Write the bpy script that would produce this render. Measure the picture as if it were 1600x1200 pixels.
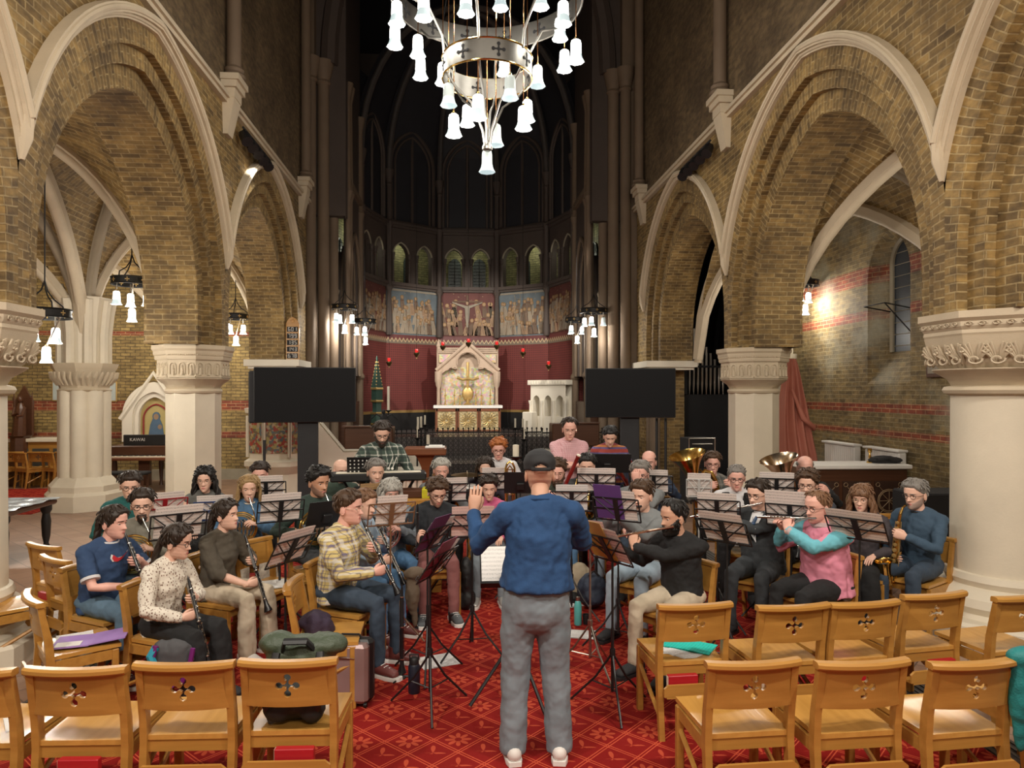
import bpy, math, random
import numpy as np
from mathutils import Vector, Matrix, noise
PI = math.pi
rad = math.radians
random.seed(7)
SC = bpy.context.scene
COL = SC.collection
for o in list(bpy.data.objects): bpy.data.objects.remove(o)

# ---------------- camera, world, exposure ----------------
FPX, VPX, HZ, CH = 1100.0, 716.0, 613.0, 2.15
YAW = math.atan((800 - VPX) / FPX)
cam_d = bpy.data.cameras.new('camera'); cam = bpy.data.objects.new('camera', cam_d); COL.objects.link(cam)
cam_d.sensor_width = 36; cam_d.lens = 36 * FPX / 1600; cam_d.shift_y = (HZ - 600) / 1600
cam_d.clip_start = .05; cam_d.clip_end = 200
cam.location = (0, 0, CH); cam.rotation_euler = (PI / 2, 0, -YAW)
SC.camera = cam
W = bpy.data.worlds.new('world'); SC.world = W; W.use_nodes = True
W.node_tree.nodes['Background'].inputs[0].default_value = (1.0, .86, .68, 1)
W.node_tree.nodes['Background'].inputs[1].default_value = .30
SC.view_settings.view_transform = 'Standard'; SC.view_settings.look = 'None'
SC.view_settings.exposure = 0.45; SC.view_settings.gamma = 1; SC.view_settings.use_curve_mapping = False
SC.cycles.use_denoising = True
SC.cycles.max_bounces = 6; SC.cycles.diffuse_bounces = 3; SC.cycles.glossy_bounces = 3; SC.cycles.transmission_bounces = 3
SC.cycles.caustics_reflective = False; SC.cycles.caustics_refractive = False
SC.cycles.sample_clamp_indirect = 4.0

def lamp(kind, loc, power, color=(1, .91, .78), size=.1, rot=None, spot=None, name='lamp_light'):
    d = bpy.data.lights.new(name, kind); d.energy = power; d.color = color
    o = bpy.data.objects.new(name, d); COL.objects.link(o); o.location = loc
    if kind == 'AREA': d.size = size
    else: d.shadow_soft_size = size
    if kind == 'SPOT': d.spot_size = spot; d.spot_blend = .6
    if rot is not None:
        v = Vector(rot) - Vector(loc); o.rotation_euler = v.to_track_quat('-Z', 'Y').to_euler()
    return o
# added bare point lamps above and behind the camera, front fill for the band
for x, y, z, p in ((-1.6, .6, 7.0, 260), (2.3, .6, 7.0, 260), (.3, -2.5, 6.0, 520)):
    lamp('POINT', (x, y, z), p, size=.5)

def Wp(px, py, d):
    f = Vector((math.sin(YAW), math.cos(YAW), 0)); r = Vector((math.cos(YAW), -math.sin(YAW), 0))
    return Vector((0, 0, CH)) + (f + r * ((px - 800) / FPX) + Vector((0, 0, 1)) * ((HZ - py) / FPX)) * d
def G(px, d):
    v = Wp(px, HZ, d); return v.x, v.y

# ---------------- mesh builder ----------------
class MB:
    def __init__(s): s.V = []; s.F = []; s.U = []; s.MI = []
    def add(s, vs, fs, M=None, mi=0, uv=None):
        b = len(s.V)
        if M is not None: vs = [M @ Vector(v) for v in vs]
        s.V.extend([tuple(v) for v in vs])
        for i, f in enumerate(fs):
            s.F.append([b + k for k in f]); s.MI.append(mi); s.U.append(uv[i] if uv else None)
        return s
    def box(s, x0, x1, y0, y1, z0, z1, M=None, mi=0):
        v = [(x, y, z) for z in (z0, z1) for y in (y0, y1) for x in (x0, x1)]
        return s.add(v, [(0, 2, 3, 1), (4, 5, 7, 6), (0, 1, 5, 4), (2, 6, 7, 3), (0, 4, 6, 2), (1, 3, 7, 5)], M, mi)
    def bev(s, x0, x1, y0, y1, z0, z1, b=.01, M=None, mi=0):
        v = []; cx, cy, cz = (x0+x1)/2, (y0+y1)/2, (z0+z1)/2
        hx, hy, hz = abs(x1-x0)/2, abs(y1-y0)/2, abs(z1-z0)/2
        b = min(b, hx*.9, hy*.9, hz*.9)
        def ring(z, i): return [(cx+a*(hx-i)+0, cy+c*(hy-i), z) for a, c in ((-1, -1), (1, -1), (1, 1), (-1, 1))]
        def oct_(z, i):
            X, Y = hx-i, hy-i
            return [(cx-X+b, cy-Y, z), (cx+X-b, cy-Y, z), (cx+X, cy-Y+b, z), (cx+X, cy+Y-b, z), (cx+X-b, cy+Y, z), (cx-X+b, cy+Y, z), (cx-X, cy+Y-b, z), (cx-X, cy-Y+b, z)]
        k = b*.7
        rs = [oct_(cz-hz, k), oct_(cz-hz+b, 0), oct_(cz+hz-b, 0), oct_(cz+hz, k)]
        return s.loft(rs, M=M, mi=mi)
    def loft(s, rings, M=None, mi=0, cap=True, closed=False):
        n = len(rings[0]); vs = [p for r in rings for p in r]; fs = []
        m = len(rings)
        for i in range(m - (0 if closed else 1)):
            a, b = i*n, ((i+1) % m)*n
            for j in range(n):
                k = (j+1) % n; fs.append((a+j, a+k, b+k, b+j))
        if cap and not closed: fs.append(tuple(range(n-1, -1, -1))); fs.append(tuple(range((m-1)*n, m*n)))
        return s.add(vs, fs, M, mi)
    def tube(s, pts, r, n=8, M=None, mi=0, cap=True, closed=False, up=None, ry=None, rnd=False):
        P = [Vector(p) for p in pts]; m = len(P)
        rr = list(r) if hasattr(r, '__len__') else [r]*m
        r2 = rr if ry is None else (list(ry) if hasattr(ry, '__len__') else [ry]*m)
        if rnd:   # rounded ends
            d0 = (P[0]-P[1]).normalized(); d1 = (P[-1]-P[-2]).normalized()
            k = [(.97, .25), (.75, .66), (.4, .92)]
            P = [P[0]+d0*min(rr[0], r2[0])*a for a, b in k] + P + [P[-1]+d1*min(rr[-1], r2[-1])*a for a, b in reversed(k)]
            rr = [rr[0]*b for a, b in k] + rr + [rr[-1]*b for a, b in reversed(k)]
            r2 = [r2[0]*b for a, b in k] + r2 + [r2[-1]*b for a, b in reversed(k)]; m = len(P)
        rings = []; prev = None
        for i in range(m):
            if closed: t = P[(i+1) % m]-P[i-1]
            else: t = P[min(i+1, m-1)]-P[max(i-1, 0)]
            if t.length < 1e-9: t = Vector((0, 0, 1))
            t.normalize()
            if up is not None: x = Vector(up); x = x - t*x.dot(t)
            elif prev is None:
                a = Vector((1, 0, 0)) if abs(t.x) < .8 else Vector((0, 1, 0)); x = a - t*a.dot(t)
            else: x = prev - t*prev.dot(t)
            if x.length < 1e-6: x = t.orthogonal()
            x.normalize(); prev = x; y = t.cross(x)
            rings.append([P[i]+x*(rr[i]*math.cos(2*PI*j/n))+y*(r2[i]*math.sin(2*PI*j/n)) for j in range(n)])
        return s.loft(rings, M, mi, cap, closed)
    def lathe(s, prof, n=20, M=None, mi=0, cap=True, off=0):
        return s.loft([[(r*math.cos(2*PI*(j+off)/n), r*math.sin(2*PI*(j+off)/n), z) for j in range(n)] for r, z in prof], M, mi, cap)
    def ell(s, c, rx, ry, rz, n=12, m=7, M=None, mi=0):
        T = Matrix.Translation(c); T = M @ T if M is not None else T
        prof = [(max(math.cos(-PI/2+PI*i/m), .02), math.sin(-PI/2+PI*i/m)) for i in range(m+1)]
        return s.loft([[(r*rx*math.cos(2*PI*j/n), r*ry*math.sin(2*PI*j/n), z*rz) for j in range(n)] for r, z in prof], T, mi)
    def prism(s, poly, y0, y1, M=None, mi=0):   # polygon in x,z extruded along y
        n = len(poly); vs = [(x, y0, z) for x, z in poly]+[(x, y1, z) for x, z in poly]
        fs = [tuple(range(n)), tuple(range(2*n-1, n-1, -1))]+[(i, i+n, (i+1) % n+n, (i+1) % n) for i in range(n)]
        return s.add(vs, fs, M, mi)
    def grid(s, fn, nu, nv, M=None, mi=0, uv=None, wrap=False):
        vs = [fn(i/nu, j/nv) for i in range(nu+1) for j in range(nv+1)]; fs = []; us = []
        for i in range(nu):
            for j in range(nv):
                a = i*(nv+1)+j; fs.append((a, a+nv+1, a+nv+2, a+1))
                if uv: us.append([uv(i/nu, j/nv), uv((i+1)/nu, j/nv), uv((i+1)/nu, (j+1)/nv), uv(i/nu, (j+1)/nv)])
        return s.add(vs, fs, M, mi, us if uv else None)
    def mesh(s, name, mats, smooth=.56):
        me = bpy.data.meshes.new(name); me.from_pydata(s.V, [], s.F)
        if not isinstance(mats, (list, tuple)): mats = [mats]
        for m in mats: me.materials.append(m)
        if len(mats) > 1: me.polygons.foreach_set('material_index', s.MI)
        uvl = me.uv_layers.new(name='UVMap'); co = []
        V = s.V
        for f, u in zip(s.F, s.U):
            if u: co.extend([c for q in u for c in q]); continue
            a, b, c = V[f[0]], V[f[1]], V[f[2]]
            if len(f) > 3: b2 = V[f[1]]; c = V[f[3]]; c2 = V[f[2]]; e1 = [c2[k]-a[k] for k in range(3)]; e2 = [c[k]-b[k] for k in range(3)]
            else: e1 = [b[k]-a[k] for k in range(3)]; e2 = [c[k]-a[k] for k in range(3)]
            nx = abs(e1[1]*e2[2]-e1[2]*e2[1]); ny = abs(e1[2]*e2[0]-e1[0]*e2[2]); nz = abs(e1[0]*e2[1]-e1[1]*e2[0])
            if nx >= ny and nx >= nz: p, q = 1, 2
            elif ny >= nz: p, q = 0, 2
            else: p, q = 0, 1
            for k in f: co.append(V[k][p]); co.append(V[k][q])
        uvl.data.foreach_set('uv', co)
        if smooth:
            me.shade_smooth(); me.set_sharp_from_angle(angle=smooth)
        return me
    def build(s, name, mats, parent=None, smooth=.56, loc=None, rz=None):
        o = bpy.data.objects.new(name, s.mesh(name, mats, smooth)); COL.objects.link(o)
        if parent is not None: o.parent = parent
        if loc is not None: o.location = loc
        if rz is not None: o.rotation_euler = (0, 0, rz)
        return o

def tag(o, label=None, cat=None, group=None, kind=None):
    if label: o['label'] = label
    if cat: o['category'] = cat
    if group: o['group'] = group
    if kind: o['kind'] = kind
    return o
def struct(o, label=None): return tag(o, label, None, None, 'structure')
def E(name, loc=(0, 0, 0), rz=0, label=None, cat=None, group=None):
    o = bpy.data.objects.new(name, None); COL.objects.link(o); o.location = loc; o.rotation_euler = (0, 0, rz)
    o.empty_display_size = .1
    return tag(o, label, cat, group)
def ctree(o, parent=None):
    c = o.copy(); COL.objects.link(c); c.parent = parent
    for ch in list(o.children): ctree(ch, c)
    return c
def azr(az): return PI + rad(az)
def Mz(loc, rz, s=1): return Matrix.Translation(loc) @ Matrix.Rotation(rz, 4, 'Z') @ Matrix.Scale(s, 4)
def align(a, b=None, up=(0, 0, 1)):
    """matrix with origin a and local -Z pointing along b"""
    z = -Vector(b).normalized(); y = Vector(up) - z*Vector(up).dot(z)
    if y.length < 1e-4: y = Vector((0, 1, 0)) - z*z.y
    y.normalize(); x = y.cross(z)
    M = Matrix((x, y, z)).transposed().to_4x4(); M.translation = a
    return M

# ---------------- materials ----------------
def nmat(name):
    m = bpy.data.materials.new(name); m.use_nodes = True
    nt = m.node_tree; return m, nt, nt.nodes['Principled BSDF']
def C4(c): return (c[0], c[1], c[2], 1)
def N(nt, t, **k):
    n = nt.nodes.new(t)
    for a, b in k.items(): setattr(n, a, b)
    return n
def MA(nt, op, a, b=None, c=None):
    n = nt.nodes.new('ShaderNodeMath'); n.operation = op
    for i, v in enumerate((a, b, c)):
        if v is None: continue
        if isinstance(v, (int, float)): n.inputs[i].default_value = v
        else: nt.links.new(v, n.inputs[i])
    return n.outputs[0]
def MIX(nt, f, a, b, mode='MIX'):
    n = nt.nodes.new('ShaderNodeMix'); n.data_type = 'RGBA'; n.blend_type = mode
    for i, v in ((0, f), (6, a), (7, b)):
        if isinstance(v, (int, float)): n.inputs[i].default_value = v
        elif isinstance(v, tuple): n.inputs[i].default_value = C4(v)
        else: nt.links.new(v, n.inputs[i])
    return n.outputs[2]
def BUMP(nt, bs, h, st=.3, dist=.01):
    b = nt.nodes.new('ShaderNodeBump'); b.inputs['Strength'].default_value = st; b.inputs['Distance'].default_value = dist
    nt.links.new(h, b.inputs['Height']); nt.links.new(b.outputs[0], bs.inputs['Normal'])
def NOISE(nt, scale, detail=3, vec=None, rough=.5):
    n = nt.nodes.new('ShaderNodeTexNoise'); n.inputs['Scale'].default_value = scale; n.inputs['Detail'].default_value = detail
    n.inputs['Roughness'].default_value = rough
    if vec is not None: nt.links.new(vec, n.inputs['Vector'])
    return n.outputs[0]
def OBJC(nt, which='Object'):
    return nt.nodes.new('ShaderNodeTexCoord').outputs[which]
def MAPV(nt, v, sc):
    m = nt.nodes.new('ShaderNodeMapping'); m.inputs['Scale'].default_value = sc; nt.links.new(v, m.inputs[0]); return m.outputs[0]
_pc = {}
def plain(col, rough=.6, metal=0, var=.12, scale=6, bump=0, bscale=60, name='surface', spec=None, trans=0, emit=0, sheen=0):
    key = (col, rough, metal, var, scale, bump, bscale, name, trans, emit, sheen)
    if key in _pc: return _pc[key]
    m, nt, bs = nmat(name)
    v = OBJC(nt); nz = NOISE(nt, scale, 3, v)
    dk = tuple(c*(1-var*1.6) for c in col); lt = tuple(min(1, c*(1+var)) for c in col)
    nt.links.new(MIX(nt, nz, dk, lt), bs.inputs['Base Color'])
    bs.inputs['Roughness'].default_value = rough; bs.inputs['Metallic'].default_value = metal
    if bump: BUMP(nt, bs, NOISE(nt, bscale, 3, v), bump, .01)
    if spec is not None: bs.inputs['Specular IOR Level'].default_value = .12
    if trans: bs.inputs['Transmission Weight'].default_value = trans
    if emit: bs.inputs['Emission Color'].default_value = C4(col); bs.inputs['Emission Strength'].default_value = emit
    if sheen: bs.inputs['Sheen Weight'].default_value = sheen
    _pc[key] = m; return m

def brick(name, c1, c2, mortar, band=None, msize=.008, bloom=0):
    m, nt, bs = nmat(name)
    uv = nt.nodes.new('ShaderNodeUVMap').outputs[0]
    b = nt.nodes.new('ShaderNodeTexBrick'); nt.links.new(uv, b.inputs['Vector'])
    b.inputs['Scale'].default_value = 1; b.inputs['Brick Width'].default_value = .23; b.inputs['Row Height'].default_value = .078
    b.inputs['Mortar Size'].default_value = msize; b.inputs['Mortar Smooth'].default_value = .3; b.inputs['Bias'].default_value = -.1
    b.inputs['Color1'].default_value = C4(c1); b.inputs['Color2'].default_value = C4(c2); b.inputs['Mortar'].default_value = C4(mortar)
    col = b.outputs['Color']
    if band:
        b2 = nt.nodes.new('ShaderNodeTexBrick'); nt.links.new(uv, b2.inputs['Vector'])
        for k in ('Scale', 'Brick Width', 'Row Height', 'Mortar Size', 'Mortar Smooth'): b2.inputs[k].default_value = b.inputs[k].default_value
        b2.inputs['Color1'].default_value = (.30, .075, .035, 1); b2.inputs['Color2'].default_value = (.21, .05, .03, 1); b2.inputs['Mortar'].default_value = (.42, .27, .16, 1)
        z = nt.nodes.new('ShaderNodeSeparateXYZ'); nt.links.new(nt.nodes.new('ShaderNodeNewGeometry').outputs['Position'], z.inputs[0])
        f = None
        for z0, z1 in band:
            g = MA(nt, 'MULTIPLY', MA(nt, 'GREATER_THAN', z.outputs[2], z0), MA(nt, 'LESS_THAN', z.outputs[2], z1))
            f = g if f is None else MA(nt, 'MAXIMUM', f, g)
        col = MIX(nt, f, col, b2.outputs['Color'])
    nz = NOISE(nt, 1.1, 6, OBJC(nt), .65); nz2 = NOISE(nt, 30, 3, OBJC(nt)); nz3 = NOISE(nt, 7, 3, MAPV(nt, OBJC(nt), (1, 1, 2.4)))
    rp = nt.nodes.new('ShaderNodeMapRange'); rp.inputs[1].default_value = .32; rp.inputs[2].default_value = .68; nt.links.new(nz, rp.inputs[0])
    rp3 = nt.nodes.new('ShaderNodeMapRange'); rp3.inputs[1].default_value = .35; rp3.inputs[2].default_value = .65; nt.links.new(nz3, rp3.inputs[0])
    col = MIX(nt, .9, col, MIX(nt, rp.outputs[0], (.52, .47, .42), (1.32, 1.28, 1.16)), 'MULTIPLY')
    col = MIX(nt, .7, col, MIX(nt, rp3.outputs[0], (.62, .60, .60), (1.36, 1.32, 1.22)), 'MULTIPLY')
    if bloom:
        nb_ = nt.nodes.new('ShaderNodeMapRange'); nb_.inputs[1].default_value = .50; nb_.inputs[2].default_value = .70; nt.links.new(NOISE(nt, .8, 5, OBJC(nt), .6), nb_.inputs[0])
        col = MIX(nt, MA(nt, 'MULTIPLY', nb_.outputs[0], bloom), col, (.36, .35, .27))
    col = MIX(nt, .5, col, MIX(nt, nz2, (.6, .6, .6), (1.4, 1.4, 1.4)), 'MULTIPLY')
    nt.links.new(col, bs.inputs['Base Color']); bs.inputs['Roughness'].default_value = .75
    h = MA(nt, 'ADD', MA(nt, 'MULTIPLY', b.outputs['Fac'], -.8), MA(nt, 'MULTIPLY', nz2, .5))
    BUMP(nt, bs, h, .7, .012)
    return m
BR = brick('yellow_stock_brick', (.30, .205, .080), (.135, .090, .038), (.36, .28, .15), msize=.009)
BRD = brick('dark_brown_brick', (.085, .060, .038), (.050, .036, .024), (.06, .045, .032))  # darkest brown brick mix
BRB = brick('banded_aisle_brick', (.36, .27, .11), (.21, .15, .06), (.11, .08, .045), band=((1.70, 1.94), (1.02, 1.18), (3.55, 3.65)))
BRR = brick('right_aisle_brick', (.25, .185, .085), (.14, .105, .05), (.30, .25, .15), band=((1.80, 1.96), (1.38, 1.5), (2.9+.55, 3.62), (4.1, 4.4)), bloom=.75)
def stone(name, c, var=.25, bump=.25, stain=.0):
    m, nt, bs = nmat(name); v = OBJC(nt)
    n1 = NOISE(nt, 2.3, 6, v, .6); n2 = NOISE(nt, 55, 3, v)
    col = MIX(nt, n1, tuple(x*(1-var) for x in c), tuple(min(1, x*(1+var*.5)) for x in c))
    nt.links.new(col, bs.inputs['Base Color']); bs.inputs['Roughness'].default_value = .7
    BUMP(nt, bs, MA(nt, 'ADD', n2, n1), bump, .006); return m
ST = stone('cream_limestone', (.60, .50, .36))
STP = stone('pale_pier_stone', (.74, .66, .52), .18, .15)
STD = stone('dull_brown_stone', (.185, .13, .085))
STG = stone('grey_weathered_stone', (.34, .30, .22), .4)
STB = stone('dark_brown_stone', (.075, .055, .045))  # dark brown tone throughout
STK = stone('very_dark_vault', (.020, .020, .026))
MARB = stone('white_marble', (.80, .74, .62), .1, .05)
def wood(name, c, c2, sc=1, rough=.32, axis=(1.5, 22, 22)):
    m, nt, bs = nmat(name); v = MAPV(nt, OBJC(nt), tuple(a*sc for a in axis))
    n1 = NOISE(nt, 1, 4, v, .55); n2 = NOISE(nt, 4, 2, v)
    nt.links.new(MIX(nt, n1, c, c2), bs.inputs['Base Color']); bs.inputs['Roughness'].default_value = rough
    BUMP(nt, bs, n2, .08, .004); return m
OAK = wood('varnished_oak', (.30, .125, .022), (.56, .295, .068))
OAKS = wood('oak_seat_boards', (.38, .17, .03), (.66, .36, .09), axis=(18, 1.2, 18), rough=.22)
DWOOD = wood('dark_oak', (.055, .020, .010), (.11, .045, .022))
MWOOD = wood('mahogany', (.14, .045, .018), (.24, .085, .035))
BLK = plain((.012, .012, .013), .45, name='black_metal'); BLKM = plain((.02, .02, .022), .8, name='matt_black')
IRON = plain((.018, .017, .017), .5, .6, name='wrought_iron')
BRASS = plain((.78, .50, .15), .18, 1, .1, name='polished_brass'); COPPER = plain((.70, .36, .16), .22, 1, .1, name='copper')
SILV = plain((.78, .76, .72), .2, 1, .08, name='silver_plate'); STEEL = plain((.50, .47, .42), .33, 1, name='brushed_steel')
RED = plain((.42, .012, .02), .4, name='red_cloth_cover'); WHITE = plain((.80, .78, .74), .6, name='white_surface', var=.05)
GOLD = plain((.62, .42, .16), .35, .7, name='gilt'); CREAM = plain((.78, .72, .58), .5, name='candle_wax', var=.05)

def carpet():
    m, nt, bs = nmat('red_lattice_carpet'); g = nt.nodes.new('ShaderNodeSeparateXYZ')
    nt.links.new(OBJC(nt), g.inputs[0]); x, y = g.outputs[0], g.outputs[1]
    p = .30
    a = MA(nt, 'DIVIDE', MA(nt, 'ADD', x, y), p); b = MA(nt, 'DIVIDE', MA(nt, 'SUBTRACT', x, y), p)
    fa = MA(nt, 'SUBTRACT', MA(nt, 'FRACT', MA(nt, 'ADD', a, 400.0)), .5); fb = MA(nt, 'SUBTRACT', MA(nt, 'FRACT', MA(nt, 'ADD', b, 400.0)), .5)
    def line(f):
        d = MA(nt, 'ABSOLUTE', MA(nt, 'SUBTRACT', .5, MA(nt, 'ABSOLUTE', f)))
        return MA(nt, 'LESS_THAN', MA(nt, 'ABSOLUTE', MA(nt, 'SUBTRACT', d, .045)), .016)
    ln = MA(nt, 'MAXIMUM', line(fa), line(fb))
    ca = MA(nt, 'FLOOR', MA(nt, 'ADD', a, 400.0)); cb = MA(nt, 'FLOOR', MA(nt, 'ADD', b, 400.0))
    par = MA(nt, 'GREATER_THAN', MA(nt, 'MODULO', MA(nt, 'ADD', ca, MA(nt, 'MULTIPLY', cb, 2.0)), 3.0), 1.5)
    u = MA(nt, 'MULTIPLY', MA(nt, 'ADD', fa, fb), .5*p); v = MA(nt, 'MULTIPLY', MA(nt, 'SUBTRACT', fa, fb), .5*p)
    r = MA(nt, 'SQRT', MA(nt, 'ADD', MA(nt, 'POWER', MA(nt, 'ABSOLUTE', u), 2.0), MA(nt, 'POWER', MA(nt, 'ABSOLUTE', v), 2.0)))
    th = MA(nt, 'ARCTAN2', v, u)
    ros = MA(nt, 'LESS_THAN', r, MA(nt, 'MULTIPLY', MA(nt, 'POWER', MA(nt, 'ABSOLUTE', MA(nt, 'COSINE', MA(nt, 'MULTIPLY', th, 4.0))), .6), .082))
    ros = MA(nt, 'MULTIPLY', ros, MA(nt, 'GREATER_THAN', r, .022))
    fl = MA(nt, 'LESS_THAN', r, MA(nt, 'MULTIPLY', MA(nt, 'MAXIMUM', MA(nt, 'COSINE', MA(nt, 'MULTIPLY', MA(nt, 'SUBTRACT', th, PI/2), 3.4)), 0.0), .085))
    fl = MA(nt, 'MULTIPLY', fl, MA(nt, 'GREATER_THAN', MA(nt, 'ADD', v, .015), 0.0))
    mo = MA(nt, 'ADD', MA(nt, 'MULTIPLY', ros, par), MA(nt, 'MULTIPLY', fl, MA(nt, 'SUBTRACT', 1.0, par)))
    f = MA(nt, 'MAXIMUM', ln, MA(nt, 'MULTIPLY', mo, .75))
    nz = NOISE(nt, 350, 2, OBJC(nt)); n2 = NOISE(nt, 2, 3, OBJC(nt))
    col = MIX(nt, f, (.235, .010, .008), (.56, .090, .040))
    col = MIX(nt, .6, col, MIX(nt, nz, (.6, .6, .6), (1.4, 1.4, 1.4)), 'MULTIPLY')
    col = MIX(nt, .4, col, MIX(nt, n2, (.7, .7, .7), (1.3, 1.3, 1.3)), 'MULTIPLY')
    nt.links.new(col, bs.inputs['Base Color']); bs.inputs['Roughness'].default_value = .95; bs.inputs['Specular IOR Level'].default_value = .15
    BUMP(nt, bs, nz, .4, .004); return m
CARPET = carpet()
def tiles(name, c1, c2, mortar, w=.3, h=.3, rough=.35, rot=0):
    m, nt, bs = nmat(name)
    mp = nt.nodes.new('ShaderNodeMapping'); mp.inputs['Rotation'].default_value = (0, 0, rot); nt.links.new(OBJC(nt), mp.inputs[0])
    b = nt.nodes.new('ShaderNodeTexBrick'); nt.links.new(mp.outputs[0], b.inputs['Vector']); b.offset = 0
    for k, q in (('Scale', 1), ('Brick Width', w), ('Row Height', h), ('Mortar Size', .005)): b.inputs[k].default_value = q
    b.inputs['Color1'].default_value = C4(c1); b.inputs['Color2'].default_value = C4(c2); b.inputs['Mortar'].default_value = C4(mortar)
    nz = NOISE(nt, 3, 4, OBJC(nt))
    nt.links.new(MIX(nt, .6, b.outputs[0], MIX(nt, nz, (.6, .6, .6), (1.4, 1.4, 1.4)), 'MULTIPLY'), bs.inputs['Base Color'])
    bs.inputs['Roughness'].default_value = rough; return m
TILE = tiles('brown_floor_tiles', (.27, .155, .10), (.34, .21, .145), (.12, .08, .06), rot=.785)

# ================= ARCHITECTURE =================
XR, XL, X0 = 4.35, -3.56, .3
PY = [.9, 6.0, 11.1, 16.2]
CC, ZS, ZB = .44, 3.3, 2.85
def arch_pts(R, c, zs, zb, n=14, xclip=None, leg=True):
    th1 = math.acos(c / R); th0 = 0
    if xclip is not None and -c + R > xclip: th0 = math.acos((xclip + c) / R); leg = False
    r = [(-c + R*math.cos(th0+(th1-th0)*i/n), zs + R*math.sin(th0+(th1-th0)*i/n)) for i in range(n+1)]
    if leg: r = [(R-c, zb)] + r
    return [(-x, z) for x, z in r] + list(reversed(r[:-1]))
def ring(mb, T, Ri, Ro, c, zs, zb, y0, y1=None, n=14, outer=None, xclip=None, clamp=None):
    I = arch_pts(Ri, c, zs, zb, n, xclip); O = arch_pts(Ro, c, zs, zb, n, xclip)
    if clamp: I = [(max(-clamp, min(clamp, x)), z) for x, z in I]; O = [(max(-clamp, min(clamp, x)), z) for x, z in O]
    m = min(len(I), len(O)); s = 0
    vs, fs, us = [], [], []
    L = [0]
    for i in range(m-1): L.append(L[-1] + math.hypot(O[i+1][0]-O[i][0], O[i+1][1]-O[i][1]))
    for i in range(m-1):
        b = len(vs); vs += [T(I[i][0], y0, I[i][1]), T(O[i][0], y0, O[i][1]), T(O[i+1][0], y0, O[i+1][1]), T(I[i+1][0], y0, I[i+1][1])]
        fs.append((b, b+1, b+2, b+3)); us.append([(Ri, L[i]), (Ro, L[i]), (Ro, L[i+1]), (Ri, L[i+1])])
        if y1 is not None:
            b = len(vs); vs += [T(I[i][0], y0, I[i][1]), T(I[i+1][0], y0, I[i+1][1]), T(I[i+1][0], y1, I[i+1][1]), T(I[i][0], y1, I[i][1])]
            fs.append((b, b+1, b+2, b+3)); us.append([(y0, L[i]), (y0, L[i+1]), (y1, L[i+1]), (y1, L[i])])
        if outer is not None:
            b = len(vs); vs += [T(O[i][0], y0, O[i][1]), T(O[i+1][0], y0, O[i+1][1]), T(O[i+1][0], outer, O[i+1][1]), T(O[i][0], outer, O[i][1])]
            fs.append((b, b+1, b+2, b+3)); us.append([(y0, L[i]), (y0, L[i+1]), (outer, L[i+1]), (outer, L[i])])
    mb.add(vs, fs, None, 0, us)
def above(mb, T, R, c, zs, zb, x0, x1, ztop, y, n=14):
    P = arch_pts(R, c, zs, zb, n)
    if P[0][0] > x0+.001: P = [(x0, zb)] + P + [(x1, zb)]
    for a, b in zip(P[:-1], P[1:]):
        if b[0]-a[0] < 1e-5: continue
        ax, bx = max(a[0], x0), min(b[0], x1)
        if bx <= ax: continue
        zf = lambda x: a[1]+(b[1]-a[1])*(x-a[0])/(b[0]-a[0])
        mb.add([T(ax, y, zf(ax)), T(bx, y, zf(bx)), T(bx, y, ztop), T(ax, y, ztop)], [(0, 1, 2, 3)])
BRM = brick('shade_tinted_brick', (.165, .12, .07), (.11, .08, .045), (.15, .11, .07))  # same stock brick, weaker light up here put into a darker colour
HB = {}
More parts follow.
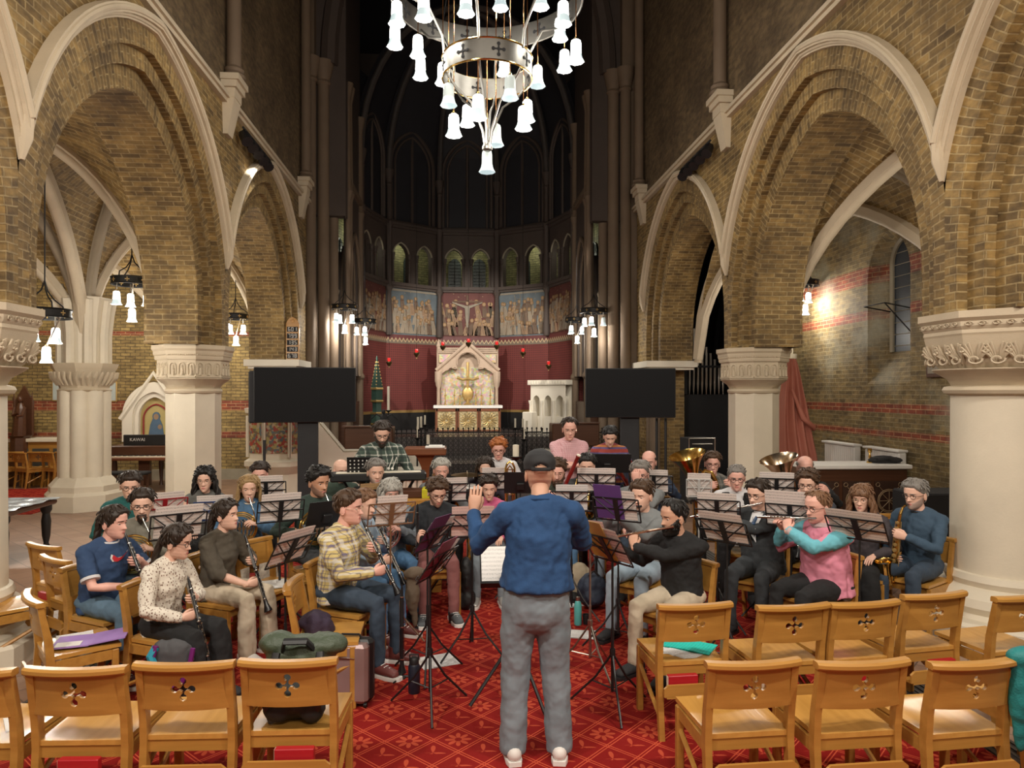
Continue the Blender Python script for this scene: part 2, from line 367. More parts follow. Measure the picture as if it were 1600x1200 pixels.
for side, sx, XF in (('right', 1, XR), ('left', -1, XL)):
    wl = MB(); cl = MB(); hd = MB(); st = MB()
    for k in range(3):
        ym = (PY[k] + PY[k+1]) / 2
        T = lambda x, y, z, ym=ym: (XF + sx*y, ym + x, z)
        above(wl, T, 3.085, CC, ZS, ZB, -2.55, 2.55, 6.6, 0, 22)
        ring(wl, T, 2.84, 3.09, CC, ZS, ZB, 0, .10, clamp=2.55)
        ring(wl, T, 2.64, 2.84, CC, ZS, ZB, .10, .20)
        ring(wl, T, 2.39, 2.64, CC, ZS, ZB, .20, .95)
        above(wl, T, 2.39, CC, ZS, ZB, -2.55, 2.55, 6.5, .95)
        ring(hd, T, 3.08, 3.14, CC, ZS, ZB, -.05, .0, outer=0, xclip=2.55)
        ring(hd, T, 3.13, 3.23, CC, ZS, ZB, -.11, .0, outer=0, xclip=2.55)
        for R, rr, yy in ((3.12, .022, -.055), (3.18, .032, -.105)):
            P = arch_pts(R, CC, ZS, ZB, 22, 2.55)
            hd.tube([T(x, yy, z) for x, z in P], rr, 8)
    for k in (1, 2, 3):   # pendant tip where two hoods meet
        hd.tube([(XF-sx*.06, PY[k], 4.5), (XF-sx*.06, PY[k], 4.22), (XF-sx*.03, PY[k], 4.04)], [.07, .06, .02], 6)
    wl.box(*sorted((XF, XF+sx*.95)), 16.2, 16.9, 0, 6.5)
    struct(wl.build('wall_' + side, BR, smooth=.5))
    T2 = lambda y0, y1: sorted((XF+sx*y0, XF+sx*y1))
    st.box(*T2(-.12, .1), -3, 17.0, 6.60, 6.66); st.box(*T2(-.08, .1), -3, 17.0, 6.54, 6.60); st.box(*T2(-.05, .1), -3, 17.0, 6.66, 6.72)
    struct(st.build('trim_string_course', ST)); struct(hd.build('trim_arch_hood', ST))
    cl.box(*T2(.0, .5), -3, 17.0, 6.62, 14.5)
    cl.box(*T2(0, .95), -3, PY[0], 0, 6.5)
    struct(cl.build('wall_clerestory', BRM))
    dm = MB()   # raking dark moulding high on the clerestory
    for yy in (.9, 6, 11.1, 16.2):
        cb = MB(); c0 = XF
        X = lambda v: XF - sx*v
        for z0, z1, w, d in ((6.86, 6.95, .25, .27), (6.76, 6.86, .22, .23), (6.62, 6.76, .17, .19)):
            cb.box(*sorted((X(0), X(d))), yy-w, yy+w, z0, z1)
        cb.add([(X(0), yy-.16, 6.62), (X(0), yy+.16, 6.62), (X(.18), yy+.16, 6.62), (X(.18), yy-.16, 6.62), (X(0), yy-.12, 6.08), (X(0), yy+.12, 6.08), (X(.07), yy+.12, 6.08), (X(.07), yy-.12, 6.08)],
               [(0, 1, 2, 3), (4, 7, 6, 5), (0, 3, 7, 4), (1, 5, 6, 2), (3, 2, 6, 7), (0, 4, 5, 1)])
        struct(cb.build('trim_corbel', ST))
        dm.lathe([(.17, 6.95), (.17, 7.0), (.13, 7.05), (.15, 7.09), (.105, 7.14), (.105, 14.4)], 14, Mz((XF-sx*.13, yy, 0), 0))
    struct(dm.build('trim_wall_shafts', STD))

# piers with carved capitals
def pier(x, y, rnd, kind, label, sc=1.0):
    t = MB()
    a = PI/8
    def oc(prof, mb, n=8): mb.lathe([((r/math.cos(PI/8) if n == 8 else r)*sc, z) for r, z in prof], n, Mz((x, y, 0), a if n == 8 else 0))
    if rnd:
        oc([(.42, .42), (.415, 1.2), (.41, 2.18)], t, 40)
        oc([(.41, .56), (.45, .55), (.47, .50), (.45, .45), (.50, .43), (.56, .37), (.58, .30), (.55, .24), (.57, .2), (.62, .18), (.62, .12)], t, 40)
    else:
        oc([(.42, .42), (.42, 2.18)], t)
        oc([(.46, .5), (.5, .42), (.54, .34), (.6, .2), (.6, .12)], t)
    oc([(.68, .2), (.70, .17), (.70, 0)], t)
    struct(t.build('column_pier', STP, smooth=.5))
    c = MB(); n = 8
    oc([(.41, 2.12), (.46, 2.14), (.475, 2.17), (.46, 2.20), (.42, 2.21)], c, 40)
    oc([(.40, 2.20), (.44, 2.27), (.53, 2.33), (.555, 2.35), (.555, 2.36)], c, 8 if not rnd else 24)
    if rnd: oc([(.44, 2.33), (.50, 2.40), (.55, 2.5), (.575, 2.62), (.58, 2.64)], c)
    else: oc([(.555, 2.35), (.54, 2.37), (.545, 2.64)], c)
    oc([(.57, 2.63), (.585, 2.66), (.58, 2.69), (.60, 2.72), (.60, 2.76), (.625, 2.79), (.625, 2.85)], c)
    # carving on each face
    for i in range(8):
        F = Mz((x, y, 0), i*PI/4) @ Matrix.Diagonal((sc, sc, 1, 1))
        if not rnd:
            for u in (-.15, 0, .15):
                P = [(u-.05, -.55, 2.42), (u-.05, -.55, 2.53)] + [(u-.05*math.cos(q*PI/8), -.552, 2.53+.055*math.sin(q*PI/8)) for q in range(1, 8)] + [(u+.05, -.55, 2.53), (u+.05, -.55, 2.42)]
                c.tube(P, .010, 5, F)
                c.ell((u, -.55, 2.535), .016, .014, .02, 6, 4, F); c.tube([(u, -.55, 2.51), (u+.005, -.55, 2.46), (u, -.552, 2.40)], [.018, .024, .03], 6, F)
                c.tube([(u-.02, -.55, 2.5), (u+.03, -.56, 2.47)], .008, 4, F)
            for q in range(14): c.ell((-.215+q*.033, -.593, 2.70), .01, .01, .012, 5, 3, F)
            c.box(-.225, .225, -.565, -.54, 2.37, 2.395, F)
        else:
            for q, u in enumerate((-.155, 0, .155)):
                for s_ in (-1, 1):   # scrolling acanthus fans
                    for w in range(4):
                        an = .15+w*.38
                        c.tube([(u+s_*.012, -.50, 2.40), (u+s_*(.02+.045*math.sin(an)), -.565, 2.46+.05*math.cos(an)), (u+s_*(.03+.075*math.sin(an)), -.585, 2.475+.10*math.cos(an))], [.008, .014, .009], 5, F)
                c.tube([(u+.055*math.cos(a2)*(.4+a2*.1), -.575, 2.43+.04*math.sin(a2)*(.4+a2*.1)) for a2 in [z*.5 for z in range(14)]], .009, 5, F)
            for q in range(5):
                u = -.19+q*.095
                c.tube([(u+.034*math.cos(a2)*(1-a2*.09), -.612, 2.735+.022*math.sin(a2)*(1-a2*.09)) for a2 in [z*.7 for z in range(12)]], .0055, 4, F)
    struct(c.build('trim_pier_capital', ST, smooth=.6))
pier(XR+.58, 6, True, 0, '', 1.04); pier(XR+.43, 11.1, False, 0, '', .86)
pier(XL-.56, 6, True, 0, '', 1.0); pier(XL-.47, 11.1, False, 0, '', .86)
# responds at the east end of the arcade
for s_, xf in ((1, XR), (-1, XL)):
    b = MB(); X = lambda u, v: sorted((xf+s_*u, xf+s_*v))
    b.box(*X(-.12, 1.05), 15.55, 16.9, 2.72, 2.86); b.box(*X(-.05, .98), 15.62, 16.9, 2.66, 2.72)
    struct(b.build('trim_respond_shelf', MARB))
    b = MB()
    for yy, r in ((15.75, .13), (16.05, .13)): b.lathe([(.2, 0), (.2, .25), (.14, .35), (.12, .4), (.12, 2.2), (.15, 2.22), (.14, 2.26), (.2, 2.6), (.24, 2.66)], 14, Mz((xf+s_*.12, yy, 0), 0))
    struct(b.build('trim_respond_shafts', STD))

# floors
f = MB(); f.box(-12.2, 9.5, -4, 20.5, -.1, 0); struct(f.build('floor', TILE))
f = MB(); f.box(-2.75, 3.15, -3.5, 13.6, .0, .012); struct(f.build('floor_carpet', CARPET))
f = MB(); f.box(-3.0, -2.75, -3, 14, .0, .006); f.box(3.15, 3.4, -3, 14, .0, .006)
for q in range(5): f.box(-2.985+q*.05, -2.965+q*.05, -3, 14, .006, .014); f.box(3.165+q*.05, 3.185+q*.05, -3, 14, .006, .014)
struct(f.build('floor_heating_grille', plain((.10, .09, .08), .5, .5, name='cast_iron_grille')))
f = MB(); f.box(-3.6, 4.2, 14.2, 16.8, 0, .16); f.box(-3.2, 3.8, 16.8, 24, 0, .45); f.box(-3.2, 3.8, 19.0, 24, .45, .95)
struct(f.build('floor_chancel', plain((.10, .085, .08), .3, name='dark_chancel_paving')))
f = MB(); f.box(-11.5, -7.5, 13.0, 16.4, 0, .012); struct(f.build('floor_chapel_carpet', CARPET))

# ceiling and chancel shell
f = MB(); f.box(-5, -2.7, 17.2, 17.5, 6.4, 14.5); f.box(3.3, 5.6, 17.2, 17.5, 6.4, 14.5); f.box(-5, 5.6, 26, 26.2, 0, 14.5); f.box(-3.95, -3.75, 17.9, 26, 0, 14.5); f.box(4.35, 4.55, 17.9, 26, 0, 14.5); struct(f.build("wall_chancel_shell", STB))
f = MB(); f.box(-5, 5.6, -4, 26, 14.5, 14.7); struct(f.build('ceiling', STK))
f = MB()
for s_ in (1, -1):
    xi = X0+s_*3.4; X = lambda u, v: sorted((xi+s_*u, xi+s_*v))
    for yy, u, r in ((16.95, .38, .13), (17.15, .12, .14), (17.5, -.06, .12), (17.8, .1, .1)):
        f.lathe([(r*1.7, 0), (r*1.7, .5), (r*1.2, .6), (r, .7), (r, 9.5), (r*1.3, 9.54), (r*1.1, 9.6), (r*1.7, 9.95), (r*1.8, 10.05)], 14, Mz((xi+s_*u, yy, 0), 0))
    f.box(*X(.3, 1.0), 16.95, 17.9, 0, 14.5)
struct(f.build('trim_chancel_arch_shafts', STD))
f = MB()
for s_ in (1, -1):
    pts = [(X0+s_*(3.4-.0)*math.cos(q*PI/24)**.8, 17.2, 10.0+5*math.sin(q*PI/24)) for q in range(13)]
    f.tube(pts, .22, 8)
struct(f.build('trim_chancel_arch', STB))
for s_, nm in ((1, 'right'), (-1, 'left')):
    w = MB(); tr = MB(); xi = X0+s_*3.1
    T = lambda x, y, z: (xi+s_*y, 19.1+x, z)
    above(w, T, 1.5, .6, 5.0, 2.6, -1.3, 1.3, 14.5, 0)
    ring(w, T, 1.36, 1.5, .6, 5.0, 2.6, 0, .14); ring(w, T, 1.22, 1.36, .6, 5.0, 2.6, .14, .28); ring(w, T, 1.08, 1.22, .6, 5, 2.6, .28, .8)
    w.box(*sorted((xi+s_*1.0, xi+s_*1.1)), 17.9, 20.4, 0, 7)
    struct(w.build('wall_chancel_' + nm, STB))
    for R, rr, yy in ((1.5, .05, -.04), (1.36, .035, .08), (1.22, .035, .2)):
        tr.tube([T(x, yy, z) for x, z in arch_pts(R, .6, 5.0, 2.6, 14)], rr, 8)
    for yy in (17.95, 18.25, 20.2):
        tr.lathe([(.1, 0), (.1, 2.5), (.14, 2.56), (.14, 2.62), (.09, 2.7), (.09, 7), (.14, 7.2), (.1, 7.3), (.08, 9.5), (.16, 9.9)], 12, Mz((xi-s_*.02, yy, 0), 0))
    tr.box(*sorted((xi-s_*.1, xi+s_*.1)), 17.9, 20.4, 7.4, 7.55)
    # pale narrow stone arches lit from the apse
    for zz in (2.7, 4.0):
        pass
    struct(tr.build('trim_chancel_mouldings', STD if nm == 'right' else STD))
    pl = MB()
    for q in range(5): pl.lathe([(.05, 2.62), (.05, 4.6), (.08, 4.7), (.05, 4.75)], 10, Mz((xi+s_*(.25+.1*q), 17.98+q*.06, 0), 0))
    struct(pl.build('trim_pale_jamb_shafts', ST))
    w = MB(); w.box(*sorted((xi-s_*.02, xi+s_*.9)), 17.85, 20.4, .45, 1.9); struct(w.build('wall_stall_backing', DWOOD))

# apse
AC = (X0, 20.4)
REDW = plain((.16, .030, .026), .8, var=.2, scale=14, name='dark_red_painted_wall')
m, nt, bs = nmat('red_stencilled_wall'); v = OBJC(nt)
vr = nt.nodes.new('ShaderNodeTexVoronoi'); vr.inputs['Scale'].default_value = 14; vr.inputs['Randomness'].default_value = 0; nt.links.new(v, vr.inputs[0])
nt.links.new(MIX(nt, MA(nt, 'LESS_THAN', vr.outputs[0], .28), MIX(nt, NOISE(nt, 2, 4, v), (.105, .018, .015), (.185, .038, .03)), (.075, .014, .013)), bs.inputs['Base Color'])
bs.inputs['Roughness'].default_value = .75; REDW = m
def fresco(name, bg, bg2):
    m, nt, bs = nmat(name); v = OBJC(nt)
    n = NOISE(nt, 3, 5, v); vo = nt.nodes.new('ShaderNodeTexVoronoi'); vo.inputs['Scale'].default_value = 9; nt.links.new(v, vo.inputs[0])
    c = MIX(nt, n, bg, bg2); c = MIX(nt, MA(nt, 'LESS_THAN', vo.outputs[0], .12), c, (.34, .24, .14))
    nt.links.new(c, bs.inputs['Base Color']); bs.inputs['Roughness'].default_value = .7; return m
FR_R = fresco('dark_red_fresco', (.06, .014, .013), (.15, .045, .035)); FR_B = fresco('blue_grey_fresco', (.045, .06, .075), (.17, .20, .21))
FIG = [stone('fresco_flesh', (.34, .22, .13), .4), stone('fresco_robe', (.13, .07, .04), .6), stone('fresco_pale_robe', (.29, .25, .19), .5), plain((.26, .15, .05), .5, .3, name='fresco_halo')]
m, nt, bs = nmat('patterned_frieze'); v = OBJC(nt); sp = nt.nodes.new('ShaderNodeSeparateXYZ'); nt.links.new(v, sp.inputs[0])
tri = MA(nt, 'PINGPONG', sp.outputs[0], .07); zz = MA(nt, 'SUBTRACT', sp.outputs[2], 3.76)
f1 = MA(nt, 'GREATER_THAN', MA(nt, 'MULTIPLY', tri, 1.6), zz); f2 = MA(nt, 'LESS_THAN', MA(nt, 'ABSOLUTE', MA(nt, 'SUBTRACT', MA(nt, 'MULTIPLY', tri, 1.6), zz)), .022)
c = MIX(nt, f1, (.12, .03, .028), (.16, .12, .085)); c = MIX(nt, f2, c, (.48, .36, .20))
nt.links.new(c, bs.inputs['Base Color']); FRIEZE = m
DADO = tiles('dark_slate_tiles', (.075, .085, .088), (.055, .062, .066), (.02, .02, .02), .2, .2)
GREENB = brick('passage_wall_brick', (.30, .30, .15), (.20, .21, .10), (.12, .12, .06))
GLASSD = plain((.05, .065, .06), .25, name='dark_leaded_glass', var=.5, scale=20)
hw = 3.0*math.tan(PI/10)
rng = random.Random(3)
for k in range(-2, 3):
    ph = rad(36*k); M = Mz((AC[0], AC[1], 0), -ph); T = lambda x, y, z: tuple(M @ Vector((x, y, z)))
    def bb(x0, x1, y0, y1, z0, z1, nm, mt, kind='structure'):
        o = MB().box(x0, x1, y0, y1, z0, z1).build(nm, mt); o.matrix_world = M; o['kind'] = kind; return o
    h2 = hw+.02
    bb(-h2, h2, 3.0, 3.2, .0, 1.5, 'wall_apse_dado', DADO); bb(-h2, h2, 2.99, 3.2, 1.5, 1.58, 'trim_gold_band', GOLD)
    bb(-h2, h2, 3.0, 3.2, 1.58, 3.7, 'wall_apse_red', REDW); bb(-h2, h2, 2.985, 3.2, 3.7, 3.98, 'trim_apse_frieze', FRIEZE)
    bb(-h2, h2, 3.0, 3.2, 3.98, 5.45, 'wall_apse_fresco', FR_B if abs(k) == 1 else FR_R)
    # painted figures
    g = MB()
    if abs(k) == 1: g.box(-hw+.06, hw-.06, 2.985, 3.0, 5.36, 5.42, mi=2)
    xs = [-.84+q*.152+rng.uniform(-.04, .04) for q in range(12)]
    for row, zb in ((1, 4.62), (2, 4.32), (0, 4.03)):
        for q, x in enumerate(xs):
            if k == 0 and abs(x) < .3 and row: continue
            x = x+row*.06
            if abs(x) > .86: continue
            H = rng.uniform(.38, .6) if row == 0 else rng.uniform(.42, .6); lean = rng.uniform(-.12, .12); y = {1: 2.990, 2: 2.984, 0: 2.978}[row]; mi = rng.choice((1, 2, 1, 0)) if abs(k) != 1 else rng.choice((2, 2, 0, 1))
            zt = zb+H
            g.prism([(x-.10, zb), (x+.09, zb), (x+.07+lean*.5, zb+H*.5), (x+.06+lean, zt-.1), (x-.06+lean, zt-.1), (x-.085+lean*.5, zb+H*.5)], y, 3.0, mi=mi)
            for w in range(3): g.tube([(x-.06+w*.05, y-.004, zb+.03), (x-.04+w*.045+lean*.8, y-.004, zt-.16)], .005, 4, mi=(mi+1) % 3)
            g.prism([(x+lean+.062*math.cos(a), zt-.03+.062*math.sin(a)) for a in [z*PI/6 for z in range(12)]], y-.002, 3.0, mi=3)
            g.prism([(x+lean+.036*math.cos(a), zt-.035+.045*math.sin(a)) for a in [z*PI/5 for z in range(10)]], y-.005, 3.0, mi=0)
    if k == 0:
        g.box(-.03, .03, 2.97, 3.0, 4.1, 5.36, mi=1); g.box(-.5, .5, 2.97, 3.0, 5.12, 5.18, mi=1)
        g.prism([(-.5, 5.14), (0, 5.0), (.5, 5.14), (.5, 5.11), (.08, 4.93), (.06, 4.6), (.03, 4.3), (-.03, 4.3), (-.06, 4.6), (-.08, 4.93), (-.5, 5.11)], 2.955, 3.0, mi=2)
        g.prism([(.05*math.cos(a), 5.1+.06*math.sin(a)) for a in [z*PI/5 for z in range(10)]], 2.95, 3.0, mi=0)
    if k == 1:
        for s_ in (-.1, .1): g.tube([(s_-.15, 2.98, 4.4), (s_-.15, 2.98, 5.32)], .009, 4, mi=2)
        for q in range(7): g.tube([(-.25, 2.98, 4.6+q*.1), (-.05, 2.98, 4.6+q*.1)], .007, 4, mi=2)
    go = g.build('trim_fresco_figures', FIG); go.matrix_world = M; struct(go)
    # cornice, arcade storey, upper cornice
    t = MB(); t.box(-h2, h2, 2.86, 3.2, 5.52, 5.62); t.box(-h2, h2, 2.92, 3.2, 5.45, 5.52); t.box(-h2, h2, 2.84, 3.2, 7.42, 7.5); t.box(-h2, h2, 2.9, 3.2, 7.34, 7.42)
    for s_ in (-.44, .44):
        for d_ in (-.30, .30):
            t.lathe([(.06, 5.62), (.04, 5.7), (.035, 6.3), (.055, 6.34), (.04, 6.37), (.07, 6.5), (.075, 6.55)], 8, Mz((s_+d_, 2.97, 0), 0))
    for s_ in (-1, 1):
        if s_ == 1 or k == -2: t.lathe([(.09, 3.95), (.12, 4.1), (.06, 5.3), (.13, 5.45), (.09, 5.6), (.085, 7.3), (.12, 7.36), (.12, 7.5), (.075, 7.55), (.075, 8.6), (.10, 8.65), (.08, 8.7), (.15, 9.0), (.16, 9.1)], 12, Mz((s_*hw, 2.9, 0), 0))
    to = t.build('trim_apse_shafts', STB); to.matrix_world = M; struct(to)
    w = MB(); 
    for s_ in (-1, 1):
        TT = lambda x, y, z: (s_*.44+x, 3.0+y, z)
        above(w, TT, .40, .12, 6.5, 5.62, -.5 if s_ == -1 else -.44, .44 if s_ == -1 else .5, 7.42, 0, 8)
        ring(w, TT, .399, .40, .12, 6.5, 5.62, 0, .18, 8)
    w.box(-h2-.02, -.92, 2.995, 3.2, 5.62, 7.4); w.box(.92, h2+.02, 2.995, 3.2, 5.62, 7.4)
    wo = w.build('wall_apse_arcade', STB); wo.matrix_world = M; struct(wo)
    w = MB()
    for s_ in (-1, 1):
        for dx in (0,):
            TT = lambda x, y, z: (s_*.44+x, 3.0+y, z); ring(w, TT, .395, .44, .12, 6.5, 6.5, -.03, 0, 8, outer=0)
    wo = w.build('trim_lancet_surrounds', STG); wo.matrix_world = M; struct(wo)
    bb(-1.35, 1.35, 3.9, 4.0, 5.5, 7.6, 'wall_passage', GREENB); bb(-1.3, 1.3, 3.0, 4.0, 5.5, 5.6, 'floor_passage', STB); bb(-1.3, 1.3, 3.0, 4.0, 7.42, 7.6, 'ceiling_passage', STB)
    for s_ in (-.42, .42):
        wn = MB(); TT = lambda x, y, z: (s_+x, 3.86+y, z)
        P = arch_pts(.30, .08, 6.45, 5.75, 6); wn.prism([(s_+x, z) for x, z in P], 3.86, 3.89)
        for q in range(8): wn.tube([(s_-.2, 3.85, 5.85+q*.11), (s_+.2, 3.85, 5.85+q*.11)], .006, 4, mi=1)
        wn.tube([(s_, 3.85, 5.75), (s_, 3.85, 6.7)], .01, 4, mi=1)
        wo = wn.build('window_apse', [GLASSD, IRON]); wo.matrix_world = M; struct(wo)
    lamp('POINT', T(0, 3.5, 6.9), 5.5, (1, 1, .78), .08)
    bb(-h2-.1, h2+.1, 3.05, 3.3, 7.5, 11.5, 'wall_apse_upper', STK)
    # dark upper lancet mouldings and vault
    u = MB(); TT = lambda x, y, z: (x, 3.0+y, z)
    for R, rr in ((1.15, .06), (1.0, .04)): u.tube([TT(x, 0, z) for x, z in arch_pts(R, .35, 9.4, 7.6, 10)], rr, 6)
    u.tube([(0, 3.03, 7.6), (0, 3.03, 10.3)], .05, 6)
    uo = u.build('trim_upper_lancet', STB); uo.matrix_world = M; struct(uo)
    u = MB()
    for s_ in (-1, 1):
        if s_ == 1 or k == -2:
            u.tube([((s_*hw)*math.cos(q*PI/20), 2.9*math.cos(q*PI/20), 9.1+4.2*math.sin(q*PI/20)) for q in range(11)], .09, 8)
    uo = u.build('trim_vault_rib', plain((.065, .055, .05), .7, name='vault_rib_stone')); uo.matrix_world = M; struct(uo)
    u = MB(); u.grid(lambda a, b: ((-h2+2*h2*b)*math.cos(a*PI/2), 3.1*math.cos(a*PI/2), 9.2+4.25*math.sin(a*PI/2)*(1+.0*b)), 12, 4)
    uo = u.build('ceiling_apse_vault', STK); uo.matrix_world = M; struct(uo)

# ---- side aisles ----
def vault(c00, c10, c11, c01, zs, H, p=1.75, name='ceiling_aisle_vault', ribr=.085, skip=(), mt=BR):
    cs = [Vector(c) for c in (c00, c10, c11, c01)]
    def XY(s, t): return cs[0]*(1-s)*(1-t)+cs[1]*s*(1-t)+cs[2]*s*t+cs[3]*(1-s)*t
    h = lambda q: max(0, 1-abs(2*q-1)**p)**.55*H
    def fn(s, t): v = XY(s, t); return (v.x, v.y, zs+max(h(s), h(t)))
    w = MB(); w.grid(fn, 30, 30); struct(w.build(name, mt))
    r = MB(); K = 24
    S = [((q/K), (q/K)) for q in range(K+1)], [((q/K), 1-(q/K)) for q in range(K+1)], [(q/K, 0) for q in range(K+1)], [(q/K, 1) for q in range(K+1)], [(0, q/K) for q in range(K+1)], [(1, q/K) for q in range(K+1)]
    for i, path in enumerate(S):
        if i in skip: continue
        q = [fn(s, t) for s, t in path]
        if i > 1: q = [(XY(s, t).x, XY(s, t).y, zs+(h(s) if i < 4 else h(t))) for s, t in path]
        q = [(a, b, c-.09) for a, b, c in q]
        r.tube(q, ribr, 8); r.tube([(a, b, c+.07) for a, b, c in q], ribr*1.35, 6)
    struct(r.build('trim_vault_ribs', ST, smooth=.9))
XP = XR+.93; XO = 7.35
vault((XP, .9), (XO, -.6), (XO, 4.2), (XP, 6), 2.9, 2.75, skip=(4,)); vault((XP, 6), (XO, 4.2), (XO, 9.4), (XP, 11.1), 2.9, 2.75, skip=(4,)); vault((XP, 11.1), (XO, 9.4), (XO, 15.2), (XP, 15.2), 2.9, 2.75, skip=(4,))
XQ = XL-.93
vault((XQ, .9), (-6.9, 2.0), (-6.9, 7.6), (XQ, 6), 2.9, 2.75, skip=(4,)); vault((XQ, 6), (-6.9, 7.6), (-6.9, 13.6), (XQ, 11.1), 2.9, 2.75, skip=(4,)); vault((XQ, 11.1), (-6.9, 13.6), (-6.9, 18), (XQ, 16.6), 2.9, 2.75, skip=(4,))
vault((-6.9, 2.0), (-11.6, 2.0), (-11.6, 7.6), (-6.9, 7.6), 2.9, 2.75, skip=(5,)); vault((-6.9, 7.6), (-11.6, 7.6), (-11.6, 13.6), (-6.9, 13.6), 2.9, 2.75, skip=(5,)); vault((-6.9, 13.6), (-11.6, 13.6), (-11.6, 18), (-6.9, 18), 2.9, 2.75, skip=(5,))
# clustered chapel column
def cluster(x, y, mt=STP, mt2=ST):
    t = MB(); M = Mz((x, y, 0), .2)
    for i in range(8): a = i*PI/4; t.lathe([(.15, .55), (.15, 2.2)], 12, M @ Matrix.Translation((.3*math.cos(a), .3*math.sin(a), 0)))
    t.lathe([(.32, .5), (.32, 2.2)], 8, M)
    t.lathe([(.66, 0), (.66, .28), (.60, .34), (.60, .44), (.54, .5), (.50, .55), (.45, .6)], 8, M)
    struct(t.build('column_clustered', mt))
    t = MB(); t.lathe([(.42, 2.16), (.47, 2.19), (.42, 2.23), (.44, 2.3), (.52, 2.55), (.54, 2.58), (.56, 2.62), (.58, 2.68)], 8, M)
    for i in range(32):
        a = i*PI/16; t.tube([(x+.43*math.cos(a), y+.43*math.sin(a), 2.28), (x+.52*math.cos(a), y+.52*math.sin(a), 2.42), (x+.55*math.cos(a+.06), y+.55*math.sin(a+.06), 2.52)], [.02, .035, .02], 5)
    struct(t.build('trim_column_capital', mt2))
    t = MB(); t.lathe([(.36, 2.66), (.37, 3.2), (.42, 3.65), (.48, 3.9)], 8, M)
    for i in range(8):
        a = .2+PI/8+i*PI/4; t.tube([(x+.38*math.cos(a), y+.38*math.sin(a), 2.68), (x+.38*math.cos(a), y+.38*math.sin(a), 3.2), (x+.42*math.cos(a), y+.42*math.sin(a), 3.6), (x+.46*math.cos(a), y+.46*math.sin(a), 3.85)], .08, 7)
    struct(t.build('trim_rib_springer', mt))
cluster(-6.95, 13.7)
w = MB(); w.box(-12, XL-.9, 18, 18.3, 0, 8); struct(w.build('wall_chapel_east', BRB)); w = MB(); w.box(-12, XL-.9, 17.85, 18, 0, .25); struct(w.build('baseboard_chapel', STG))
w = MB(); w.box(-12, -11.6, -3, 18, 0, 8); struct(w.build('wall_outer_left', BRB))
# right outer wall with a deep splayed lancet
w = MB(); TT = lambda x, y, z: (XO+y, 11.55+x, z)
above(w, TT, .80, .20, 4.15, 2.3, -5.55, 3.65, 8, 0, 10)
w.add([TT(-5.55, 0, 0), TT(3.65, 0, 0), TT(3.65, 0, 2.3), TT(-5.55, 0, 2.3)], [(0, 1, 2, 3)]); w.box(XO, XO+.4, -3, 6, 0, 8)
I = arch_pts(.80, .20, 4.15, 2.3, 10); O = arch_pts(.46, .14, 4.35, 2.85, 10)
for a, b, c_, d in zip(I[:-1], I[1:], O[:-1], O[1:]): w.add([TT(a[0], 0, a[1]), TT(b[0], 0, b[1]), TT(d[0]-.12, .22, d[1]), TT(c_[0]-.12, .22, c_[1])], [(0, 1, 2, 3)])
w.add([TT(I[0][0], 0, 2.3), TT(I[-1][0], 0, 2.3), TT(O[-1][0]-.12, .22, 2.85), TT(O[0][0]-.12, .22, 2.85)], [(0, 1, 2, 3)])
struct(w.build('wall_outer_right', BRR))
g = MB(); g.add([TT(x-.12, .22, z) for x, z in O], [tuple(range(len(O)))])
g2 = MB(); g2.tube([TT(x-.12, .21, z) for x, z in O], .05, 6)
for q in range(9): g2.tube([TT(-.40, .21, 2.95+q*.2), TT(.16, .21, 2.95+q*.2)], .006, 4)
struct(g.build('window_1', plain((.03, .04, .055), .2, name='night_glass'))); struct(g2.build('trim_window_frame', STG))
g = MB()
for zz in (3.55,):
    g.tube([TT(-.4, .15, zz), TT(-.3, -.25, zz+.1), TT(.3, -.25, zz+.1), TT(.16, .15, zz)], .012, 5); g.tube([TT(-.4, .15, zz-.4), TT(-.3, -.25, zz+.1)], .012, 5)
tag(g.build('window_bracket', IRON), 'black iron bracket projecting in front of the dark lancet window', 'bracket')
w = MB(); w.box(XO-.02, XO, -3, 15.2, 0, .22); struct(w.build('baseboard_right', BLKM))
w = MB(); w.box(6.75, 8, 15.2, 15.5, 0, 8); struct(w.build('wall_aisle_end', BRR))
w = MB(); w.lathe([(.3, 0), (.3, .5), (.18, .6), (.16, 2.35), (.2, 2.38), (.18, 2.42), (.3, 2.8), (.36, 2.85), (.36, 2.95)], 14, Mz((6.75, 14.4, 0), 0))
w.lathe([(.3, 2.95), (.3, 3.6), (.36, 4.2), (.6, 5.2)], 8, Mz((6.75, 14.4, 0), 0)); struct(w.build('column_wall_respond', STG))
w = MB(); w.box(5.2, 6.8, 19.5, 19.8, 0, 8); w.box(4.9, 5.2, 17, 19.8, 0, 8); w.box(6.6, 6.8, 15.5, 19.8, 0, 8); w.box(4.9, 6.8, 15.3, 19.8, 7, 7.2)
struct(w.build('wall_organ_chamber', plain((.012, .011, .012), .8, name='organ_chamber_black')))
w = MB(); w.box(-12, 9, -4.2, -4, 6.2, 14.5); struct(w.build('wall_back', BRM))

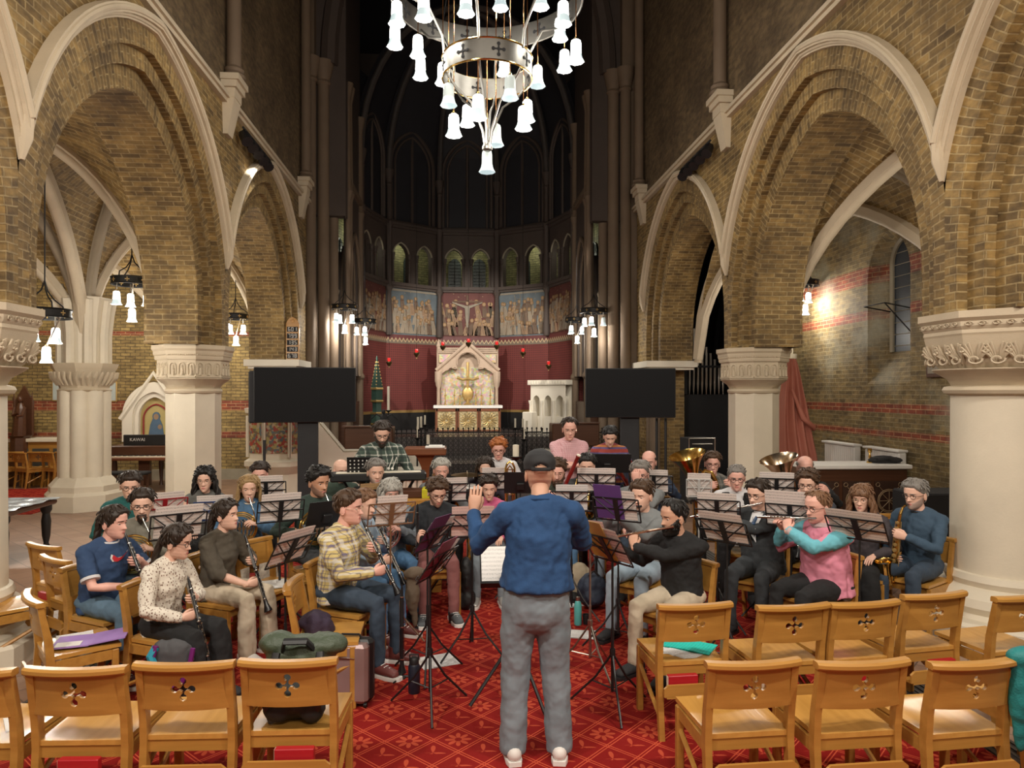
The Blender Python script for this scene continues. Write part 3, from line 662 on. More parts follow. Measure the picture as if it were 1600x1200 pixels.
# ================= CHANDELIERS =================
def glow(name, c, e):
    m, nt, bs = nmat(name); bs.inputs['Base Color'].default_value = C4((.85, .88, .86) if e > 1 else (.42, .47, .46)); bs.inputs['Emission Color'].default_value = C4(c)
    bs.inputs['Emission Strength'].default_value = e; bs.inputs['Roughness'].default_value = .3; return m
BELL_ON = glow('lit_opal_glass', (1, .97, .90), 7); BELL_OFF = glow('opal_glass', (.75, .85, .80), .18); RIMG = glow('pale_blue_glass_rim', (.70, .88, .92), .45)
def bell_mesh(h, mt):
    b = MB(); n = 24
    prof = [(.03, 1), (.17, .985), (.265, .93), (.30, .82), (.305, .58), (.315, .36), (.36, .19), (.43, .07), (.47, 0.0)]
    rings = []
    for r, z in prof:
        k = max(0, .16-z*.6)
        rings.append([((r+k*.28*math.cos(8*2*PI*j/n*1.0)*.5)*h*.78*math.cos(2*PI*j/n), (r+k*.28*math.cos(8*2*PI*j/n)*.5)*h*.78*math.sin(2*PI*j/n), (z-1)*h) for j in range(n)])
    b.loft(rings[:6], mi=0, cap=False); b.loft(rings[5:], mi=1, cap=False)
    b.ell((0, 0, -.5*h), .12*h, .12*h, .3*h, 10, 6, mi=0)
    return b.mesh('bell_shade', [mt, RIMG], 1.2)
def cap_mesh(h):
    return MB().lathe([(.02*h, .14*h), (.05*h, .12*h), (.05*h, .05*h), (.12*h, .02*h), (.13*h, -.03*h)], 12).mesh('bell_cap', [BRASS], 1)
BMS = {}
def bell(parent, loc, h, on=True, pw=0, col=(1, .93, .83)):
    k = (round(h, 3), on)
    if k not in BMS: BMS[k] = (bell_mesh(h, BELL_ON if on else BELL_OFF), cap_mesh(h))
    o = bpy.data.objects.new('bell_shade', BMS[k][0]); COL.objects.link(o); o.parent = parent; o.location = loc
    if not on: o['label'] = 'unlit opal bell shade'
    c = bpy.data.objects.new('bell_cap', BMS[k][1]); COL.objects.link(c); c.parent = o
    if pw:
        l = lamp('POINT', (0, 0, 0), pw, col, .05, name='bulb_light'); l.parent = parent; l.location = (loc[0], loc[1], loc[2]-h-.06)
    return o
def quatre(mb, M, s, mi=0):   # dark pierced cross on a band, local x across, z up
    for a, b in ((0, 0), (1, 0), (-1, 0), (0, 1), (0, -1)):
        mb.ell((a*s, 0, b*s), s*.36, .004, s*.36, 10, 4, M, mi)
    mb.box(-s, s, -.003, .003, -s*.14, s*.14, M, mi); mb.box(-s*.14, s*.14, -.003, .003, -s, s, M, mi)
def band(parent, R, z0, z1, mt, n, cs, edge, dark=BLKM, nm='ring_band'):
    d = MB(); d.lathe([(R, z0), (R, z1), (R-.012, z1), (R-.012, z0), (R, z0)], 56, cap=False)
    e = MB()
    for z in (z0, z1): e.tube([(R*math.cos(q*PI/28), R*math.sin(q*PI/28), z) for q in range(56)], .011, 6, closed=True)
    e.build('ring_edge', edge, parent)
    for i in range(n):
        a = 2*PI*i/n+.2; quatre(d, Matrix.Rotation(a, 4, 'Z') @ Matrix.Translation((0, -R-.003, (z0+z1)/2)), cs, 1)
        quatre(d, Matrix.Rotation(a, 4, 'Z') @ Matrix.Translation((0, -R+.016, (z0+z1)/2)), cs, 1)
    d.build(nm, [mt, dark], parent, 1.0)
RSTL = plain((.26, .25, .23), .42, 1, name='dull_chandelier_steel')
cx, cy = X0+.05, 8.5
ch = E('chandelier', (cx, cy, 5.0), 0, 'large two-tier steel ring chandelier with glowing glass bells hanging over the nave', 'chandelier')
zz = 5.0
band(ch, .54, 5.92-zz, 6.17-zz, RSTL, 8, .062, BRASS)
band(ch, 1.15, 6.86-zz, 7.14-zz, RSTL, 14, .075, RSTL, nm='upper_ring_band')
b = MB()
for i in range(6):
    a = i*PI/3+.3; b.tube([(1.15*math.cos(a), 1.15*math.sin(a), 1.9), (1.0*math.cos(a), 1.0*math.sin(a), 1.75), (.72*math.cos(a), .72*math.sin(a), 1.65), (.56*math.cos(a), .56*math.sin(a), 1.35), (.54*math.cos(a), .54*math.sin(a), 1.15)], .016, 6)
    b.tube([(.53*math.cos(a), .53*math.sin(a), .95), (.40*math.cos(a), .40*math.sin(a), .78), (.2*math.cos(a), .2*math.sin(a), .62), (.06*math.cos(a), .06*math.sin(a), .3), (.03*math.cos(a), .03*math.sin(a), .12)], .014, 6)
b.lathe([(.03, .06), (.06, .08), (.065, .11), (.05, .14), (.02, .2)], 12)
b.build('scroll_arms', RSTL, ch)
BL = [(620, 22, 8.3, 1), (662, 12, 8.0, 1), (728, 5, 8.0, 1), (782, 0, 8.9, 1), (845, -4, 8.3, 1), (880, 22, 8.2, 1), (875, 48, 8.9, 1), (617, 60, 8.9, 1), (653, 75, 9.0, 1), (900, 82, 8.6, 1), (882, 98, 9.2, 1),
      (657, 110, 9.3, 1), (692, 118, 9.0, 1), (701, 150, 8.4, 0), (788, 104, 9.2, 1), (797, 138, 8.2, 0), (840, 122, 9.0, 0), (747, 168, 8.0, 1), (730, 184, 9.3, 1), (709, 198, 8.6, 1), (818, 186, 8.3, 1), (824, 176, 9.0, 1), (775, 214, 8.9, 0), (761, 255, 8.7, 0)]
cd = MB()
for px, py, d, on in BL:
    v = Wp(px, py-20, d)-Vector((cx, cy, zz))
    bell(ch, v, .27, bool(on), 9 if on else 0)
    b = MB().tube([v+Vector((0, 0, .03)), Vector((v.x, v.y, 7.5 if v.length > 0 else 3))], .0065, 5); b.build('hanging_cord', COPPER, ch)
b = MB()
for a in (0, 2.1, 4.2): b.tube([(1.1*math.cos(a), 1.1*math.sin(a), 2.1), (.05*math.cos(a), .05*math.sin(a), 5)], .01, 5)
b.tube([(0, 0, 4.9), (0, 0, 9.4)], .015, 5)
b.build('suspension_rods', IRON, ch)

def side_chandelier(px, py, d, R, label, rot=0, pw=14, n=4, h=.21, cols=(1, .93, .83), on=None, grp='small ring chandeliers'):
    v = Wp(px, py, d)
    e = E('ring_chandelier', v, rot, label, 'chandelier', grp)
    band(e, R, -.05, .05, IRON, 8, .025, IRON, GOLD)
    k = MB()
    for i in range(3):
        a = i*2.094+.3; k.tube([(R*math.cos(a), R*math.sin(a), .04), (R*.95*math.cos(a), R*.95*math.sin(a), .12), (R*.45*math.cos(a), R*.45*math.sin(a), .2), (.04*math.cos(a), .04*math.sin(a), .3), (0, 0, .42)], .010, 5)
    k.build('hanger', IRON, e); MB().tube([(0, 0, .4), (0, 0, 2.2)], .009, 5).build('chain', IRON, e)
    for i in range(n):
        a = i*2*PI/n+.5; r = R*.72; dz = -.16 if i != n-1 else -.42
        if i == n-1: r = .02
        p = (r*math.cos(a), r*math.sin(a), dz)
        MB().tube([(R*.98*math.cos(a), R*.98*math.sin(a), -.04), (R*.7*math.cos(a), R*.7*math.sin(a), -.02), p], .010, 6).build('scroll_arm', STEEL, e)
        bell(e, p, h, on is None or on[i], pw if (on is None or on[i]) else 0, cols)
    return e
side_chandelier(206, 440, 11.0, .29, 'black ring chandelier beside the clustered chapel column, three bright bells', 0, 16)
side_chandelier(70, 490, 9.0, .30, 'black ring chandelier at the far left edge of the photo, low bell lit', 1, 22)
side_chandelier(368, 495, 15.5, .27, 'small black ring chandelier seen through the narrow left arch', .4, 18)
side_chandelier(538, 480, 17.0, .30, 'black ring chandelier on the left of the chancel, nearer of the pair', .2, 14)
side_chandelier(570, 502, 19.0, .30, 'black ring chandelier on the left of the chancel, farther of the pair', 1.2, 12)
side_chandelier(928, 486, 17.3, .33, 'black ring chandelier on the right of the chancel, nearer and higher one', 2.2, 14, on=(True, True, False, True))
side_chandelier(901, 500, 19.0, .30, 'black ring chandelier on the right of the chancel, farther and lower one', .2, 12, on=(True, False, True, True))
side_chandelier(1257, 443, 14.2, .27, 'small black ring chandelier in the right aisle beside the near arch', .2, 16)
# added bare point lamps without fittings, brightening the aisles and chapel
for x, y, p in ((6.1, 8.6, 36), (6.1, 3.4, 26), (-5.6, 8.4, 40), (-9.0, 15.4, 110), (-6, 15.8, 60), (-9, 6, 60), (5.9, 12.8, 16)):
    lamp('POINT', (x, y, 3.6), p, (1, .93, .80), .15)

# spotlight bars on the arcade walls
for s_, px, py, d, lb in ((-1, 392, 220, 12.8, 'black spotlight bar on the left wall under the string course'), (1, 1086, 230, 13.0, 'black spotlight bar on the right wall under the string course')):
    X = (XL+.16) if s_ < 0 else (XR-.16)
    e = E('spotlight_bar', (X, 12.2, 6.25), 0, lb, 'spotlights')
    MB().tube([(0, -.75, .1), (0, .75, .1)], .02, 6).build('bar', BLK, e)
    for i in range(5):
        y = -.64+i*.32
        h = MB(); M = Matrix.Translation((0, y, -.02)) @ Matrix.Rotation(.5*s_, 4, 'Y') @ Matrix.Rotation(-.5, 4, 'X')
        h.lathe([(.06, .1), (.085, .06), (.085, -.1), (.09, -.12)], 12, M); h.bev(-.05, .05, -.05, .05, .02, .13, .01, M)
        hh = h.build('lamp_housing', BLK, e)
        MB().lathe([(.001, -.115), (.07, -.116)], 12, M).build('lens', STEEL, hh)
lamp('SPOT', (XL+.3, 12.0, 6.1), 60, (1, .97, .9), .05, rot=(XL+.0, 12.6, 5.2), spot=1.2)
lamp('SPOT', (-2.6, 16.3, 6.6), 950, (1, .93, .84), .05, rot=(.3, 22.3, 3.0), spot=.95)
lamp('SPOT', (3.2, 16.3, 6.6), 950, (1, .93, .84), .05, rot=(.3, 22.3, 3.0), spot=.95)
# spots on the band: two at the bars, two added beside the camera
lamp('SPOT', (XL+.35, 12.6, 6.1), 320, (1, .93, .84), .12, rot=(1.2, 6.2, .5), spot=1.5)
lamp('SPOT', (XR-.35, 12.6, 6.1), 320, (1, .93, .84), .12, rot=(-.8, 6.2, .5), spot=1.5)
lamp('SPOT', (XL+.35, 1.0, 6.1), 560, (1, .92, .82), .15, rot=(1.2, 7.2, .5), spot=1.6)
lamp('SPOT', (XR-.35, 1.0, 6.1), 560, (1, .92, .82), .15, rot=(-1.0, 7.2, .5), spot=1.6)

# ================= FURNISHINGS =================
def put(mb, name, mats, label, cat, loc=(0, 0, 0), rz=0, group=None, smooth=.56):
    return tag(mb.build(name, mats, None, smooth, loc, rz), label, cat, group)
# ---- high altar and reredos ----
YA = 21.5
a = E('high_altar', (X0, YA, .95), 0, 'wooden high altar with three carved gilt panels and white top, in the apse', 'altar')
MB().box(-1.0, 1.0, 0, .75, 0, .72).build('altar_body', MWOOD, a)
MB().box(-1.05, 1.05, -.05, .8, .72, .80).build('altar_cloth', WHITE, a)
m, nt, bs = nmat('carved_gilt_panel'); v = OBJC(nt); vo = nt.nodes.new('ShaderNodeTexVoronoi'); vo.inputs['Scale'].default_value = 16; vo.feature = 'SMOOTH_F1'; nt.links.new(v, vo.inputs[0])
nt.links.new(MIX(nt, vo.outputs[0], (.62, .50, .26), (.09, .06, .03)), bs.inputs['Base Color']); BUMP(nt, bs, vo.outputs[0], 1, .03); CGILT = m
for i in (-1, 0, 1):
    x = i*.655
    p = MB().box(x-.27, x+.27, -.03, 0, .06, .62).build('carved_panel', CGILT, a)
    r = MB()
    for q in range(16):
        an = q*PI/8; r.tube([(x+.07*math.cos(an), -.035, .34+.07*math.sin(an)), (x+.16*math.cos(an+.15), -.05, .34+.16*math.sin(an+.15)), (x+.24*math.cos(an), -.04, .34+.25*math.sin(an))], [.008, .013, .006], 5)
    r.tube([(x+.06*math.cos(z), -.04, .34+.06*math.sin(z)) for z in [q*PI/8 for q in range(16)]], .012, 5, closed=True)
    r.build('sunburst_carving', GOLD, p)
    f = MB()
    for x0_, x1_, z0_, z1_ in ((x-.31, x-.27, .02, .70), (x+.27, x+.31, .02, .70), (x-.31, x+.31, .02, .06), (x-.31, x+.31, .62, .70)): f.box(x0_, x1_, -.045, 0, z0_, z1_)
    f.build('panel_frame', MWOOD, a)
m, nt, bs = nmat('reredos_mosaic'); v = OBJC(nt); vo = nt.nodes.new('ShaderNodeTexVoronoi'); vo.inputs['Scale'].default_value = 17; nt.links.new(v, vo.inputs[0])
c = MIX(nt, .55, (.60, .47, .26), vo.outputs['Color'], 'MIX'); c = MIX(nt, .45, c, (.66, .52, .28)); nt.links.new(c, bs.inputs['Base Color']); bs.inputs['Roughness'].default_value = .35; MOS = m
RS = stone('pinkish_alabaster', (.56, .42, .31), .3)
r = E('reredos', (X0, 22.35, 1.75), 0, 'gabled pale stone reredos with gold mosaic standing behind the high altar', 'reredos')
MB().box(-.98, .98, .25, .55, -.8, 1.75).build('back_slab', RS, r)
MB().box(-.85, .85, .2, .25, 0, 1.2).build('mosaic_panel', MOS, r)
g = MB()
for s_ in (-1, 1):
    g.tube([(s_*1.0, -.02, 1.1), (0, -.02, 1.98)], .055, 8); g.tube([(s_*.95, .02, 1.02), (0, .02, 1.86)], .025, 6)
g.prism([(-.98, 1.08), (0, 1.93), (.98, 1.08), (.85, 1.02), (.55, 1.18), (.32, 1.12), (.36, 1.35), (.2, 1.58), (0, 1.66), (-.2, 1.58), (-.36, 1.35), (-.32, 1.12), (-.55, 1.18), (-.85, 1.02)], .0, .16)
g.build('gable', RS, r)
g = MB()
g.tube([(-.34*math.cos(q*PI/12-.3), -.02, 1.36+.32*math.sin(q*PI/12-.3)) for q in range(15)], .022, 6)
for s_ in (-1, 1): g.tube([(s_*(.34+.26*(1-math.cos(q*PI/12))), -.02, 1.13+.07*math.sin(q*PI/6)) for q in range(7)], .02, 6); g.tube([(s_*.85, -.02, .98), (s_*.72, -.02, 1.08), (s_*.52, -.02, 1.17), (s_*.34, -.02, 1.14)], .02, 6)
g.build('trefoil_moulding', RS, r)
for s_ in (-1, 1):
    MB().lathe([(.07, 0), (.045, .05), (.04, .5), (.09, .62), (.10, .70), (.12, .74), (.12, 1.06)], 10, Mz((s_*.92, .02, 0), 0)).build('corner_column', RS, r)
    MB().lathe([(.06, 1.1), (.06, 1.85), (.075, 1.88), (.05, 1.95), (.01, 2.1)], 8, Mz((s_*.93, .3, 0), 0)).build('pinnacle', RS, r)
    MB().box(s_*.62-.28, s_*.62+.28, .18, .26, 1.35, 1.6).build('patterned_spandrel', MOS, r)
b = MB()
for z in (1.66, 1.72, 1.78): b.box(-.95, .95, .2-.01*(z > 1.7), .5, z, z+.045)
b.build('cornice', RS, r)
cr = MB(); cr.tube([(0, .1, .2), (0, .1, 1.35)], .045, 8); cr.tube([(-.34, .1, .86), (-.15, .08, .80), (0, .06, .83), (.15, .08, .80), (.34, .1, .86)], [.05, .04, .05, .04, .05], 8)
cr.ell((0, .1, .35), .18, .06, .25, 12, 7); cr.lathe([(.15, 0), (.12, .04), (.05, .08), (.06, .2)], 12, Mz((0, .05, 0), 0))
put(cr, 'altar_cross', GOLD, 'gilt cross with a scrolled crossbar standing on the high altar', 'cross', (X0, 22.1, 1.75))
for i, x in enumerate((-.70, -.42, -.25, .25, .42, .70)):
    c = MB(); c.lathe([(.05, 0), (.05, .02), (.018, .05), (.03, .1), (.014, .15), (.025, .22), (.014, .27), (.04, .31), (.012, .32), (.012, .5)], 10)
    put(c, 'altar_candlestick', GOLD, 'small gilt candlestick standing in the row on the high altar', 'candlestick', (X0+x, 22.0, 1.75), group='candlesticks on the high altar')

# hanging sanctuary lamps
for px, py in ((608, 566), (651, 552), (692, 541), (732, 536), (776, 540), (817, 551), (857, 571)):
    e = E('sanctuary_lamp', Wp(px, py, 20.2), 0, 'hanging sanctuary lamp, red glass in a brass bowl, one of the row of seven', 'lamp', 'row of seven hanging sanctuary lamps')
    MB().lathe([(.045, .12), (.05, .05), (.03, .0)], 10).build('red_glass', plain((.55, .02, .02), .15, emit=.12, name='red_glass'), e)
    MB().lathe([(.07, .02), (.09, -.01), (.06, -.07), (.015, -.12), (.02, -.15)], 12).build('brass_bowl', plain((.25, .17, .08), .35, 1, name='aged_brass'), e)
    MB().tube([(0, 0, .12), (0, 0, 5.2)], .005, 4).build('chain', IRON, e)

# right sedilia arcade
sd = E('stone_sedilia', (*G(856, 20.6), .95), -.75, 'white stone arcade of three seats against the red apse wall', 'sedilia')
g = MB()
for i in (-1, 0, 1):
    T = lambda x, y, z, i=i: (i*.42+x, y, z)
    above(g, T, .20, .05, .95, .5, -.21, .21, 1.42, 0, 6); ring(g, T, .17, .20, .05, .95, .5, 0, .3, 6)
g.box(-.66, .66, .3, .36, 0, 1.42); g.box(-.63, .63, 0, .3, .0, .5)
g.build('arcade', MARB, sd)
g = MB(); g.box(-.70, .70, -.06, .36, 1.42, 1.56)
for q in range(14): g.box(-.66+q*.097, -.62+q*.097, -.075, -.06, 1.45, 1.53)
g.build('cornice', MARB, sd)
for i in range(4): MB().lathe([(.05, 0), (.05, .5), (.03, .54), (.028, .84), (.055, .92), (.055, .96)], 8, Mz((-.63+i*.42, -.02, 0), 0)).build('shaft', MARB, sd)
MB().bev(-.72, -.38, -.3, 0, 0, .62, .02).build('side_chair_panel', MARB, sd)

# chancel railing, low wall, gates
def railing(x0, x1, y, z0, z1, name, label, cat='railing'):
    e = E(name, ((x0+x1)/2, y, z0), 0, label, cat); h = z1-z0; w = (x1-x0)/2
    MB().box(-w, w, -.02, .02, h-.03, h).box(-w, w, -.02, .02, 0, .03).build('rail', IRON, e)
    b = MB(); n = int((x1-x0)/.11)
    for i in range(n+1):
        x = -w+i*2*w/n; b.tube([(x, 0, 0), (x, 0, h)], .008, 5); b.tube([(x, 0, h), (x, 0, h+.05)], .012, 5); b.ell((x, 0, h+.075), .022, .01, .03, 6, 4)
    b.build('bars', IRON, e)
    b = MB()
    for i in range(n):
        x = -w+(i+.5)*2*w/n
        for zz in np.arange(.08, h-.05, .11):
            b.tube([(x+.04*math.cos(q), 0, zz+.045*math.sin(q)) for q in (0, .8, 1.6, 2.4, 3.2, 4, 4.8, 5.5)], .006, 4, closed=True)
    b.build('scrollwork', IRON, e)
    return e
railing(-2.6, -.75, 16.7, .78, 1.20, 'iron_railing', 'black wrought iron railing on the low wall, left of the gates')
railing(2.0, 4.0, 16.7, .78, 1.20, 'iron_railing', 'black wrought iron railing on the low wall, right of the gates')
railing(-.72, .60, 16.65, .16, 1.22, 'chancel_gate', 'left leaf of the tall black iron chancel gates', 'gate')
railing(.63, 1.97, 16.65, .16, 1.22, 'chancel_gate', 'right leaf of the tall black iron chancel gates', 'gate')
for x0_, x1_, sd_ in ((-1.25, -.75, 'left'), (2.0, 3.9, 'right')):
    w = MB(); w.box(x0_, x1_, 16.55, 16.85, 0, .74); w.box(x0_-.03, x1_+.03, 16.5, 16.9, .74, .80)
    for q in range(int((x1_-x0_)/.3)): 
        M = Matrix.Translation((x0_+.18+q*.3, 16.54, .6)); quatre(w, M, .04)
    struct(w.build('trim_low_wall', MARB))
# sloping stone stair wall of the pulpit
P = [(-.95, .0), (-.95, 1.65), (-.82, 1.65), (-.35, 1.08), (.6, 1.08), (.6, 0)]
g = E('pulpit_stair', (*G(567, 12.6), 0), 0, 'white stone pulpit stair wall with a sloping moulded coping', 'stair')
MB().prism(P, 0, .2).build('stair_wall', MARB, g)
b = MB(); b.tube([(-.97, .1, 1.66), (-.80, .1, 1.66), (-.34, .1, 1.10), (.62, .1, 1.10)], .09, 8, up=(0, 1, 0), ry=.03); b.tube([(-.97, .02, 1.56), (-.84, .02, 1.56), (-.38, .02, 1.0), (.62, .02, 1.0)], .02, 6)
b.build('coping', MARB, g)
b = MB()
for x in (.64, .72, .8, .9, 1.0): b.lathe([(.05, 0), (.045, .5), (.05, .62)], 10, Mz((x, .1+.3*(x-.6), 0), 0))
b.lathe([(.3, .62), (.34, .7), (.34, .76)], 16, Mz((.82, .22, 0), 0)); b.build('curved_pier', MARB, g)
w = MB(); w.bev(-.55, .5, .3, .9, .9, 1.38, .02); w.box(-.6, .0, .25, .5, 1.38, 1.41); put(w, 'choir_stall', DWOOD, 'dark wooden choir stall behind the pulpit stair wall', 'stall', (*G(575, 15.2), 0))
w = MB(); w.bev(-.5, .6, .3, .9, .9, 1.42, .02); w.box(-.1, .6, .25, .5, 1.42, 1.45); put(w, 'choir_stall', DWOOD, 'dark wooden choir stall on the right behind the pink-shirted man', 'stall', (*G(900, 16.0), 0))
# pulpit drum
g = E('pulpit', (*G(437, 12.3), 0), .15, 'round stone pulpit with a mosaic panel under the left television', 'pulpit')
MB().lathe([(.62, 0), (.62, .12), (.5, .2), (.42, .4), (.44, .75), (.56, .86), (.6, .9), (.6, .98), (.52, 1.02), (.52, 1.75), (.58, 1.8), (.6, 1.88)], 8, Matrix.Rotation(PI/8, 4, 'Z')).build('drum', STP, g)
m, nt, bs = nmat('figure_mosaic'); v = OBJC(nt); vo = nt.nodes.new('ShaderNodeTexVoronoi'); vo.inputs['Scale'].default_value = 24; nt.links.new(v, vo.inputs[0])
rp = nt.nodes.new('ShaderNodeValToRGB'); sx_ = nt.nodes.new('ShaderNodeSeparateColor'); nt.links.new(vo.outputs['Color'], sx_.inputs[0]); nt.links.new(sx_.outputs[0], rp.inputs[0])
rp.color_ramp.interpolation = 'CONSTANT'
for i, (p_, c_) in enumerate(((0, (.35, .06, .04)), (.25, (.40, .33, .12)), (.45, (.12, .16, .17)), (.62, (.45, .36, .24)), (.8, (.20, .14, .08)))):
    el = rp.color_ramp.elements[0] if i == 0 else rp.color_ramp.elements.new(p_); el.position = p_; el.color = C4(c_)
rp.color_ramp.elements[-1].color = C4((.3, .2, .12))
nt.links.new(rp.outputs[0], bs.inputs['Base Color']); FMOS = m
for i in (-1, 0, 1):
    M = Matrix.Rotation(i*PI/4, 4, 'Z')
    p = MB().box(-.17, .17, -.495, -.47, 1.12, 1.68, M).build('mosaic_panel', FMOS, g)
    b = MB(); b.tube([(-.21, -.50, 1.05), (-.21, -.50, 1.75)], .03, 8, M); b.tube([(.21, -.50, 1.05), (.21, -.50, 1.75)], .03, 8, M); b.build('colonnettes', STP, g)

# ---- televisions ----
def tv(px, py, d, w, h, rz, ppx, lab):
    v = Wp(px, py, d); e = E('television', (v.x, v.y, 0), rz, lab, 'television')
    MB().bev(-w/2, w/2, 0, .05, v.z-h/2, v.z+h/2, .01).build('screen_housing', BLK, e)
    MB().box(-w/2+.012, w/2-.012, -.004, .0, v.z-h/2+.014, v.z+h/2-.012).build('screen', plain((.008, .008, .009), .55, var=.02, name='dark_screen_glass', spec=0), e)
    x = (ppx-px)*d/1100
    MB().bev(x-.145, x+.145, .06, .14, .03, v.z-.1, .01).build('support_column', BLKM, e)
    MB().bev(x-.4, x+.4, -.25, .4, 0, .03, .01).build('base_plate', BLKM, e)
    return e
t = tv(477, 617, 10.2, 1.43, .80, .10, 480, 'large black television screen on a stand, at the left pier')
tv(985, 614, 10.8, 1.38, .76, -.12, 985, 'large black television screen on a stand, at the right of the chancel')
b = MB(); b.bev(-.06, .06, -.12, .12, -.38, .38, .02); put(b, 'column_loudspeaker', BLKM, 'narrow black loudspeaker beside the left edge of the left television', 'loudspeaker', Wp(398, 620, 10.3))
b = MB(); b.tube([(0, 0, 0), (0, 0, 1.45)], .02, 8); b.tube([(0, 0, .5), (-.3, .1, 0)], .012, 6); b.tube([(0, 0, .5), (.3, .1, 0)], .012, 6); b.tube([(0, 0, .5), (0, -.3, 0)], .012, 6)
put(b, 'speaker_pole', BLK, 'thin black pole stand carrying the speaker left of the television', 'stand', (*G(413, 10.3), 0))
for px, lb in ((1026, 'left one of two thin black poles under the right television'), (1040, 'right one of two thin black poles under the right television')):
    b = MB(); b.tube([(0, 0, 0), (0, 0, 1.75)], .022, 8); b.bev(-.2, .2, -.2, .2, 0, .02, .01); put(b, 'pole', BLK, lb, 'pole', (*G(px, 10.95), 0))

# hymn board and crucifix on the left ledge
DIG = {'0': 'abcdef', '1': 'bc', '2': 'abged', '3': 'abgcd', '4': 'fgbc', '5': 'afgcd', '6': 'afgecd', '7': 'abc', '8': 'abcdefg', '9': 'abcdfg'}
SEG = {'a': (0, 2, 1, 2), 'b': (1, 2, 1, 1), 'c': (1, 1, 1, 0), 'd': (0, 0, 1, 0), 'e': (0, 1, 0, 0), 'f': (0, 2, 0, 1), 'g': (0, 1, 1, 1)}
v = Wp(457, 570, 15.35)
h = E('hymn_board', (v.x, v.y, 2.865), 0, 'oak hymn board with five rows of white numbers on the left stone ledge', 'hymn board')
MB().prism([(-.145, 0), (.145, 0), (.145, .78), (.10, .86), (.06, .90), (0, .93), (-.06, .90), (-.10, .86), (-.145, .78)], 0, .04).build('board', OAK, h)
MB().tube([(.035*math.cos(q*PI/6), -.005, .84+.035*math.sin(q*PI/6)) for q in range(12)], .006, 5, closed=True).build('carved_ring', OAK, h)
for r_, num in enumerate(('601', '799', '135', '143', '678')):
    z = .66-r_*.145; s_ = MB().box(-.115, .115, -.012, 0, z-.055, z+.055).build('number_strip', BLKM, h)
    n_ = MB()
    for c_, dg in enumerate(num):
        x = -.085+c_*.068
        for q in DIG[dg]:
            x0_, z0_, x1_, z1_ = SEG[q]; n_.tube([(x+x0_*.036, -.016, z-.038+z0_*.038), (x+x1_*.036, -.016, z-.038+z1_*.038)], .0055, 4)
    n_.build('numerals', WHITE, s_)
v = Wp(423, 570, 15.3)
h = E('crucifix', (v.x, v.y, 2.86), 0, 'dark brown carved crucifix standing on the left stone ledge', 'crucifix')
MB().box(-.02, .02, .01, .04, 0, .62).box(-.24, .24, .01, .04, .38, .42).bev(-.08, .08, -.03, .08, 0, .05, .01).build('cross', DWOOD, h)
b = MB(); b.tube([(0, 0, .05), (0, 0, .16), (.01, -.01, .24), (0, 0, .36)], [.012, .022, .03, .035], 8, rnd=True); b.tube([(-.2, 0, .41), (-.09, 0, .37), (0, 0, .35), (.09, 0, .37), (.2, 0, .41)], [.008, .012, .02, .012, .008], 6); b.ell((.01, -.01, .42), .02, .022, .028)
b.build('figure', MWOOD, h)

# lectern
v = Wp(665, 705, 9.9); h = E('lectern', (v.x, v.y, 0), 0, 'reddish wooden lectern with a sloping top in front of the chancel gates', 'lectern')
MB().bev(-.29, .29, -.2, .2, 1.28, 1.38, .015).build('desk_top', MWOOD, h)
MB().lathe([(.2, 0), (.2, .05), (.07, .12), (.06, .9), (.08, 1.1), (.16, 1.24), (.2, 1.28)], 4, Matrix.Rotation(PI/4, 4, 'Z')).build('post', MWOOD, h)
b = MB(); b.bev(0, .27, -.2, .0, 0, .02, .005); b.bev(.05, .24, -.16, -.02, .02, .035, .005); put(b, 'open_book', WHITE, 'white open book lying on the wooden lectern', 'book', (v.x, v.y, 1.38))
# candles
def candle(px, py0, d, zc, hc, r, lab, stand=True, base=0, grp=None):
    v = Wp(px, 600, d); e = E('candle_stand', (v.x, v.y, base), 0, lab, 'candlestick', grp)
    z = zc-base
    if stand: MB().lathe([(.16, 0), (.14, .03), (.03, .08), (.02, .3), (.035, .34), (.02, .4), (.018, z-.06), (.05, z-.03), (.09, z-.01), (.09, z)], 14).build('stand', IRON, e)
    MB().lathe([(r, z), (r, z+hc), (r*.4, z+hc+.005)], 12).build('candle', CREAM, e)
candle(653, 0, 17.6, 1.23, .30, .028, 'tall white candle on a black stand, leftmost before the high altar', base=.45)
candle(658, 0, 18.0, 1.25, .28, .028, 'white candle on a black stand just behind the leftmost candle', base=.45)
candle(664, 0, 18.6, 1.30, .24, .024, 'small white candle on a black stand, third from the left before the altar', base=.45)
candle(805, 0, 18.6, 1.22, .24, .024, 'small white candle on a black stand, innermost on the altar right', base=.45)
candle(817, 0, 18.0, 1.2, .27, .028, 'white candle on a black stand, middle one right of the altar', base=.45)
candle(823, 0, 17.6, 1.17, .27, .028, 'white candle on a black stand, outermost one right of the altar', base=.45)
candle(652, 0, 15.6, 1.15, .25, .014, 'thin candle on a brass stand behind the lectern', base=0)
candle(669, 0, 14.9, 1.05, .20, .035, 'thick white candle behind the lectern top', base=0)
candle(806, 0, 9.9, 1.25, .16, .045, 'thick white candle on a tall dark floor stand beside the red-haired man', base=0)
candle(819, 0, 15.6, 1.12, .25, .014, 'thin candle on a brass stand right of the chancel gates', base=0)
candle(607, 0, 18.6, 1.68, .62, .035, 'tall paschal candle on a dark stand in front of the red wall', base=.45)
g = MB(); g.lathe([(.16, 0), (.16, .6), (.12, .65), (.12, .9), (.15, .93), (.15, 1.25), (.17, 1.3), (.02, 2.1), (.03, 2.13), (.005, 2.2)], 4)
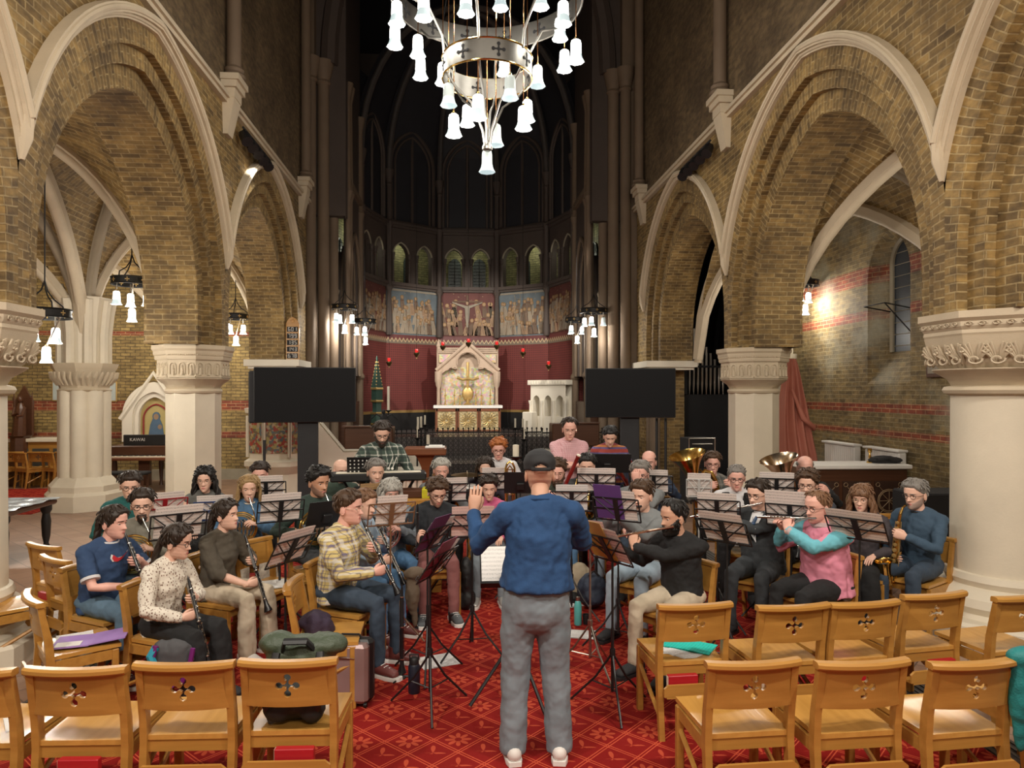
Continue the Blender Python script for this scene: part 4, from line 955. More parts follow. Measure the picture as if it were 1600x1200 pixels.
for q in range(9): 
    for c_ in range(4):
        a_ = c_*PI/2; g.ell(((.15-.015*q)*math.cos(a_), (.15-.015*q)*math.sin(a_), 1.32+q*.088), .02, .02, .025, 6, 4, mi=1)
for z in (.0, .3, .6, .93, 1.27):
    g.lathe([(.17, z), (.18, z+.03), (.17, z+.06)], 4, mi=1)
put(g, 'gilded_spire', [plain((.04, .09, .07), .5, name='dark_green_paint'), GOLD], 'tall green and gold pinnacled spire standing against the red wall', 'spire', (*G(589, 19.3), .95))
g = MB(); g.lathe([(.2, 0), (.06, .1), (.05, .9), (.1, .95)], 12); g.ell((0, 0, 1.05), .1, .16, .14); g.tube([(0, 0, 1.05), (-.18, 0, 1.16), (-.34, .02, 1.02)], [.06, .05, .01], 6, ry=.02); g.tube([(0, 0, 1.05), (.18, 0, 1.16), (.34, .02, 1.02)], [.06, .05, .01], 6, ry=.02); g.ell((0, -.12, 1.22), .05, .06, .06)
put(g, 'eagle_lectern', BLKM, 'dark eagle lectern with spread wings below the green and gold spire', 'lectern', (*G(600, 17.5), .45))

# ---- left chapel ----
v = Wp(76, 684, 16.6); h = E('chapel_altar', (v.x, v.y, 0), 0, 'wooden side altar table with dark carved front panels in the left chapel', 'altar')
MB().bev(-.75, .75, -.35, .35, 1.0, 1.08, .01).build('altar_top', CREAM, h); MB().box(-.7, .7, -.3, .3, 0, 1.0).build('altar_body', OAK, h)
for x in (-.46, 0, .46): MB().box(x-.18, x+.18, -.33, -.3, .15, .85).build('carved_panel', plain((.06, .06, .055), .6, bump=1, bscale=30, name='dark_relief'), h)
v = Wp(32, 690, 16.3); g = MB(); g.lathe([(.22, 0), (.2, 1.1), (.24, 1.15)], 8); g.prism([(-.2, 1.15), (.2, 1.15), (.2, 1.95), (0, 2.3), (-.2, 1.95)], .12, .18)
g.tube([(-.03, 0, 1.15), (0, -.02, 1.5), (.02, -.02, 1.75), (0, 0, 1.9)], [.15, .13, .11, .05], 10); g.ell((0, -.02, 1.99), .06, .065, .085); g.tube([(-.1, -.03, 1.8), (-.08, -.14, 1.62), (.05, -.16, 1.68)], [.04, .035, .03], 7); g.tube([(.11, -.03, 1.8), (.1, -.12, 1.62), (.02, -.17, 1.6)], [.04, .035, .03], 7)
for s_ in (-1, 1): g.lathe([(.025, 1.15), (.025, 2.0), (.005, 2.15)], 6, Mz((s_*.2, .1, 0), 0))
put(g, 'carved_statue', DWOOD, 'dark carved wooden statue in a gothic frame on the chapel wall', 'statue', (v.x, v.y, 0))
v = Wp(256, 640, 17.75); h = E('icon_niche', (v.x, 17.88, 0), 0, 'gabled white stone niche with a gold icon behind the grand piano', 'niche')
g = MB(); T = lambda x, y, z: (x, y, z)
ring(g, T, .62, .86, .12, 1.55, .95, -.12, 0, 12, outer=.1); ring(g, T, .5, .62, .12, 1.55, .95, -.05, .08, 12)
g.tube([(-.78, -.12, 1.5), (0, -.12, 2.62), (.78, -.12, 1.5)], .06, 6); g.build('arch', MARB, h)
MB().prism(arch_pts(.5, .12, 1.55, .9, 8), .06, .1).build('gold_panel', plain((.50, .40, .16), .5, name='gold_ground'), h)
g = MB(); g.tube([(-.3, .04, .9)]+[(x, .04, z) for x, z in arch_pts(.36, .06, 1.5, .9, 8)][1:-1]+[(.3, .04, .9)], .02, 6); g.build('red_arch', plain((.3, .03, .03), .6, name='red_paint'), h)
g = MB(); g.prism([(-.2, .95), (.2, .95), (.14, 1.35), (.08, 1.5), (-.08, 1.5), (-.14, 1.35)], .03, .06); g.prism([(.09*math.cos(q*PI/6), 1.56+.11*math.sin(q*PI/6)) for q in range(12)], .035, .06, mi=0)
g.prism([(.06*math.cos(q*PI/6), 1.55+.075*math.sin(q*PI/6)) for q in range(12)], .028, .06, mi=1); g.prism([(.09+.05*math.cos(q*PI/6), 1.30+.06*math.sin(q*PI/6)) for q in range(12)], .028, .06, mi=1)
g.build('icon_figure', [plain((.08, .14, .22), .6, name='icon_blue'), FIG[0]], h)
for px, py, w_, hh, lb in ((117, 611, .22, .5, 'small framed picture on the chapel wall left of the clustered column'), (186, 612, .2, .5, 'narrow framed picture on the wall right of the clustered column')):
    q_ = Wp(px, py, 17.8); e = E('framed_picture', (q_.x, 17.965, q_.z), 0, lb, 'picture')
    MB().bev(-w_, w_, 0, .03, -hh/2, hh/2, .01).build('frame', GOLD, e); MB().box(-w_+.03, w_-.03, -.004, 0, -hh/2+.03, hh/2-.03).build('print', plain((.45, .50, .48), .4, name='pale_print'), e)
# piano
v = Wp(222, 765, 15.4); h = E('grand_piano', (v.x, v.y, 0), 0, 'dark mahogany piano with keyboard behind the left stone pier', 'piano')
MB().bev(-.72, .72, 0, 1.2, .68, .98, .02).build('case', DWOOD, h); MB().bev(-.7, .7, -.28, 0, .68, .74, .01).build('key_slip', MWOOD, h)
MB().box(-.62, .62, -.2, 0, .74, .765).build('white_keys', CREAM, h)
k = MB()
for i in range(36): 
    if i % 7 not in (2, 6): k.box(-.61+i*.034+.022, -.61+i*.034+.036, -.12, 0, .765, .78)
k.build('black_keys', BLK, h)
MB().bev(-.42, .5, .05, .1, .98, 1.22, .01).build('music_desk', BLK, h)
for x in (-.6, .6): MB().lathe([(.05, .68), (.06, .5), (.035, .1), (.05, 0)], 8, Mz((x, .05, 0), 0)).build('leg', DWOOD, h)
MB().lathe([(.05, .68), (.06, .5), (.035, .1), (.05, 0)], 8, Mz((0, 1.0, 0), 0)).build('leg', DWOOD, h)
MB().box(-.12, .12, .1, .2, .1, .7).build('pedal_lyre', DWOOD, h)
def text(s, M, size, mt, parent=None, name='lettering'):
    c = bpy.data.curves.new(name, 'FONT'); c.body = s; c.size = size; c.extrude = .001; c.align_x = 'CENTER'; c.materials.append(mt)
    o = bpy.data.objects.new(name, c); me = bpy.data.meshes.new_from_object(o); bpy.data.objects.remove(o); o = bpy.data.objects.new(name, me); COL.objects.link(o)
    if parent: o.parent = parent
    o.matrix_local = M if parent else M
    if not parent: o.matrix_world = M
    return o
text('KAWAI', Matrix.Translation((-.12, .045, 1.08)) @ Matrix.Rotation(PI/2, 4, 'X'), .10, WHITE, h)
b = E('piano_bench', (v.x-.1, v.y-.75, 0), 0, 'long dark piano bench in front of the piano', 'bench')
MB().bev(-.55, .55, -.17, .17, .44, .50, .02).build('seat', BLKM, b)
for x in (-.48, .48):
    for y in (-.12, .12): MB().box(x-.02, x+.02, y-.02, y+.02, 0, .44).build('leg', DWOOD, b)
v = Wp(376, 705, 17.4); e = E('fire_extinguisher', (v.x, v.y+.3, .45), 0, 'red fire extinguisher hanging on the brick wall left of the pulpit', 'fire extinguisher')
MB().lathe([(.07, 0), (.08, .03), (.08, .38), (.05, .44), (.025, .47)], 14).build('cylinder', plain((.6, .02, .02), .3, name='red_enamel'), e); MB().lathe([(.03, .47), (.03, .54)], 8).tube([(0, 0, .52), (-.1, 0, .5), (-.15, 0, .35), (-.13, 0, .2)], .012, 6).build('hose', BLK, e)
MB().box(-.05, .05, -.083, -.06, .15, .28).build('label_plate', WHITE, e)
v = Wp(378, 655, 17.8); b = MB(); b.box(-.13, .13, 0, .02, -.1, .1); b.box(-.10, .10, -.004, 0, -.03, .03, mi=1); put(b, 'wall_notice', [WHITE, plain((.3, .5, .6), .6, name='faded_blue_print')], 'small white notice on the brick wall left of the television', 'sign', v)
v = Wp(380, 676, 17.85); b = MB(); b.bev(-.1, .1, 0, .03, -.06, .06, .01); put(b, 'wall_socket', WHITE, 'double socket plate on the brick wall below the white notice', 'socket', v)
# left table with clear plastic cover
h = E('side_table', (-6.35, 9.6, 0), 0, 'dark turned-leg table with a clear plastic cover at the left edge', 'table')
MB().bev(-.85, .85, -.55, .55, .62, .69, .02).build('table_top', DWOOD, h)
g = MB(); g.grid(lambda a, b: (-.88+1.76*a, -.58+1.16*b, .70+.012*math.sin(a*23+b*5)*math.sin(b*19)), 24, 16); g.build('plastic_cover', plain((.30, .33, .35), .12, name='plastic_sheet', bump=.6, bscale=14), h)
for x in (-.75, .75):
    for y in (-.45, .45): MB().lathe([(.04, 0), (.05, .05), (.03, .1), (.05, .2), (.06, .4), (.045, .5), (.07, .55), (.07, .62)], 12, Mz((x, y, 0), 0)).build('leg', BLK, h)

# ---- right aisle ----
g = E('organ_case', (*G(1097, 17), 0), 0, 'black organ case with a rank of grey pipes seen through the narrow right arch', 'organ')
MB().bev(-.5, .9, .1, .7, 0, 2.1, .02).build('case', BLKM, g); MB().bev(-.45, -.36, -.02, .08, 2.1, 3.5, .01).build('post', BLKM, g)
for i in range(9):
    x = -.28+i*.105; top = 3.85-i*.15
    MB().lathe([(.012, 2.1), (.036, 2.35), (.036, top)], 10, Mz((x, .1, 0), 0)).build('organ_pipe', STEEL, g)
MB().box(-.4, .9, .02, .06, 2.75, 2.8).build('pipe_rail', BLKM, g)
v = Wp(1097, 683, 13.6); h = E('flight_case_rack', (v.x, v.y, 0), .05, 'black equipment rack with silver edges behind the tuba player', 'rack')
MB().bev(-.26, .26, 0, .5, 0, 1.26, .01).build('case', BLKM, h)
b = MB()
for x in (-.26, .26): b.tube([(x, -.005, 0), (x, -.005, 1.26)], .012, 4)
b.tube([(-.26, -.005, 1.26), (.26, -.005, 1.26)], .012, 4); b.tube([(-.26, -.005, .9), (.26, -.005, .9)], .008, 4); b.tube([(-.2, -.01, 1.15), (.2, -.01, 1.15)], .01, 4)
b.build('metal_edging', STEEL, h)
for z in (.7, .8, 1.0): MB().box(-.22, .22, -.01, 0, z, z+.06).build('rack_unit', BLK, h)
# draped banner
m, nt, bs = nmat('terracotta_drape'); nt.links.new(MIX(nt, NOISE(nt, 3, 3, OBJC(nt)), (.42, .13, .09), (.56, .21, .15)), bs.inputs['Base Color']); bs.inputs['Roughness'].default_value = .6
g = MB()
def dr(a, t):
    z = 2.72*(1-t); w = .09+.30*min(1, t*1.6)**.8; x = (a-.5)*2*w+.05*t; fold = .05*math.sin(a*26+1.5*math.sin(t*5))*min(1, t*3+.2)
    return (x+.1*t, -.16*math.cos((a-.5)*3)*min(1, .4+t)+fold, z+.02)
g.grid(dr, 60, 24); g.tube([(-.05, -.14, 2.2), (.12, -.2, 1.7), (.3, -.22, 1.55), (.36, -.1, 1.5)], [.02, .05, .04, .03], 8)
put(g, 'draped_banner', m, 'tall terracotta cloth draped over a pole beside the right pier', 'drape', (*G(1236, 12.4), 0), smooth=1.4)
v = Wp(1342, 760, 10.35); h = E('altar_table', (v.x, v.y, 0), -.04, 'dark carved altar table with a white top in the right aisle', 'altar')
MB().bev(-.80, .80, -.02, .62, 1.02, 1.08, .01).build('table_top', WHITE, h); MB().box(-.78, .74, .03, .58, .06, 1.02).build('table_body', DWOOD, h)
for i, x in enumerate((-.5, -.02, .46)):
    p = MB().box(x-.21, x+.21, .015, .03, .30, .84).build('carved_panel', plain((.045, .02, .012), .5, name='dark_panel'), h)
    b = MB()
    for r_ in (.17, .15): b.tube([(x+r_*math.cos(q*PI/12), .008, .55+r_*math.sin(q*PI/12)) for q in range(24)], .007, 5, closed=True)
    for q in range(8): b.tube([(x, .008, .55), (x+.14*math.cos(q*PI/4), .008, .55+.14*math.sin(q*PI/4))], .005, 4)
    for cx_ in (-.17, .17):
        for cz_ in (-.22, .24): b.tube([(x+cx_+.03*math.cos(q*PI/5), .008, .55+cz_+.03*math.sin(q*PI/5)) for q in range(10)], .005, 4, closed=True); b.tube([(x+cx_*.85, .008, .55+cz_*.85), (x+cx_*.5, .008, .55+cz_*.6)], .005, 4)
    b.build('roundel_tracery', plain((.30, .20, .11), .5, name='worn_gilding'), p)
b = MB(); b.lathe([(.045, 0), (.05, .015), (.014, .04), (.022, .09), (.012, .14), (.03, .17), (.03, .22)], 10); put(b, 'brass_candlestick', BRASS, 'short brass candlestick standing on the white altar table top', 'candlestick', (v.x+.35, v.y+.3, 1.08))
b = MB(); b.ell((0, 0, .04), .24, .12, .07, 14, 6); b.ell((.12, -.03, .04), .16, .1, .05); b.tube([(-.15, -.08, .05), (0, -.12, .08), (.2, -.1, .03)], .03, 6); put(b, 'black_cloth_bag', BLKM, 'crumpled black cloth bag lying on the white altar table top', 'bag', (v.x+.55, v.y+.28, 1.085))
for i, (y0_, y1_, lb) in enumerate(((10.9, 11.9, 'cream radiator on the right aisle wall behind the altar table'), (12.2, 13.3, 'farther cream radiator on the right aisle wall'))):
    g = E('radiator', (XO-.16, (y0_+y1_)/2, .35), 0, lb, 'radiator'); L_ = (y1_-y0_)/2
    b = MB()
    n_ = int(L_*2/.07)
    for q in range(n_): b.bev(-.07, .07, -L_+q*.07, -L_+q*.07+.055, 0, .82, .02)
    b.build('fins', WHITE, g); MB().bev(-.09, .09, -L_-.01, L_+.01, .82, .86, .01).build('top_grille', WHITE, g)
    MB().box(-.05, .05, -L_+.05, -L_+.1, -.35, 0).box(-.05, .05, L_-.1, L_-.05, -.35, 0).build('foot', WHITE, g)
g = E('framed_print', (XO-.03, 10.15, 2.78), 0, 'framed picture on the right wall, mostly hidden by the near carved capital', 'picture')
MB().bev(-.02, .02, -.35, .35, -.4, .4, .01).build('frame', DWOOD, g); MB().box(-.026, -.02, -.3, .3, -.34, .34).build('print', plain((.28, .24, .18), .5, name='old_print'), g)
v = Wp(1452, 787, 10.9); b = MB(); b.bev(-.02, .02, -.06, .06, -.05, .05, .005); put(b, 'wall_socket', WHITE, 'white double socket low on the right wall behind the saxophonist', 'socket', (XO-.03, 10.6, .55))
w = MB(); w.bev(-.6, .6, -.3, .3, 0, .8, .02); put(w, 'low_cupboard', BLKM, 'low black cupboard against the right wall beside the near pier', 'cupboard', (6.7, 9.2, 0))

# ================= CHAIRS =================
def bake(o, mods):
    for t, k in mods:
        m = o.modifiers.new('m', t)
        for a, b in k.items(): setattr(m, a, b)
    dg = bpy.context.evaluated_depsgraph_get(); dg.update()
    me = bpy.data.meshes.new_from_object(o.evaluated_get(dg)); old = o.data; o.modifiers.clear(); o.data = me
    return o
def cy(x): return -.032*(1-(x/.22)**2)
def chair_meshes():
    m = {}
    b = MB(); n = 16; rings = []
    for i in range(n+1):
        x = -.20+.40*i/n; c = cy(x)-.215
        rings.append([(x, c-.004, .585), (x, c+.014, .585), (x, c-.004, .775), (x, c-.022, .775)])
    b.loft(rings); p = b.build('panel_temp', OAK)
    k = MB()
    for a, q in ((0, 0), (.040, 0), (-.040, 0), (0, .040), (0, -.040)):
        r = .0175 if a or q else .014
        k.add([(a+r*math.cos(t*PI/8), y, .69+q+r*math.sin(t*PI/8)) for y in (-.35, -.15) for t in range(16)], [tuple(range(16)), tuple(range(31, 15, -1))]+[(t, t+16, (t+1) % 16+16, (t+1) % 16) for t in range(16)])
    k.box(-.032, .032, -.35, -.15, .684, .696); k.box(-.006, .006, -.35, -.15, .658, .722)
    kk = k.build('cut_temp', OAK)
    bake(p, [('BOOLEAN', dict(object=kk, operation='DIFFERENCE', solver='EXACT', use_self=True))])
    me = p.data; me.name = 'backrest'; me.shade_flat(); m['backrest'] = me
    bpy.data.objects.remove(p); bpy.data.objects.remove(kk)
    b = MB(); rings = []
    for i in range(n+1):
        x = -.232+.464*i/n; c = cy(x)-.240; w = .034 if 0 < i < n else .03
        rings.append([(x, c-w*.8, .782), (x, c-w, .790), (x, c-w, .806), (x, c-w*.6, .815), (x, c+w*.5, .815), (x, c+w*.7, .806), (x, c+w*.7, .782)])
    b.loft(rings); m['top_rail'] = b.mesh('top_rail', OAK)
    for s_ in (-1, 1):
        b = MB(); x = s_*.205; pr = []
        for z, y, d in ((0, -.235, .030), (.2, -.205, .040), (.42, -.185, .048), (.55, -.195, .046), (.785, -.240, .034)):
            pr.append([(x-.017, y-d/2, z), (x+.017, y-d/2, z), (x+.017, y+d/2, z), (x-.017, y+d/2, z)])
        b.loft(pr); m['back_leg', s_] = b.mesh('leg', OAK, .3)
        b = MB(); b.bev(x-.019, x+.019, .165, .205, 0, .42, .004); m['front_leg', s_] = b.mesh('leg', OAK, .3)
        b = MB(); b.box(x-.011, x+.011, -.17, .17, .355, .418); b.tube([(x, -.2, .13), (x, .18, .30)], .014, 6); m['side_rail', s_] = b.mesh('side_rail', OAK, .5)
    b = MB(); n = 12
    def st(u, v, top):
        x = -.215+.43*u; y = -.20+.42*v; dish = .010*max(0, 1-((u-.5)/.42)**2)*max(0, 1-((v-.45)/.42)**2)
        return (x*(.93+.07*v), y, (.452-dish) if top else .428)
    b.grid(lambda u, v: st(u, v, 1), n, n); b.grid(lambda u, v: st(u, v, 0), 1, 1)
    for (u0, v0, u1, v1) in ((0, 0, 1, 0), (1, 0, 1, 1), (1, 1, 0, 1), (0, 1, 0, 0)):
        b.add([st(u0, v0, 1), st(u1, v1, 1), st(u1, v1, 0), st(u0, v0, 0)], [(0, 1, 2, 3)])
    m['seat'] = b.mesh('seat', OAKS, .5)
    b = MB(); b.box(-.19, .19, .165, .185, .36, .42); m['apron'] = b.mesh('apron', OAK); m['rear_apron'] = MB().box(-.19, .19, -.195, -.175, .37, .425).mesh('rear_apron', OAK)
    b = MB(); b.prism([(-.205, .275), (.205, .275), (.205, .325), (.18, .345), (-.18, .345), (-.205, .325)], -.285, -.270); b.box(-.19, .19, -.285, -.19, .265, .278)
    m['book_holder'] = b.mesh('book_holder', OAK)
    return m
CM = chair_meshes()
def chair(x, y, az, label, group=None, holder=True, z=.0, s=1.0):
    e = E('wooden_chair', (x, y, z), azr(az), label, 'chair', group); e.scale = (s, s, s)
    for k in ('seat', 'backrest', 'top_rail', 'apron', 'rear_apron', ('back_leg', -1), ('back_leg', 1), ('front_leg', -1), ('front_leg', 1), ('side_rail', -1), ('side_rail', 1)) + (('book_holder',) if holder else ()):
        nm = k if isinstance(k, str) else ('side_rail' if 'rail' in k[0] else 'leg')
        o = bpy.data.objects.new(nm, CM[k]); COL.objects.link(o); o.parent = e
    return e
FZ = .012
def fc(px, d, az, label, grp=None, **k):
    x, y = G(px, d); return chair(x, y, az, label, grp, z=FZ, **k)
gL = 'front row of empty oak chairs, left of the aisle'; gR = 'front row of empty oak chairs, right of the aisle'; g2 = 'second row of empty oak chairs on the right'
gs = 'players\' chairs'
FRONT = []
for px, d, az, lb, g in ((3, 3.27, 176, 'oak chair cut by the left photo edge, white leaflet on its seat', gL), (164, 3.30, 177, 'second oak chair from the left in the front row, red book in rack', gL), (320, 3.36, 178, 'third oak chair from the left in the front row, without a book', gL), (471, 3.40, 178, 'oak chair at the aisle end of the left front row, backpack behind', gL),
    (1143, 3.38, 182, 'empty oak chair at the aisle end of the right front row', gR), (1302, 3.38, 182, 'empty oak chair second from the aisle in the right front row', gR), (1462, 3.38, 184, 'empty oak chair third from the aisle in the right front row', gR), (1598, 3.62, 188, 'oak chair at the lower right edge with a teal garment over its back', gR),
    (1063, 4.30, 183, 'oak chair of the right second row holding turquoise and white sheet music', g2), (1207, 4.28, 184, 'oak chair just right of the one holding turquoise sheet music', g2), (1311, 4.34, 186, 'oak second-row chair in front of the player in the pink hoodie', g2), (1414, 4.52, 188, 'oak chair of the second row directly in front of the saxophonist', g2), (1545, 4.48, 190, 'oak chair of the second row in front of the round right pier', g2)):
    FRONT.append(fc(px, d+.29, az, lb, g, s=1.03))
SIDE = [fc(120, 4.75, 128, 'oak chair at left facing right, a purple folder and papers on its seat', None), fc(12, 5.6, 135, 'oak chair cut by the left edge beside the heating grille', None), fc(112, 6.35, 148, 'oak chair with a red book, farthest left behind the boy with the clarinet', None), fc(136, 5.85, 142, 'oak chair pushed in just behind the clarinet player in the blue t-shirt', None),
    fc(515, 4.95, 92, 'empty oak chair with a dark purple coat over its front edge, behind the suitcase', None, holder=True), fc(1003+390, 7.4, 10, 'oak chair with a dark cross cut-out standing behind the curly-haired woman', None), fc(425, 6.2, 60, 'oak chair holding white paper in front of the woman in the lace dress', None)]
def book(px, py, d, az, label, grp='red hymn books'):
    v = Wp(px, py, d); e = E('hymn_book', v, azr(az), label, 'book', grp)
    MB().bev(-.095, .095, -.022, .022, -.068, .0, .004).build('cover', RED, e)
    MB().box(.090, .0965, -.016, .016, -.064, -.003).box(-.09, .09, -.016, .016, -.001, .001).build('pages', CREAM, e)
    return e
def inbook(ch, dx, label):
    M = Matrix.Translation(ch.location) @ Matrix.Rotation(ch.rotation_euler.z, 4, 'Z'); v = M @ Vector((dx, -.245, .385))
    e = E('hymn_book', v, ch.rotation_euler.z+PI, label, 'book', 'red hymn books in the chair racks')
    MB().bev(-.095, .095, -.020, .020, -.105, .015, .004).build('cover', RED, e); MB().box(.091, .0965, -.015, .015, -.10, .011).build('pages', CREAM, e)
inbook(FRONT[1], .015, 'red hymn book in the rack of the second chair from the left'); inbook(FRONT[3], .03, 'red hymn book in the rack of the chair beside the aisle, left side')
inbook(FRONT[7], -.04, 'red hymn book in the rack at the bottom right corner of the photo'); inbook(FRONT[8], -.08, 'red hymn book under the chair with the turquoise music'); inbook(FRONT[9], -.1, 'red hymn book glimpsed between the two nearest right-hand chairs')
inbook(FRONT[11], .06, 'red hymn book in the rack in front of the saxophonist'); inbook(FRONT[12], .02, 'red hymn book in the rack in front of the round pier'); inbook(SIDE[2], .05, 'red hymn book in the rack of the farthest left chair'); inbook(FRONT[10], .05, 'red hymn book low in the rack of the middle second-row chair')
m, nt, bs = nmat('printed_music'); v = OBJC(nt); sp = nt.nodes.new('ShaderNodeSeparateXYZ'); nt.links.new(v, sp.inputs[0])
def music(name, paper, ink, pitch=.028):
    m, nt, bs = nmat(name); v = OBJC(nt); sp = nt.nodes.new('ShaderNodeSeparateXYZ'); nt.links.new(v, sp.inputs[0])
    y = sp.outputs[1]; st = MA(nt, 'LESS_THAN', MA(nt, 'FRACT', MA(nt, 'ADD', MA(nt, 'DIVIDE', y, pitch), 50)), .5)
    ln = MA(nt, 'LESS_THAN', MA(nt, 'FRACT', MA(nt, 'MULTIPLY', y, 360.0)), .4)
    nz = MA(nt, 'GREATER_THAN', NOISE(nt, 160, 1, v), .58)
    f = MA(nt, 'MULTIPLY', st, MA(nt, 'MAXIMUM', MA(nt, 'MULTIPLY', ln, .55), nz))
    nt.links.new(MIX(nt, MA(nt, 'MULTIPLY', f, .6), paper, ink), bs.inputs['Base Color']); bs.inputs['Roughness'].default_value = .8; return m
MUS = music('printed_music', (.86, .77, .72), (.1, .09, .09)); MUSW = music('white_printed_music', (.80, .78, .76), (.3, .3, .3)); MUST = music('turquoise_printed_music', (.02, .62, .52), (.01, .3, .27), .02)
def sheet(loc, rz, w, h, mt, label, cat='paper', name='sheet_music', tilt=0, grp=None, th=.003):
    b = MB(); b.grid(lambda u, v: (-w/2+w*u, -h/2+h*v, th+.004*math.sin(u*4+v*3)), 6, 6); b.box(-w/2, w/2, -h/2, h/2, 0, th*.6)
    o = b.build(name, mt); o.location = loc; o.rotation_euler = (tilt, 0, rz); return tag(o, label, cat, grp)
def onseat(ch, dx, dy, dz=.456):
    M = Matrix.Translation(ch.location) @ Matrix.Rotation(ch.rotation_euler.z, 4, 'Z'); return M @ Vector((dx, dy, dz))
sheet(onseat(FRONT[0], .06, .02), .6, .10, .20, WHITE, 'folded white leaflet lying on the leftmost chair seat', name='leaflet')
sheet(onseat(FRONT[8], -.02, .06), -.3, .21, .30, MUSW, 'white sheet music under the turquoise sheet, turned left'); sheet(onseat(FRONT[8], .05, -.02, .460), -.9, .21, .30, MUSW, 'white sheet music under the turquoise sheet, turned right'); sheet(onseat(FRONT[8], .08, .05, .466), .95, .21, .32, MUST, 'turquoise sheet of music on the second-row chair')
sheet(onseat(SIDE[0], -.05, .0), .5, .22, .30, MUSW, 'white loose papers beside the purple folder'); 
PURP = plain((.36, .22, .55), .6, name='lilac_card')
e = E('folder', onseat(SIDE[0], .06, .08, .462), .25, 'open lilac folder lying on the left chair seat', 'folder'); MB().box(-.22, 0, -.12, .12, 0, .008).build('left_flap', PURP, e); MB().box(0, .22, -.12, .12, .004, .012, Matrix.Rotation(-.12, 4, 'Y')).build('right_flap', PURP, e); MB().box(-.2, -.05, -.11, -.02, .009, .011).build('note', WHITE, e)
sheet(onseat(SIDE[6], 0, .05), .4, .21, .30, WHITE, 'white paper lying on the oak chair before the lace dress')
sheet(onseat(SIDE[3], 0, .0), .9, .21, .30, WHITE, 'white paper on the chair behind the boy in the blue t-shirt')
# stacked slanting chairs in the chapel
for i, (px, d) in enumerate(((10, 16.0), (30, 16.1), (48, 15.9), (70, 16.1), (90, 16.0), (112, 16.1))):
    x, y = G(px, d); chair(x, y, 150+30*(i % 2), 'oak chair standing in the cluster before the chapel altar', 'chairs before the chapel altar', holder=False, s=1.0)

# ================= PEOPLE =================
def lerp_tab(t, x):
    if x <= t[0][0]: return t[0][1:]
    for a, b in zip(t[:-1], t[1:]):
        if x <= b[0]:
            k = (x-a[0])/(b[0]-a[0]); k = k*k*(3-2*k)*.5+k*.5
            return tuple(p+(q-p)*k for p, q in zip(a[1:], b[1:]))
    return t[-1][1:]
HT = [(-.118, .072, .030, .018), (-.108, .086, .005, .034), (-.088, .091, -.020, .048), (-.062, .089, -.045, .058), (-.03, .088, -.074, .067), (0, .085, -.09, .073), (.03, .091, -.098, .076), (.06, .086, -.098, .075), (.085, .070, -.086, .066), (.105, .044, -.060, .049), (.118, .010, -.03, .022), (.121, -.008, -.012, .002)]
ZL = sorted(set([round(-.118+i*.0062, 4) for i in range(39)]+[-.070, -.066, -.062, -.04, -.036, -.033, .004, -.002, .020, .023, .026]))
ZL = [z for z in ZL if z < .1205]+[.121]
AN = [(s/26) for s in range(-26, 26)]; AN = [math.copysign(abs(s)**1.3*PI, s) for s in AN]
G2 = lambda x, s: math.exp(-(x/s)**2)
def hpt(a, z, wsc=1.0, nose=1.0):
    f, b, w = lerp_tab(HT, z); w *= wsc; yc = -.008; ca, sa = math.cos(a), math.sin(a)
    x = w*math.copysign(abs(sa)**.88, sa); y = yc+(f-yc)*abs(ca)**.9 if ca > 0 else yc-(yc-b)*abs(ca)**.9
    if ca > 0:
        t = (.020-z)/.055
        if 0 < t <= 1: y += .027*nose*t**1.3*G2(x, .008+.007*t)
        elif t > 1: y += .027*nose*max(0, 1-(-.035-z)/.010)*G2(x, .015)
        y -= .009*G2(abs(x)-.031, .014)*G2(z-.002, .012); y += .004*G2(z-.021, .008)*G2(abs(x)-.028, .02)
        y += .0055*G2(z+.066, .009)*G2(x, .023)-.003*G2(z+.066, .002)*G2(x, .02)-.002*G2(z+.050, .005)*G2(x, .02); y += .005*G2(z+.100, .012)*G2(x, .02)
    return Vector((x, y, z))
def head_into(mb, M, P):
    ws = P.get('wide', 1.0); ns = P.get('nose', 1.0)
    n = len(AN); vs = [hpt(a, z, ws, ns) for z in ZL for a in AN]; fs = []; mis = []
    for i in range(len(ZL)-1):
        for j in range(n):
            k = (j+1) % n; f = (i*n+j, i*n+k, (i+1)*n+k, (i+1)*n+j); fs.append(f)
            c = sum((vs[q] for q in f), Vector())/4; mi = 0
            if c.y > .05:
                if abs(c.x) < .022*(1-abs(c.z+.066)/.016) and abs(c.z+.066) < .0085: mi = 1
                if .014 < abs(c.x) < .050 and abs(c.z-(.0225-.25*max(0, abs(c.x)-.036))) < .0036: mi = 2
            mis.append(mi)
    fs.append(tuple(range(n-1, -1, -1))); mis.append(0)
    for f, mi in zip(fs, mis): pass
    b = len(mb.V); mb.V.extend([tuple(M @ v) for v in vs])
    for f, mi in zip(fs, mis): mb.F.append([b+q for q in f]); mb.MI.append(mi); mb.U.append(None)
    for s in (-1, 1):
        mb.ell((s*(.0745*ws), -.012, -.014), .009, .019, .031, 10, 7, M @ Matrix.Rotation(0, 4, 'Z')); mb.tube([M @ Vector((s*(.0785*ws), -.012+.017*math.cos(q*PI/5), -.014+.029*math.sin(q*PI/5))) for q in range(10)], .0035, 5, closed=True)
HL = [(0, .070), (30, .069), (48, .050), (62, .030), (80, .012), (90, -.012), (97, .010), (112, -.025), (135, -.05), (180, -.062)]
def ss(x): x = max(0, min(1, x)); return x*x*(3-2*x)
